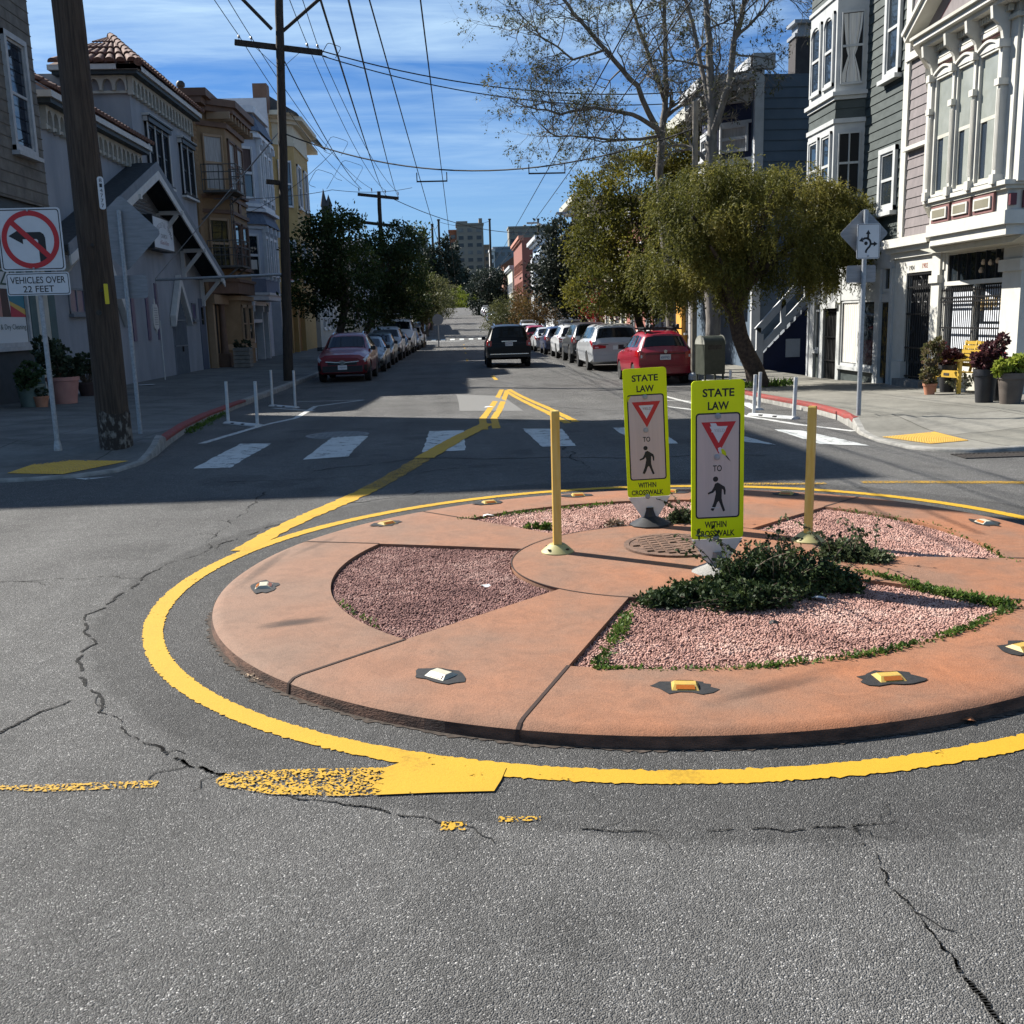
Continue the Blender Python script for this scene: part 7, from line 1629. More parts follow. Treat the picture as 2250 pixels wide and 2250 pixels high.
    for sd in(1,-1):
        (lx,lz),(lw,lh)=lamps;mb=MB();mb.prism([(sd*(lx-lw)*-1*-1,lz-lh*.7),(sd*(lx+lw),lz-lh),(sd*(lx+lw),lz+lh),(sd*(lx-lw),lz+lh*.6)],(0,yr-.012,0),(1,0,0),(0,0,1),-.02,.006);lp=mb.build('rear_lamp',M_TAILR,t)
        mb=MB();mb.prism([(sd*(lx+lw*.15),lz-lh*.5),(sd*(lx+lw*.7),lz-lh*.6),(sd*(lx+lw*.7),lz+lh*.1),(sd*(lx+lw*.15),lz+lh*.05)],(0,yr-.019,0),(1,0,0),(0,0,1),0);mb.build('reversing_lamp',M_HEADL,lp)
    mb=MB();mb.box(-st[-1][4]*.80,st[-1][4]*.80,yr-.016,yr+.03,st[-1][2]-.012,st[-1][2]+.004);mb.build('tailgate_seam',M_CARBLK,t)
    zp={'hatch':.80,'van':.86,'boxy':.98,'suv':.80,'sedan':.72}[kind]
    mb=MB();mb.box(-.155,.155,yr-.022,yr-.01,zp-.075,zp+.075);p=mb.build('number_plate',M_PLATE,t)
    mb=MB();mb.text(plate or 'XXXXXXX',(0,yr-.024,zp-.005),(1,0,0),(0,0,1),.25,.075,.001);
    if plate: mb.build('plate_lettering',M_PLTXT,p)
    mb=MB();mb.box(-.32,.32,yr-.03,yr-.005,zp+.10,zp+.135) if kind in('boxy','suv','van') else mb.lathe([(.001,-.02),(.05,-.02),(.05,0)],(0,yr-.02,zp+.16),14,ax='y',cap=False);mb.build('tailgate_trim',M_CHROME if kind!='van' else paint_m,t)
    if kind=='boxy':
        mb=MB();mb.box(-.80,.80,yr-.075,yr-.065,st[-1][1]+.10,st[-1][1]+.135);mb.build('bumper_strip',M_CHROME,t)
    if rack:
        mb=MB()
        for sd in(1,-1):
            pts=[C.pt(q,6.9,sd)+Vector((0,0,.055 if 0<i<5 else .0)) for i,q in enumerate([st[6][0]-.1+(st[8][0]-st[6][0]+.1)*i/5 for i in range(6)])];mb.tube(pts,.022,6)
        mb.build_each('roof_rail',M_CHROME if rack=='rail' else M_CARBLK,t,60)
        if rack=='bars':
            mb=MB()
            for q in(st[6][0]+.2,st[8][0]-.2): z=C.params(q)[3];mb.box(-.62,.62,L/2-q-.04,L/2-q+.04,z+.07,z+.11)
            for x in(-.45,.42): mb.box(x-.09,x+.09,L/2-st[8][0]+.05,L/2-st[6][0]-.15,z+.112,z+.15)
            for x in(-.42,-.3,.35,.48): mb.lathe([(.001,0),(.05,.0),(.05,.08),(.03,.1)],(x,L/2-st[8][0]+.15,z+.13),8)
            mb.build('roof_bars',M_CARBLK,t)
        if rack=='board':
            z=st[7][3];mb=MB();mb.box(-.5,.5,-.6,-.5,z+.05,z+.15);mb.box(-.5,.5,.4,.5,z+.05,z+.15);mb.box(-.42,.42,-1.0,.9,z+.16,z+.24);mb.build('roof_board',M_GALV,t)
        if rack=='ladder':
            z=st[7][3]
            mb=MB()
            for q in(st[6][0]+.1,st[7][0],st[8][0]): y=L/2-q;mb.tube([(-.75,y,z+.02),(-.75,y,z+.25),(.75,y,z+.25),(.75,y,z+.02)],.025,6)
            for x in(-.75,.75): mb.tube([(x,L/2-st[6][0],z+.27),(x,L/2-st[8][0]-.2,z+.27)],.025,6)
            mb.build('ladder_rack',M_FLEX,t)
    return t
def place(t,x,y,toward,dx=0):
    z=ground_z(y);s=(ground_z(y+2)-ground_z(y-2))/4
    t.location=(x,y,z);t.rotation_euler=((math.atan(s) if not toward else -math.atan(s)),0,math.pi if toward else 0)
C_RED=carpaint('maroon_car_paint',(.15,.006,.012));C_GREY=carpaint('grey_car_paint',(.10,.115,.12));C_DGRN=carpaint('dark_green_car_paint',(.035,.05,.045));C_SILV=carpaint('silver_car_paint',(.36,.375,.39),.15);C_WHT=carpaint('white_car_paint',(.45,.46,.47),.0);C_BLK=mat('black_car_paint',(.004,.004,.005),rough=.3,spec=.22);C_CRIM=carpaint('crimson_car_paint',(.22,.004,.016),.0);C_NAVY=carpaint('navy_car_paint',(.02,.03,.07));C_DGRY=carpaint('charcoal_car_paint',(.04,.043,.047));C_BLUE=carpaint('blue_grey_car_paint',(.09,.13,.19))
LX=-4.45;RX=5.08
rav=make_car('suv',C_RED,'dark red suv with silver roof rails parked facing us, first car on the left','car',rack='rail',plate='7XJR563',badge=True);place(rav,-4.06,37.2,True)
s2=make_car('sedan',C_GREY,'grey sedan parked on the left just behind the red suv','car');place(s2,-3.95,43.6,True)
h3=make_car('hatch',C_DGRN,'small dark green hatchback parked on the left, third from us','car');place(h3,-3.95,49.6,True)
b4=make_car('boxy',C_SILV,'silver suv with tall cabin parked fourth in the left row','car');place(b4,-4.0,55.6,True)
s5=dup(s2,(0,0,0),None,'charcoal sedan parked fifth in the left row before the rack van',C_GREY,C_DGRY);place(s5,-3.9,61.6,True)
v6=make_car('van',C_WHT,'white van with a ladder rack on its roof parked in the left row','van',rack='ladder');v6.scale=(1.02,1.05,1.28);place(v6,-3.95,68,True)
suv_p=make_car('suv',C_WHT,'white suv with a flat roof box parked on the right beyond the charcoal suv','car',rack='board');place(suv_p,5.7,51.6,False)
far=[('hatch','blue grey hatchback on the left just past the white rack van',C_BLUE,h3,74.0),('suv','white suv on the left past the blue grey hatchback',C_WHT,suv_p,79.8),('sedan','silver sedan last on the left before the crossing',C_SILV,s2,85.6)]
for _,lab,col,src,y in far:
    pm={h3:C_DGRN,suv_p:C_WHT,s2:C_GREY}[src];c=dup(src,(0,0,0),None,lab,pm,col);place(c,-3.7,y,True)
# right row, facing away
fit=make_car('hatch',C_CRIM,'crimson hatchback with black roof bars parked behind the yield signs','car',rack='bars',plate='6SKP421');place(fit,5.9,30.75,False)
ody=make_car('van',C_SILV,'silver minivan parked just ahead of the crimson hatchback','car',plate='');place(ody,5.8,39.6,False)
bx=make_car('boxy',C_DGRY,'old charcoal suv parked ahead of the silver minivan','car');place(bx,5.78,46.0,False)
ht=dup(h3,(0,0,0),None,'navy hatchback parked on the right ahead of the white suv',C_DGRN,C_NAVY);place(ht,5.5,57.4,False)
sd=dup(s2,(0,0,0),None,'pale silver sedan parked on the right ahead of the navy hatchback',C_GREY,C_SILV);place(sd,5.4,63.2,False)
rd=dup(h3,(0,0,0),None,'bright red car far along the right row before the crossing',C_DGRN,C_CRIM);place(rd,5.15,69.5,False)
wd_=dup(suv_p,(0,0,0),None,'white suv farthest along the right row before the crossing',C_WHT,C_WHT);place(wd_,5.1,76,False)
# the moving one
mv=make_car('boxy',C_BLK,'black suv driving away up the street in the right lane','car',name='moving_car',rack='rail',plate='8KDT195',group=None)
del_=[c for c in mv.children if c.name.startswith('plate')]
place(mv,2.05,44.3,False)
# rows on the hill beyond the crossing
cols=[C_DGRY,C_BLUE,C_SILV,C_BLK,C_WHT,C_NAVY,C_GREY,C_RED,C_SILV,C_DGRN,C_WHT,C_DGRY]
src3=[(s2,C_GREY),(h3,C_DGRN),(suv_p,C_WHT)]
rg=random.Random(3)
for side in(-1,1):
    for i in range(19):
        s,pm=src3[rg.randrange(3)];c=dup(s,(0,0,0),None,'one of the cars in the long row up the %s side of the hill'%('left' if side<0 else 'right'),pm,cols[rg.randrange(len(cols))])
        c['group']='cars parked up the hill on the %s'%('left' if side<0 else 'right')
        place(c,(LX if side<0 else RX)+rg.uniform(-.1,.1),112+i*7.4+rg.uniform(-.5,.5),side<0)
# ------------------------------------------------------------------ trees
M_BARK=mat('dark_bark',(.045,.034,.026),(.095,.075,.058),scale=9,rough=.95,bump=.6,bscale=16,stretch=(2,2,.5))
M_BARKP=mat('pale_grey_bark',(.20,.185,.165),(.11,.10,.09),scale=5,rough=.9,bump=.4,bscale=20,stretch=(1.5,1.5,.5))
M_BARKR=mat('rough_pepper_bark',(.025,.018,.014),(.07,.05,.036),scale=12,rough=.95,bump=.8,bscale=14)
LF_PEP=leafmat('pepper_leaves',(.036,.046,.012),(.112,.112,.024),(.26,.22,.055),scale=.55,trans=.42)
LF_GOLD=leafmat('golden_leaves',(.038,.048,.010),(.10,.10,.018),(.24,.195,.03),scale=.45,trans=.42)
LF_FIG=leafmat('fig_leaves',(.009,.018,.006),(.026,.045,.011),(.12,.145,.03),scale=.5,trans=.3)
LF_DARK=leafmat('dark_fig_leaves',(.009,.014,.010),(.022,.03,.021),(.06,.072,.052),scale=.6,trans=.15)
LF_OLIVE=leafmat('olive_leaves',(.035,.042,.014),(.075,.08,.028),(.13,.125,.05),scale=.5)
LF_RUST=leafmat('rusty_leaves',(.055,.03,.012),(.10,.06,.02),(.17,.12,.035),scale=.6)
LF_CON=leafmat('cypress_leaves',(.010,.017,.012),(.026,.038,.026),(.055,.07,.05),scale=.2,trans=.1)
LF_BRIGHT=leafmat('bright_shrub_leaves',(.07,.10,.012),(.17,.20,.02),(.30,.32,.05),scale=.3)
LF_RED=leafmat('red_bottlebrush',(.16,.012,.012),(.30,.02,.02),(.10,.05,.02),scale=2)
def leaf(mb,p,u,v,l,w):
    """pointed leaf: two triangles folded along the midrib"""
    mb.add([p,p+u*l*.5+v*w,p+u*l,p+u*l*.5-v*w],[(0,1,2,3)])
def rdir(rg): 
    while True:
        v=Vector((rg.uniform(-1,1),rg.uniform(-1,1),rg.uniform(-1,1)))
        if .05<v.length<1: return v.normalized()
def clumps(rg,blobs,nc):
    tot=sum(b[1].x*b[1].y*b[1].z for b in blobs)**1.0;out=[]
    for c,r in blobs:
        k=max(3,int(nc*(r.x*r.y*r.z)**.7/sum((b[1].x*b[1].y*b[1].z)**.7 for b in blobs)))
        for _ in range(k):
            d=rdir(rg);f=rg.uniform(.45,1.0)**.5;out.append((c+Vector((d.x*r.x,d.y*r.y,d.z*r.z))*f,d))
    return out
def crown(name,blobs,m,par,nc,per,cs,l,w,seed,droop=0.,up=.3):
    rg=random.Random(seed);blobs=[(Vector(c),Vector(r)) for c,r in blobs];mb=MB()
    for c,d in clumps(rg,blobs,nc):
        s=cs*rg.uniform(.6,1.3);k=int(per*rg.uniform(.6,1.3))
        for _ in range(k):
            p=c+Vector((rg.gauss(0,s*.55),rg.gauss(0,s*.55),rg.gauss(0,s*.42)))
            u=(rdir(rg)+d*.6+Vector((0,0,up-droop))).normalized();v=u.cross(rdir(rg))
            if v.length<.1: continue
            v.normalize();ll=l*rg.uniform(.6,1.3);leaf(mb,p,u,v,ll,w*rg.uniform(.7,1.2)*ll/l)
    return mb.build(name,m,par)
def limbs(mb,base,blobs,r0,seed,fork=None,n=10):
    """trunk up to the fork and a limb into each clump of foliage"""
    rg=random.Random(seed);base=Vector(base);fork=Vector(fork)
    pts=[base.lerp(fork,i/5)+Vector((rg.uniform(-.06,.06),rg.uniform(-.06,.06),0))*(1 if 0<i<5 else 0) for i in range(6)]
    mb.tube([base-Vector((0,0,.15))]+pts,[r0*1.35]+[r0*(1.15-.35*i/5) for i in range(6)],10)
    for c,r in blobs:
        c=Vector(c);q=[fork.lerp(c,i/6)+Vector((rg.uniform(-1,1),rg.uniform(-1,1),rg.uniform(-.3,.8)))*.10*(c-fork).length*(1 if 0<i<6 else 0)*.6 for i in range(7)]
        mb.tube(q,[r0*.6*(1-i/7.5) for i in range(7)],7)
        for _ in range(n):
            i=rg.randrange(2,7);d=rdir(rg);e=c+Vector((d.x*r[0],d.y*r[1],d.z*r[2]))*.85;s=q[min(i,6)];mid=s.lerp(e,.5)+rdir(rg)*.1*(e-s).length;mb.tube([s,mid,e],[r0*.16,r0*.10,.012],5,caps=False)
def tree(name,lab,base,fork,blobs,r0,bark,lm,nc,per,cs,l,w,seed,group=None,n=8,cat='tree',droop=0.,up=.3):
    t=thing(name,lab,cat,base,group);mb=MB();limbs(mb,base,blobs,r0,seed,fork,n);mb.build('trunk',bark,t,60)
    crown('crown',blobs,lm,t,nc,per,cs,l,w,seed,droop,up);return t
def PB(px,py,y,rx,ry,rz): return (PY(px,py,y),(rx,ry,rz))
# --- pepper tree on the right pavement (weeping)
def pepper():
    base=WP(1667,850,1);t=thing('pepper_tree','weeping olive green pepper tree with a crooked dark trunk on the right pavement','tree',base)
    Y=base.y;K=lambda px,py,dy=0:PY(px,py,Y+dy)
    f1=K(1618,700)
    mb=MB();tr=[base-Vector((0,0,.1)),K(1664,835),K(1655,805),K(1640,775),K(1626,740),f1,K(1617,670),K(1640,630),K(1660,600)]
    mb.tube(tr,[.33,.25,.215,.20,.19,.185,.15,.13,.11],12)
    ends=[(1520,470,-.6),(1600,420,.4),(1700,420,-.5),(1790,450,.3),(1830,520,-.4),(1500,560,.5),(1560,540,-1.2),(1680,500,-1.4),(1760,560,1.0)]
    for a,b,dy in ends:
        e=K(a,b,dy);s=f1 if a<1610 else K(1640,630);m=s.lerp(e,.5)+Vector((0,0,.35));mb.tube([s,m,e],[.10,.065,.03],7,caps=False)
    for q in((1600,600),(1580,660),(1605,640)): mb.tube([f1+Vector((0,-.1,-.1)),K(*q,-.3)],[.05,.02],5)
    mb.build('trunk',M_BARKR,t,60)
    rg=random.Random(21);mb=MB()
    big=[(1530,470,.0,1.0,1.2,.8),(1490,560,.2,.75,1.0,.9),(1600,410,.3,.9,1.1,.6),(1600,520,-.6,1.0,.9,.9),(1690,430,-.3,1.0,1.1,.65),(1700,520,-.8,1.0,.9,.8),(1770,440,.2,.9,1.1,.65),(1790,530,-.3,.9,1.0,.8),(1835,470,.3,.55,.8,.7),(1845,560,.0,.45,.7,.55),(1640,560,.8,1.2,.9,.8),(1540,620,.3,.6,.9,.5),(1480,540,.1,.55,.9,.8),(1510,430,.1,.6,.9,.6),(1580,600,-.4,.7,.7,.5),(1760,590,-.2,.7,.7,.45),(1735,400,.5,.8,.9,.45),(1560,385,.4,.6,.8,.4)]
    cl=[]
    for a,b,dy,rx,ry,rz in big:
        c=K(a,b,dy)
        for _ in range(int(9*rx*ry)+3):
            d=rdir(rg);f=rg.uniform(.55,1.12);cl.append((c+Vector((d.x*rx,d.y*ry,d.z*rz))*f,rg.uniform(.18,.42),rg.uniform(.4,1.05)+(.12 if a<1560 and d.z<.2 else 0),d))
    for c,r,hang,d0 in cl:
        for _ in range(int(16+95*r)):
            d=rdir(rg);p=c+Vector((d.x*r,d.y*r,d.z*r*.7));n=max(5,int(hang*rg.uniform(6,15)))
            dr=Vector((rg.uniform(-.5,.5)+d0.x*.5,rg.uniform(-.5,.5)+d0.y*.5,rg.uniform(-1.1,.2))).normalized();q=p.copy();sw=rg.uniform(.14,.34)
            for i in range(n):
                dr=(dr+Vector((rg.uniform(-.12,.12),rg.uniform(-.12,.12),-sw))).normalized();q=q+dr*.062
                for s in(-1,1):
                    u=(dr*.8+rdir(rg)*.9).normalized();v=u.cross(rdir(rg))
                    if v.length<.1: continue
                    leaf(mb,q,u,v.normalized(),rg.uniform(.06,.12),rg.uniform(.009,.017))
    mb.build('crown',LF_PEP,t)
    mb=MB();rg=random.Random(4)
    for _ in range(260):
        a=rg.uniform(0,6.28);r=rg.uniform(.2,.75);p=base+Vector((r*math.cos(a)*1.3,r*math.sin(a)*.7,.0));p.z=wz(p.x,p.y,1)
        u=(rdir(rg)+Vector((0,0,.9))).normalized();leaf(mb,p,u,u.cross(rdir(rg)).normalized(),rg.uniform(.10,.25),.03)
    w=mb.build('tree_basin_weeds',M_WEED,at=base);stuff(w)
pepper()
# --- tall, nearly bare trees
def bare_tree(name,lab,stems,seed,bark,twl,leaves,lm):
    """stems: list of point lists (px,py,y) with radii; twigs grow from them"""
    rg=random.Random(seed);b0=PY(*stems[0][0][0]);t=thing(name,lab,'tree',b0,'tall sparse trees');mb=MB();lf=MB()
    def grow(p,d,L,r,depth):
        n=4;pts=[p.copy()];q=p.copy();dd=d.copy()
        for i in range(n):
            dd=(dd+rdir(rg)*.30+Vector((0,0,.02))).normalized();q=q+dd*L/n;pts.append(q.copy())
        mb.tube(pts,[r*(1-.55*i/n) for i in range(n+1)],5 if depth>1 else 4,caps=False)
        if depth<=0:
            for _ in range(rg.choice((2,3,3))):
                s=pts[rg.choice((1,2,3,4))];nd=(dd+rdir(rg)*1.0).normalized();e=s+nd*L*rg.uniform(.5,.9);mb.tube([s,s.lerp(e,.5)+rdir(rg)*.05*L,e],[r*.45,r*.3,r*.15],3,caps=False)
            if rg.random()<leaves:
                for _ in range(rg.randrange(3,9)):
                    u=(dd+rdir(rg)*1.2-Vector((0,0,.5))).normalized();v=u.cross(rdir(rg))
                    if v.length>.1: leaf(lf,pts[rg.randrange(1,5)]+rdir(rg)*.06,u,v.normalized(),rg.uniform(.06,.13),rg.uniform(.012,.024))
            return
        for i in range(rg.choice((3,4,4))):
            s=pts[rg.choice((2,3,4,4))];nd=(dd+rdir(rg)*.95).normalized();grow(s,nd,L*rg.uniform(.55,.78),r*.5,depth-1)
    for pts,r0,r1,brs in stems:
        P=[PY(*p) for p in pts];n=len(P);
        Q=[];
        for a,b in zip(P,P[1:]):
            for i in range(4): Q.append(a.lerp(b,i/4)+rdir(rg)*.03)
        Q.append(P[-1]);k=len(Q)
        mb.tube(Q,[r0+(r1-r0)*i/(k-1) for i in range(k)],9,caps=False)
        for i in range(brs):
            j=int(k*(.25+.75*(i+.5)/brs));j=min(j,k-1);d=(Q[min(j+1,k-1)]-Q[max(j-1,0)]).normalized();rr=r0+(r1-r0)*j/(k-1)
            grow(Q[j],(d*.5+rdir(rg)*.9).normalized(),twl*rg.uniform(.7,1.2),max(rr*.42,.02),3)
        grow(Q[-1],(Q[-1]-Q[-3]).normalized(),twl*.9,r1*.8,3)
    mb.build('trunk',bark,t,60);lf.build('crown',lm,t)
    return t
y1=33.5;y2=31.2
bare_tree('bare_tree','tall pale barked tree with sparse leaves rising behind the pepper tree, right of its twin',
  [([(1567,800,y2),(1565,600,y2),(1563,420,y2),(1562,310,y2)],.24,.19,2),([(1562,310,y2),(1565,240,y2),(1560,120,y2),(1553,0,y2),(1548,-90,y2)],.15,.06,12),([(1562,300,y2),(1600,190,y2-.4),(1614,90,y2-.6),(1640,-10,y2-.9),(1650,-90,y2-1)],.12,.05,11),([(1560,240,y2),(1530,90,y2+.5),(1500,-20,y2+.8),(1490,-90,y2+1)],.08,.035,14),([(1610,90,y2-.6),(1680,20,y2-1.0),(1720,-40,y2-1.2)],.05,.02,10)],5,M_BARKP,1.0,.35,LF_OLIVE)
bare_tree('bare_tree','wide spreading half bare tree whose twigs reach left over the street wires',
  [([(1480,790,y1),(1470,600,y1),(1455,470,y1),(1450,380,y1),(1455,280,y1)],.165,.12,0),([(1455,280,y1),(1465,200,y1),(1462,80,y1),(1455,-60,y1)],.11,.045,12),([(1450,300,y1),(1400,190,y1-.5),(1330,110,y1-.8),(1260,30,y1-1.0),(1225,-20,y1-1)],.10,.035,17),([(1455,290,y1),(1390,250,y1-1),(1310,235,y1-1.4),(1230,250,y1-1.8),(1165,235,y1-2)],.08,.022,17),([(1460,220,y1),(1420,110,y1+.6),(1390,20,y1+.9),(1380,-60,y1+1)],.08,.035,14),([(1462,260,y1),(1530,200,y1),(1580,180,y1+.3)],.06,.025,10),([(1450,300,y1),(1360,310,y1-.6),(1290,300,y1-.8),(1220,300,y1-1)],.055,.018,16),([(1330,110,y1-.8),(1260,130,y1-1.2),(1190,80,y1-1.4),(1150,40,y1-1.5)],.042,.015,14)],8,mat('grey_brown_bark',(.10,.088,.075),(.17,.155,.135),scale=6,rough=.9,bump=.4,bscale=20,stretch=(1.5,1.5,.5)),.95,.5,LF_OLIVE)
# --- leafy trees
def gb(x,y,z): return Vector((x,y,z))
base=gb(7.6,39,ground_z(39)+.16)
tree('golden_tree','bushy golden green tree between the dark fig and the pepper tree',base,PY(1400,690,39),[PB(1330,640,38.5,1.6,1.6,1.0),PB(1420,640,39,1.6,1.6,1.1),PB(1320,540,39.5,1.35,1.6,1.2),PB(1420,530,38.6,1.8,1.6,1.3),PB(1310,440,40,1.0,1.3,1.0),PB(1400,400,39.5,1.7,1.6,1.2),PB(1480,340,39.5,1.3,1.5,.8),PB(1560,380,40.5,1.5,1.4,1.0),PB(1640,420,41,1.2,1.3,.9),PB(1490,470,40.5,1.6,1.5,1.4),PB(1560,300,40.5,1.2,1.3,.7),PB(1530,430,41,1.6,1.4,1.2),PB(1480,600,39.6,1.2,1.3,1.2)],.17,M_BARK,LF_GOLD,1150,74,.40,.13,.03,31)
def figtree(lab,base,fork,blobs,seed,nc,lm=LF_FIG,grp='street trees on the left'): return tree('street_tree',lab,base,fork,blobs,.2,M_BARK,lm,nc,46,.5,.20,.055,seed,grp)
figtree('broad dark leaved street tree on the left behind the red car',gb(-6.2,50,ground_z(50)+.15),PY(760,660,50),[PB(700,560,50,1.5,1.8,1.3),PB(740,510,50.5,1.4,1.8,.9),PB(690,640,49.5,1.3,1.5,1.0),PB(770,600,50,1.5,1.8,1.4),PB(720,490,51,.9,1.2,.5),PB(790,690,50,1.2,1.2,.7)],41,260)
figtree('rounded dark leaved street tree on the left, middle of the three',gb(-6.2,60,ground_z(60)+.15),PY(835,660,60),[PB(830,580,60,1.9,2,1.6),PB(870,530,60,1.5,1.8,1.0),PB(810,650,59.5,1.6,1.8,1.1),PB(885,610,60,1.5,1.8,1.5),PB(855,680,60,1.4,1.5,.9)],42,280)
figtree('sunlit topped dark street tree on the left, farthest of the three',gb(-6.1,70,ground_z(70)+.15),PY(890,660,70),[PB(880,590,70,1.8,2,1.6),PB(900,530,70,1.0,1.8,1.0),PB(905,650,70,1.5,2,1.3),PB(870,680,70,1.7,2,1.0)],43,240)
for i,(y,lab,m,px,py,s) in enumerate(((80,'grey green street tree on the left just before the crossing',LF_OLIVE,925,650,1.7),(109,'olive green street tree on the left just beyond the crossing',LF_OLIVE,935,640,2.6),(126,'pale olive street tree second up the left hillside',LF_OLIVE,945,640,3.0),(148,'tall olive street tree third up the left hillside',LF_OLIVE,958,645,3.2),(178,'olive street tree fourth up the left hillside',LF_OLIVE,968,650,3.0))):
    x=PY(px,py,y).x;z=ground_z(y);tree('street_tree',lab,gb(x,y,z+.1),gb(x,y,z+2),[PB(px,py,y,s,s,s*.7),PB(px-12,py+22,y,s*.9,s,s*.6),PB(px+6,py+26,y,s*.7,s,s*.55)],.16,M_BARK,m,110,40,.6,.24,.07,50+i,'street trees on the left',4)
figtree('dense dark fig tree on the right beyond the golden tree',gb(7.5,52,ground_z(52)+.15),PY(1275,690,52),[PB(1245,530,52,1.35,1.6,1.0),PB(1240,590,52,1.7,1.8,1.3),PB(1270,620,51.5,1.6,1.7,1.3),PB(1222,620,52,1.2,1.4,1.0),PB(1285,560,52.5,1.2,1.6,1.2),PB(1265,665,52,1.3,1.5,.7)],45,420,LF_DARK,'street trees on the right')
tree('bottlebrush_tree','small tree with dark red flowers beside the dark fig',gb(7.6,47,ground_z(47)+.15),PY(1310,690,47),[PB(1312,600,47,.45,.6,.35),PB(1300,670,46.6,.7,.7,.5),PB(1322,690,46.6,.6,.6,.4)],.07,M_BARK,LF_RED,40,40,.25,.14,.03,46,None,4)
for px,py,y,s,m,lab in((1185,668,88,2.6,LF_RUST,'rounded rusty leaved street tree on the right before the crossing'),(1128,680,98,2.0,LF_OLIVE,'small olive street tree on the right at the crossing'),(1108,695,112,2.0,LF_OLIVE,'low dark olive street tree on the right just past the crossing')):
    p=PY(px,py,y);z=ground_z(y);x=max(p.x,7.0 if y<95 else 6.6);tree('street_tree',lab,gb(x,y,z+.1),gb(x,y,z+1.6),[PB(px,py,y,s,s,s*.75),PB(px-18,py+18,y,s*.7,s*.8,s*.5),PB(px+20,py+14,y,s*.75,s*.8,s*.55)],.14,M_BARK,m,130,44,.55,.20,.05,60+px,'street trees on the right',5)
p=PY(1080,660,195);tree('cypress_tree','big dark spreading cypress on the right near the top of the hill',gb(p.x+2,195,ground_z(195)),gb(p.x+1,195,ground_z(195)+3),[PB(1075,610,195,3.2,4,1.6),PB(1058,635,194,3.2,4,1.6),PB(1100,625,196,3.6,4,2.2),PB(1078,660,195,4.2,4,2.2),PB(1100,680,195,3.6,4,2.2),PB(1058,670,194,2.6,3,1.8),PB(1075,700,194,3.4,3,1.8)],.5,M_BARK,LF_CON,330,52,.8,.45,.12,71,None,5)
# ------------------------------------------------------------------ shrubs and weeds on the island
def shrub(name,lab,blobs,n,seed,m=M_LEAFB,l=.025,w=.0085,cat='shrub',sprig=0,base=None):
    c0=Vector(blobs[0][0]);base=base or Vector((c0.x,c0.y,IZ));t=thing(name,lab,cat,base);rg=random.Random(seed);mb=MB();st=MB()
    tot=sum(b[1][0]*b[1][1] for b in blobs)
    for c,r in blobs:
        c=Vector(c);k=int(n*r[0]*r[1]/tot/11)
        for _ in range(k):
            d=rdir(rg);d.z=abs(d.z);f=rg.uniform(.35,1)**.5;e=c+Vector((d.x*r[0],d.y*r[1],d.z*r[2]))*f*rg.uniform(.75,1.12)
            s=c+Vector((d.x*r[0]*.25,d.y*r[1]*.25,0));s.z=c.z-.01
            mid=s.lerp(e,.55)+Vector((0,0,.03));
            if rg.random()<.5: st.tube([s,mid,e],[.004,.003,.0015],4,caps=False)
            for i in range(16):
                f2=rg.uniform(.35,1);p=(s.lerp(mid,f2/.55) if f2<.55 else mid.lerp(e,(f2-.55)/.45))+rdir(rg)*rg.uniform(.004,.022);u=((e-s).normalized()*.6+rdir(rg)).normalized();v=u.cross(rdir(rg))
                if v.length>.1: leaf(mb,p,u,v.normalized(),l*rg.uniform(.5,1.25),w*rg.uniform(.7,1.3))
    for _ in range(sprig):
        c,r=blobs[rg.randrange(min(3,len(blobs)))];c=Vector(c);a=rg.uniform(0,6.28);s=c+Vector((r[0]*.5*math.cos(a),r[1]*.5*math.sin(a),r[2]*.5));d=Vector((math.cos(a)*.5,math.sin(a)*.5,1)).normalized();q=[s+d*.04*i+Vector((math.cos(a),math.sin(a),0))*.004*i*i+Vector((0,0,-.0012*i*i)) for i in range(7)]
        st.tube(q,[.004-.0004*i for i in range(7)],4,caps=False)
        for p in q[2:]:
            for _ in range(5): u=(rdir(rg)+Vector((0,0,-.3))).normalized();v=u.cross(rdir(rg)).normalized();leaf(mb,p,u,v,l*rg.uniform(.7,1.3),w)
    st.build('stems',M_STEM,t);mb.build('foliage',m,t);return t
Z=IZ+.0
def ip(px,py): p=G(px,py,IZ+.02);return (p.x,p.y,IZ+.0)
def IB(px,py,rx,ry,rz): p=ip(px,py);return (p,(rx,ry,rz))
shrub('island_shrub','dark sprawling shrub at the foot of the near yield sign',[IB(1700,1290,.34,.30,.32),IB(1615,1295,.24,.22,.24),IB(1790,1280,.26,.24,.19),IB(1530,1310,.24,.18,.12),IB(1460,1320,.20,.15,.08),IB(1850,1290,.14,.15,.13),IB(1650,1325,.34,.16,.14),IB(1665,1262,.13,.12,.22),IB(1735,1268,.18,.16,.22)],17000,3,sprig=14)
shrub('island_shrub','small feathery shrub at the right side of the right yellow post',[IB(1870,1228,.17,.16,.16),IB(1920,1232,.13,.13,.09),IB(1830,1225,.12,.13,.14)],3600,5,leafmat('grey_green_leaves',(.028,.042,.018),(.06,.08,.035),(.11,.135,.06),scale=5),sprig=8)
shrub('island_shrub','little tuft of shrub behind the near yield sign on the back gravel bed',[IB(1492,1145,.12,.10,.13),IB(1515,1146,.10,.09,.10)],1400,6,leafmat('tuft_leaves',(.025,.038,.016),(.06,.075,.035),(.11,.13,.06),scale=5),sprig=6)
shrub('weed_tuft','small green weed on the edge of the back gravel beside the left yellow post',[IB(1200,1158,.06,.03,.02),IB(1170,1156,.05,.02,.015)],260,7,M_WEED,.03,.01,'weed')
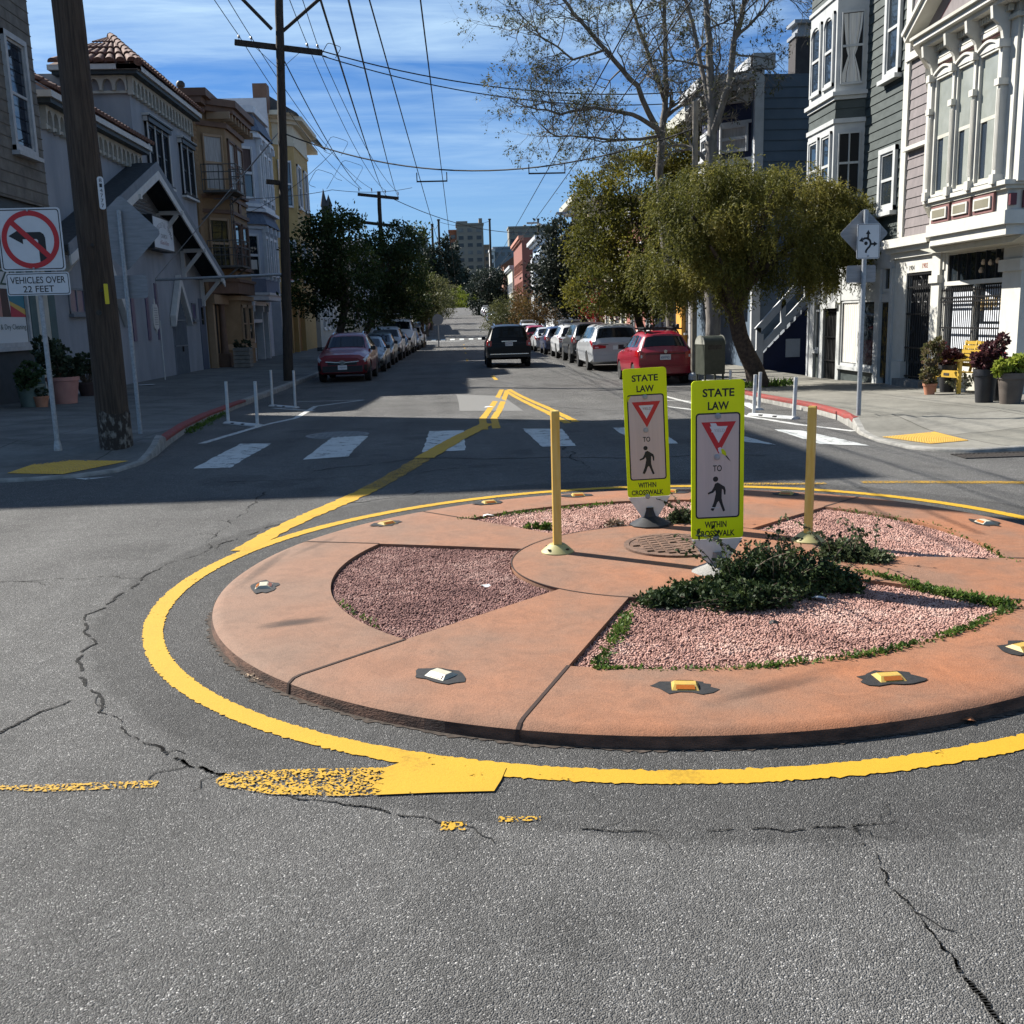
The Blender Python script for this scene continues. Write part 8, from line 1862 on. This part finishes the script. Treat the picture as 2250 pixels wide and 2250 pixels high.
shrub('weed_tuft','dry weed on the back gravel bed left of the far yield sign',[IB(1350,1152,.09,.04,.03)],240,8,M_LITTER,.03,.008,'weed')
def weeds(pts,wd,n,seed,hmax=.03):
    rg=random.Random(seed);P=sub([ip(*p) for p in pts],.03);mb=MB()
    for _ in range(n):
        b=P[rg.randrange(len(P))];dens=math.sin(b.x*9+b.y*7)*.5+.5
        if rg.random()>.25+.75*dens: continue
        p=Vector((b.x+rg.gauss(0,wd),b.y+rg.gauss(0,wd),IZ-.01+rg.uniform(0,hmax)))
        u=(rdir(rg)+Vector((0,0,.9))).normalized();v=u.cross(rdir(rg)).normalized();leaf(mb,p,u,v,rg.uniform(.012,.035),rg.uniform(.004,.009))
    c=P[len(P)//2];o=stuff(mb.build('edge_weeds',M_WEED,at=(c.x,c.y,IZ)));return o
weeds([(1312,1462),(1345,1405),(1380,1345)],.018,800,1);weeds([(1315,1464),(1497,1466),(1693,1461)],.013,700,2,.02);weeds([(1693,1459),(1890,1439),(2037,1407),(2136,1375),(2224,1331)],.015,1900,3);weeds([(1890,1257),(1960,1272),(2037,1292),(2160,1316),(2224,1328)],.022,1800,4,.04)
weeds([(1010,1138),(1150,1121),(1344,1102)],.014,500,5,.02);weeds([(1842,1114),(1936,1127),(2054,1150),(2138,1180),(2240,1235)],.012,380,6,.015);weeds([(745,1315),(790,1345),(830,1370)],.01,120,7,.015)
def litter(pts,n,seed,spread=.05,z=.0,name='gutter_debris'):
    rg=random.Random(seed);P=sub([Vector((G(*p).x,G(*p).y,0)) for p in pts],.03);mb=MB()
    for _ in range(n):
        b=P[rg.randrange(len(P))];p=Vector((b.x+rg.gauss(0,spread),b.y+rg.gauss(0,spread*.7),ground_z(b.y)+z+rg.uniform(.002,.016)))
        a=rg.uniform(0,6.28);u=Vector((math.cos(a),math.sin(a),rg.uniform(-.1,.35))).normalized();v=u.cross(Vector((0,0,1))+rdir(rg)*.6).normalized()
        leaf(mb,p,u,v,rg.uniform(.008,.05)*(1 if rg.random()<.4 else .45),rg.uniform(.0015,.005))
    c=P[len(P)//2];return stuff(mb.build(name,M_LITTER,at=(c.x,c.y,0)))
litter([(560,1487),(700,1520),(900,1572),(1100,1607),(1300,1622),(1500,1626),(1750,1614),(2000,1584),(2240,1545)],3200,2,.022)
litter([(1400,1330),(1500,1345),(1650,1350),(1780,1340)],500,3,.05,IZ,'bed_litter')
def scrap(px,py,lab,m,s,dz=.08,cat='litter'):
    p=G(px,py,dz);rg=random.Random(int(px));mb=MB();n=7
    vs=[Vector((s*rg.uniform(.6,1.2)*math.cos(6.28*i/n),s*.7*rg.uniform(.6,1.2)*math.sin(6.28*i/n),rg.uniform(.002,.02))) for i in range(n)]+[Vector((0,0,.022))]
    mb.add([p+v for v in vs],[(i,(i+1)%n,n) for i in range(n)]);tag(mb.build('litter_scrap',m,at=p),lab,cat)
M_PAPER=mat('white_paper_scrap',(.70,.70,.68),rough=.8)
scrap(1072,1135,'crumpled white paper by the back gravel bed edge',M_PAPER,.045);scrap(1068,1292,'flattened white scrap on the left gravel bed',M_PAPER,.035,.06);scrap(1800,1318,'silver wrapper scrap at the right end of the dark shrub',M_SHEETW,.05);scrap(1700,1372,'dark flat scrap lying on the front gravel bed',M_TAR,.03,.06);scrap(2130,1587,'brown leaf in the gutter below the right side of the island',mat('brown_leaf',(.22,.08,.03),rough=.8),.035,.0);scrap(1075,895,'white paper scrap beside the double yellow lines',M_PAPER,.12,0)
# ------------------------------------------------------------------ pots, plants and seat on the right pavement
def pot(px,py,h,r0,r1,m,name,lab,side=1,rim=True,cat='plant pot'):
    b=WP(px,py,side);t=thing(name,lab,cat,b);mb=MB();pr=[(r0*.98,0),(r0,.01),(r1,h*.86),(r1,h)] if not rim else [(r0*.98,0),(r0,.01),(r1*.96,h*.80),(r1*1.05,h*.81),(r1*1.05,h)]
    pr+= [(pr[-1][0]-.02,h),(pr[-1][0]-.025,h-.05),(.001,h-.05)];mb.lathe(pr,b,24,cap=False);mb.build('pot',m,t,35);return t,b
def leafy(t,c,blobs,m,n,l,w,seed,stem=True):
    rg=random.Random(seed);mb=MB();st=MB()
    for o,r in blobs:
        o=Vector(c)+Vector(o)
        for _ in range(int(n*r[0])):
            d=rdir(rg);f=rg.uniform(.3,1)**.5;e=o+Vector((d.x*r[0],d.y*r[0],d.z*r[1]))*f
            if stem and rg.random()<.3: st.tube([Vector(c)+Vector((rg.gauss(0,.03),rg.gauss(0,.03),0)),e],[.008,.004],4,caps=False)
            for _ in range(6):
                u=(rdir(rg)+d*.8).normalized();v=u.cross(rdir(rg))
                if v.length>.1: leaf(mb,e+rdir(rg)*l*.3,u,v.normalized(),l*rg.uniform(.6,1.2),w*rg.uniform(.7,1.2))
    if st.v: st.build('stems',M_STEM,t)
    mb.build('foliage',m,t)
M_TERC=mat('terracotta_pot',(.36,.15,.085),(.42,.20,.12),scale=7,rough=.85);M_BLKP=mat('black_glazed_pot',(.014,.015,.018),(.025,.026,.03),scale=6,rough=.45);M_BRNP=mat('brown_grey_pot',(.075,.06,.05),(.11,.09,.075),scale=5,rough=.7)
LF_AEO=leafmat('dark_maroon_rosettes',(.03,.010,.014),(.07,.022,.028),(.13,.06,.05),scale=6);LF_SUC=leafmat('yellow_green_succulent',(.13,.18,.02),(.25,.30,.04),(.38,.40,.10),scale=5);LF_MIX=leafmat('mottled_plant_leaves',(.05,.06,.02),(.11,.10,.04),(.20,.12,.09),scale=6)
t,b=pot(2042,867,.20,.085,.12,M_TERC,'terracotta_pot','small terracotta pot with mottled foliage at the left end of the row');leafy(t,b+Vector((0,0,.17)),[((0,0,.18),(.17,.18)),((.02,.05,.55),(.16,.22)),((.1,0,.7),(.1,.14))],LF_MIX,330,.075,.025,1)
t,b=pot(2080,861,.50,.12,.17,M_BLKP,'black_pot','tall black pot with dark red foliage behind the yellow armchair');leafy(t,b+Vector((0,0,.47)),[((0,0,.16),(.18,.13)),((.12,.1,.18),(.16,.14)),((-.1,0,.28),(.11,.12))],LF_AEO,300,.07,.03,2)
t,b=pot(2162,884,.52,.13,.175,M_BLKP,'black_pot','large black pot with maroon rosettes at the front right of the yellow armchair');leafy(t,b+Vector((0,0,.49)),[((0,0,.15),(.19,.14)),((.06,0,.32),(.14,.12)),((.2,-.05,.42),(.09,.15)),((-.1,0,.2),(.12,.1))],LF_AEO,330,.07,.03,3)
mb=MB();rg=random.Random(2)
for _ in range(9): p=b+Vector((rg.uniform(-.1,.35),rg.uniform(-.1,.1),.62+rg.uniform(0,.25)));mb.lathe([(.001,-.02),(.022,0),(.001,.02)],p,6)
mb.build('red_flowers',M_SIGNR,t)
t,b=pot(2192,880,.48,.11,.14,M_BLKP,'black_pot','narrow black pot half hidden between two larger pots');leafy(t,b+Vector((0,0,.45)),[((0,0,.2),(.14,.2))],LF_AEO,300,.07,.03,4)
t,b=pot(2219,887,.47,.145,.195,M_BRNP,'brown_pot','broad brown grey pot of yellow green succulents at the right edge');leafy(t,b+Vector((0,0,.42)),[((-.16,0,.12),(.085,.09)),((.10,0,.17),(.11,.10)),((.18,0,.08),(.06,.06))],LF_SUC,520,.09,.042,5)
t,b=pot(2110,861,.26,.09,.11,mat('white_pot',(.6,.6,.58),rough=.6),'white_pot','white pot of pale variegated plants in shade beside the yellow armchair');leafy(t,b+Vector((0,0,.12)),[((0,0,.08),(.26,.14))],leafmat('variegated_leaves',(.09,.11,.05),(.30,.32,.22),(.6,.6,.52),scale=9),260,.06,.025,6)
M_YSEAT=mat('yellow_painted_wood',(.40,.25,.022),(.45,.29,.035),scale=6,rough=.55,stretch=(1,6,6))
bl_=WP(2068,873,1);br_=WP(2125,880,1);ctr=(bl_+br_)/2;d=(br_-bl_);W=1.0
seat=thing('armchair','bright yellow slatted wooden armchair facing the street by the barred shop window','chair',(8.86,17.9,wz(8.86,17.9,1)))
d=Vector((.25,-.97,0)).normalized();bk=Vector((.97,.25,0)).normalized();o=Vector((8.86,17.9,wz(8.86,17.9,1))) # front along d, back towards +x
up=Vector((0,0,1));w2=.33
for s in(-1,1):
    for f,h in((0,.58),(.52,.60)):
        mb=MB();p=o+d*s*w2*.95+bk*f;mb.beam(p,p+up*h,.06,.05,0,d);mb.build('leg',M_YSEAT,seat)
    mb=MB();p=o+d*s*w2*.95;mb.obox(p+bk*.24+up*.60,d*.045,bk*.33,up*.014);mb.build('arm_rest',M_YSEAT,seat)
mb=MB();mb.obox(o+up*.34+bk*.0,d*w2,bk*.014,up*.05)
for i in range(6): mb.obox(o+up*(.40-.008*i)+bk*(.03+.088*i),d*w2*.96,bk*.036,up*.011)
mb.build('seat',M_YSEAT,seat)
mb=MB()
for i in range(6): q=o+bk*(.50+.028*i)+up*(.50+.078*i);mb.obox(q,d*w2*.92,bk*.011,up*.031)
for s in(-.8,0,.8): mb.beam(o+d*s*w2+bk*.50+up*.36,o+d*s*w2+bk*.655+up*.93,.05,.02,0,d)
mb.build('backrest',M_YSEAT,seat)
mb=MB();mb.obox(o+up*.345-bk*.016,d*.07,bk*.003,up*.022);mb.build('name_plaque',M_IRON,seat)
# ------------------------------------------------------------------ pots on the left pavement
M_PINKP=mat('faded_pink_pot',(.38,.18,.15),(.44,.22,.18),scale=5,rough=.8);M_GRNP=mat('dull_green_pot',(.10,.13,.11),(.14,.17,.14),scale=5,rough=.8)
def lpot(px,py,y,h,r0,r1,m,name,lab):
    p=PX(px,py,y);b=Vector((y,p.y,wz(y,p.y,-1)));t=thing(name,lab,'plant pot',b);mb=MB();mb.lathe([(r0,0),(r1,h*.85),(r1*1.07,h*.86),(r1*1.07,h),(r1*.95,h),(r1*.9,h-.05),(.001,h-.05)],b,20,cap=False);mb.build('pot',m,t,35);return t,b
LF_JADE=leafmat('jade_plant_leaves',(.016,.026,.014),(.032,.046,.024),(.06,.075,.038),scale=5,trans=.15)
t,b=lpot(143,884,-9.35,.62,.27,.35,M_PINKP,'pink_pot','faded pink pot with a bushy dark plant outside the left shop');leafy(t,b+Vector((0,0,.55)),[((0,-.2,.5),(.34,.42)),((.1,.25,.28),(.32,.24)),((-.1,-.55,.7),(.26,.34))],LF_JADE,200,.11,.05,11)
t,b=lpot(71,890,-9.55,.5,.22,.28,M_GRNP,'green_pot','dull green pot with a leafy plant in deep shade at the left');leafy(t,b+Vector((0,0,.45)),[((0,0,.3),(.28,.28)),((.1,-.4,.18),(.22,.22))],leafmat('shade_leaves',(.02,.04,.014),(.04,.07,.025),(.07,.10,.04),scale=5),200,.10,.04,12)
t,b=lpot(194,868,-10.0,.36,.18,.26,mat('dark_bowl_pot',(.05,.03,.028),rough=.8),'bowl_pot','low dark bowl with a branching jade plant beside the church wall');leafy(t,b+Vector((0,0,.3)),[((0,0,.55),(.40,.25)),((.25,.3,.4),(.28,.22)),((-.2,-.3,.5),(.28,.2))],LF_JADE,200,.10,.05,13)
t,b=lpot(92,889,-9.3,.24,.12,.16,M_TERC,'terracotta_pot','small terracotta pot between the green and pink pots at the left');leafy(t,b+Vector((0,0,.2)),[((0,0,.12),(.14,.1))],LF_JADE,200,.06,.03,14)
p=PX(535,790,-9.4);b=Vector((-9.4,p.y,wz(-9.4,p.y,-1)));t=thing('planter_box','slatted wooden planter with a low shrub against the brown house','planter',b);mb=MB()
for i in range(5): mb.box(b.x-.35,b.x+.35,b.y-.35,b.y+.35,b.z+.02+i*.17,b.z+.17+i*.17)
mb.build('box',mat('grey_planter_boards',(.16,.15,.13),(.22,.2,.18),scale=5,rough=.9),t);leafy(t,b+Vector((0,0,.85)),[((0,0,.15),(.35,.2))],LF_JADE,160,.1,.04,15)
p=PX(318,845,-10.1);scrap(318,846,'pale plastic bag lying against the church wall',M_SHEETW,.35,.28)
weedk=MB();rg=random.Random(8)
for _ in range(900):
    y=rg.uniform(16.5,22.5);x=-4.6-(y-16.8)*.125+rg.gauss(.05,.06)
    u=(rdir(rg)+Vector((0,0,.8))).normalized();leaf(weedk,Vector((x,y,ground_z(y)+rg.uniform(0,.04))),u,u.cross(rdir(rg)).normalized(),rg.uniform(.03,.09),.012)
stuff(weedk.build('gutter_weeds',M_WEED,at=(-5,19,-.2)))
# ------------------------------------------------------------------ hill, far buildings and far trees
def hill():
    mb=MB();nx,ny=40,20
    for j in range(ny+1):
        for i in range(nx+1):
            x=-260+520*i/nx;y=300+j*30;v=(y-300)/600;h=4.9+ (26*smooth(0,.55,v)*(1-.35*abs(x+40)/300))
            mb.v.append((x,y,h+1.5*math.sin(x*.07)*v-(.3 if j==0 else 0)))
    for j in range(ny):
        for i in range(nx): a=j*(nx+1)+i;mb.f.append((a,a+1,a+nx+2,a+nx+1));mb.m.append(0)
    structure(mb.build('hill',mat('dry_green_hillside',(.04,.05,.02),(.08,.085,.035),scale=.05,rough=1),smooth=180))
hill()
def block(name,lab,x0,x1,y,d,z0,z1,c,rows,cols,winc,cat='building',roof=None):
    t=thing(name,lab,cat,((x0+x1)/2,y,z0));m=mat(name+'_wall_%d'%int(x0*10),c,tuple(v*1.12 for v in c),scale=.2,rough=.9);mb=MB();mb.box(x0,x1,y,y+d,z0,z1);mb.build('wall',m,t)
    mb=MB();mb.box(x0-.3,x1+.3,y-.35,y+d+.3,z1,z1+.7)
    if roof: 
        for a,b,h in roof: mb.box(x0+(x1-x0)*a,x0+(x1-x0)*b,y+.5,y+d*.6,z1+.701,z1+h)
    mb.build('parapet',m,t)
    for r in range(rows):
        mb=MB();wz_=(z1-z0)/rows*.0+z1-2.9-r*3.0
        for k in range(cols):
            w=(x1-x0)/cols;a=x0+w*k+w*.22;mb.box(a,a+w*.56,y-.06,y+.05,wz_,wz_+1.5)
        mb.build_each('window',winc if (r%3) else mat('pale_blind_glass_%s_%d'%(name,r),(.16,.17,.17),(.06,.065,.07),scale=.4,rough=.4),t)
        mb=MB();mb.box(x0-.02,x1+.02,y-.10,y-.001,wz_-.35,wz_-.22);mb.build('sill_band',m,t)
    return t
zf=lambda py,y:1.58+(704-py)/FPX*y
xf=lambda px,y:(px-1008)/FPX*y
Y1=430
MW=mat('far_window_glass',(.035,.04,.045),rough=.25)
block('apartment_tower','grey brown apartment tower on the hill, centre of the skyline',xf(1010,Y1),xf(1067,Y1),Y1,14,4,zf(506,Y1),(.19,.175,.15),10,3,MW,roof=((.0,.42,1.6),(.84,.97,2.6)))
block('apartment_tower','grey brown apartment tower on the hill, right of the other',xf(1123,Y1),xf(1218,Y1),Y1+6,14,4,zf(512,Y1),(.20,.185,.155),5,6,MW,roof=((.34,.4,1.2),(.66,.72,1.6)))
t=block('far_house','orange brick house wall left of the central apartment tower',xf(994,Y1),xf(1011,Y1),Y1+2,10,4,zf(518,Y1),(.26,.10,.055),4,1,MW,cat='house')
block('far_house','small tan building right of the central apartment tower',xf(1068,Y1),xf(1080,Y1),Y1+5,10,4,zf(549,Y1),(.30,.22,.15),5,1,MW,cat='house')
block('far_house','pale blue white house below the right apartment tower',xf(1079,400),xf(1089,400),398,10,4,zf(562,400),(.50,.50,.50),3,1,MW,cat='house')
block('far_house','broad blue grey flank wall below the right apartment tower',xf(1087,402),xf(1142,402),402,12,4,zf(556,402),(.16,.19,.22),1,4,MW,cat='house')
t=thing('gabled_house','rusty brown gabled roof house left of the red brick building','house',(xf(1125,230),230,5));mb=MB();x0,x1=xf(1108,230),xf(1150,230);zt=zf(568,230);ze=zf(590,230);mb.box(x0,x1,230,242,4,ze);mb.build('wall',mat('rust_wall',(.22,.10,.06),(.27,.13,.08),scale=.5,rough=.9),t);mb=MB();mb.add([(x0-.4,229.6,ze),(x1+.4,229.6,ze),((x0+x1)/2+1,229.6,zt),(x0-.4,243,ze),(x1+.4,243,ze),((x0+x1)/2+1,243,zt)],[(0,1,2),(3,5,4),(0,2,5,3),(1,4,5,2),(0,3,4,1)]);mb.build('roof',mat('brown_roof',(.12,.06,.04),(.15,.08,.05),scale=1,rough=.9),t);mb=MB();mb.box(x0+2,x0+3,229.9,230,ze-2.5,ze-1);mb.build('window',MW,t)
block('far_house','pale flat roofed building seen through the left hill trees',xf(925,400),xf(948,400),395,12,4,zf(536,400),(.24,.25,.25),3,2,MW,cat='house')
# ball field net poles
for i,(px,top,y) in enumerate(((941,512,330),(959,505,325),(973,496,320),(1081,497,345),(1184,499,350))):
    x=xf(px,y);t=thing('net_pole','tall dark netting pole on the hill, %s'%('leftmost of five','second from the left','third from the left','standing right of the central tower','standing before the right tower')[i],'pole',(x,y,5));mb=MB();mb.tube([(x,y,2),(x,y,zf(top,y))],[.42,.34],8);mb.build('pole',M_WOODD,t,60);mb=MB();mb.lathe([(.5,0),(.5,.4),(.001,.5)],(x,y,zf(top,y)),8);mb.build('cap',M_IRON,t)
for i in range(3):
    a,b=((941,512,330),(959,505,325),(973,496,320),(1081,497,345))[i:i+2];wire((xf(a[0],a[2]),a[2],zf(a[1]+2,a[2])),(xf(b[0],b[2]),b[2],zf(b[1]+2,b[2])),1.5,('top cable of the net between the two leftmost net poles','top cable of the net between the second and third net poles','long top cable of the net crossing before the central tower')[i],.06,10,'net cables')
# distant spires
t=thing('church_spire','tiny twin dark church spires above the left trees','spire',(xf(740,520),520,20));mb=MB()
for px,top in((735,440),(745,452)): mb.lathe([(1.5,0),(1.5,zf(462,520)-20),(1.9,zf(462,520)-19.9),(.05,zf(top-14,520)-20)],(xf(px,520),520,20),8)
mb.build('spire',mat('dark_slate_stone',(.05,.05,.055),rough=.9),t);mb=MB();mb.lathe([(1.3,0),(.05,zf(455,520)-zf(470,520)+3)],(xf(740,520),520,zf(475,520)),6);mb.build('turret',M_DKSH,t)
# conifers and bushes at the head of the street
for i,(px,top,y,w) in enumerate(((946,560,320,4.2),(962,540,318,4.0),(985,530,322,4.6),(1004,548,330,4.0),(1025,600,335,4.5))):
    z0=5;zt=zf(top,y);H=zt-z0;x=xf(px,y);bl=[((x+random.Random(i*9+k).uniform(-1,1),y,z0+H*(.22+.72*k/6)),(w*(1.05-.95*(k/6)**1.4)*(1+.25*math.sin(k*3+i)),w*.8,H*.10)) for k in range(7)]
    tree('conifer','dark conifer on the hill near the central tower, %s'%('leftmost','second from the left','tallest, with a ragged top','close beside the tower wall','low, at the foot of the tower')[i],gb(x,y,z0-1),gb(x,y,z0+H*.3),bl,.5,M_BARK,LF_CON,170,34,1.1,1.0,.26,80+i,'conifers on the hill',4,up=0,droop=.1)
for i,(px,py,y,rx,rz) in enumerate(((985,655,300,3.2,2.0),(1000,648,305,3.4,2.4),(1018,655,302,3.0,1.8),(1030,660,296,2.6,1.6),(972,662,296,2.6,1.8),(1040,672,292,2,1.2))):
    p=PY(px,py,y);z0=ground_z(280)-.2;t=tree('hill_bush','bright yellow green bush closing the head of the street, number counted from the left %s'%('second','third','fourth','fifth','first','sixth')[i] if False else 'bright yellow green bush closing the head of the street',gb(p.x,y,z0),gb(p.x,y,z0+.8),[((p.x,y,p.z),(rx,rx,rz)),((p.x+1,y-1,z0+.8),(rx,rx,1.2))],.15,M_BARK,LF_BRIGHT,70,44,.6,.35,.10,90+i,'bushes at the head of the street',3)
rg=random.Random(77);mb=MB()
for i in range(46):
    x=rg.uniform(-150,140);y=rg.uniform(355,420);z=7+rg.uniform(0,6)
    if -3<x<55: y+=25
    h=rg.uniform(8,17) if x<0 else rg.uniform(3,7)
    for _ in range(420):
        d=rdir(rg);p=Vector((x+d.x*5,y+d.y*5,z+h*.5+d.z*h*.55));u=(rdir(rg)+d*.5).normalized();v=u.cross(rdir(rg))
        if v.length>.1: leaf(mb,p,u,v.normalized(),rg.uniform(1.0,1.9),rg.uniform(.3,.5))
stuff(mb.build('far_wood',LF_CON,at=(0,380,8)))
# distant parking sign in the left row
p=PY(822,735,58);t=thing('parking_sign','pale round topped sign on a pole among the left parked cars','sign',(p.x-.9,62,ground_z(62)));z=ground_z(62);x=PY(962,705,62).x
x=PY(962,700,78).x;z=ground_z(78);t.location=(x,78,z);ORG[t.name]=Vector((x,78,z));mb=MB();mb.lathe([(.05,0),(.05,1.9)],(x,78,z),8);mb.build('post',M_GALV,t);mb=MB();mb.lathe([(.001,-.02),(.42,-.02),(.42,.02),(.001,.02)],(x,77.9,z+2.1),18,ax='y',cap=False);mb.build('round_plate',M_ALU,t)
for px,py,lab in((524,0,''),):
    pass
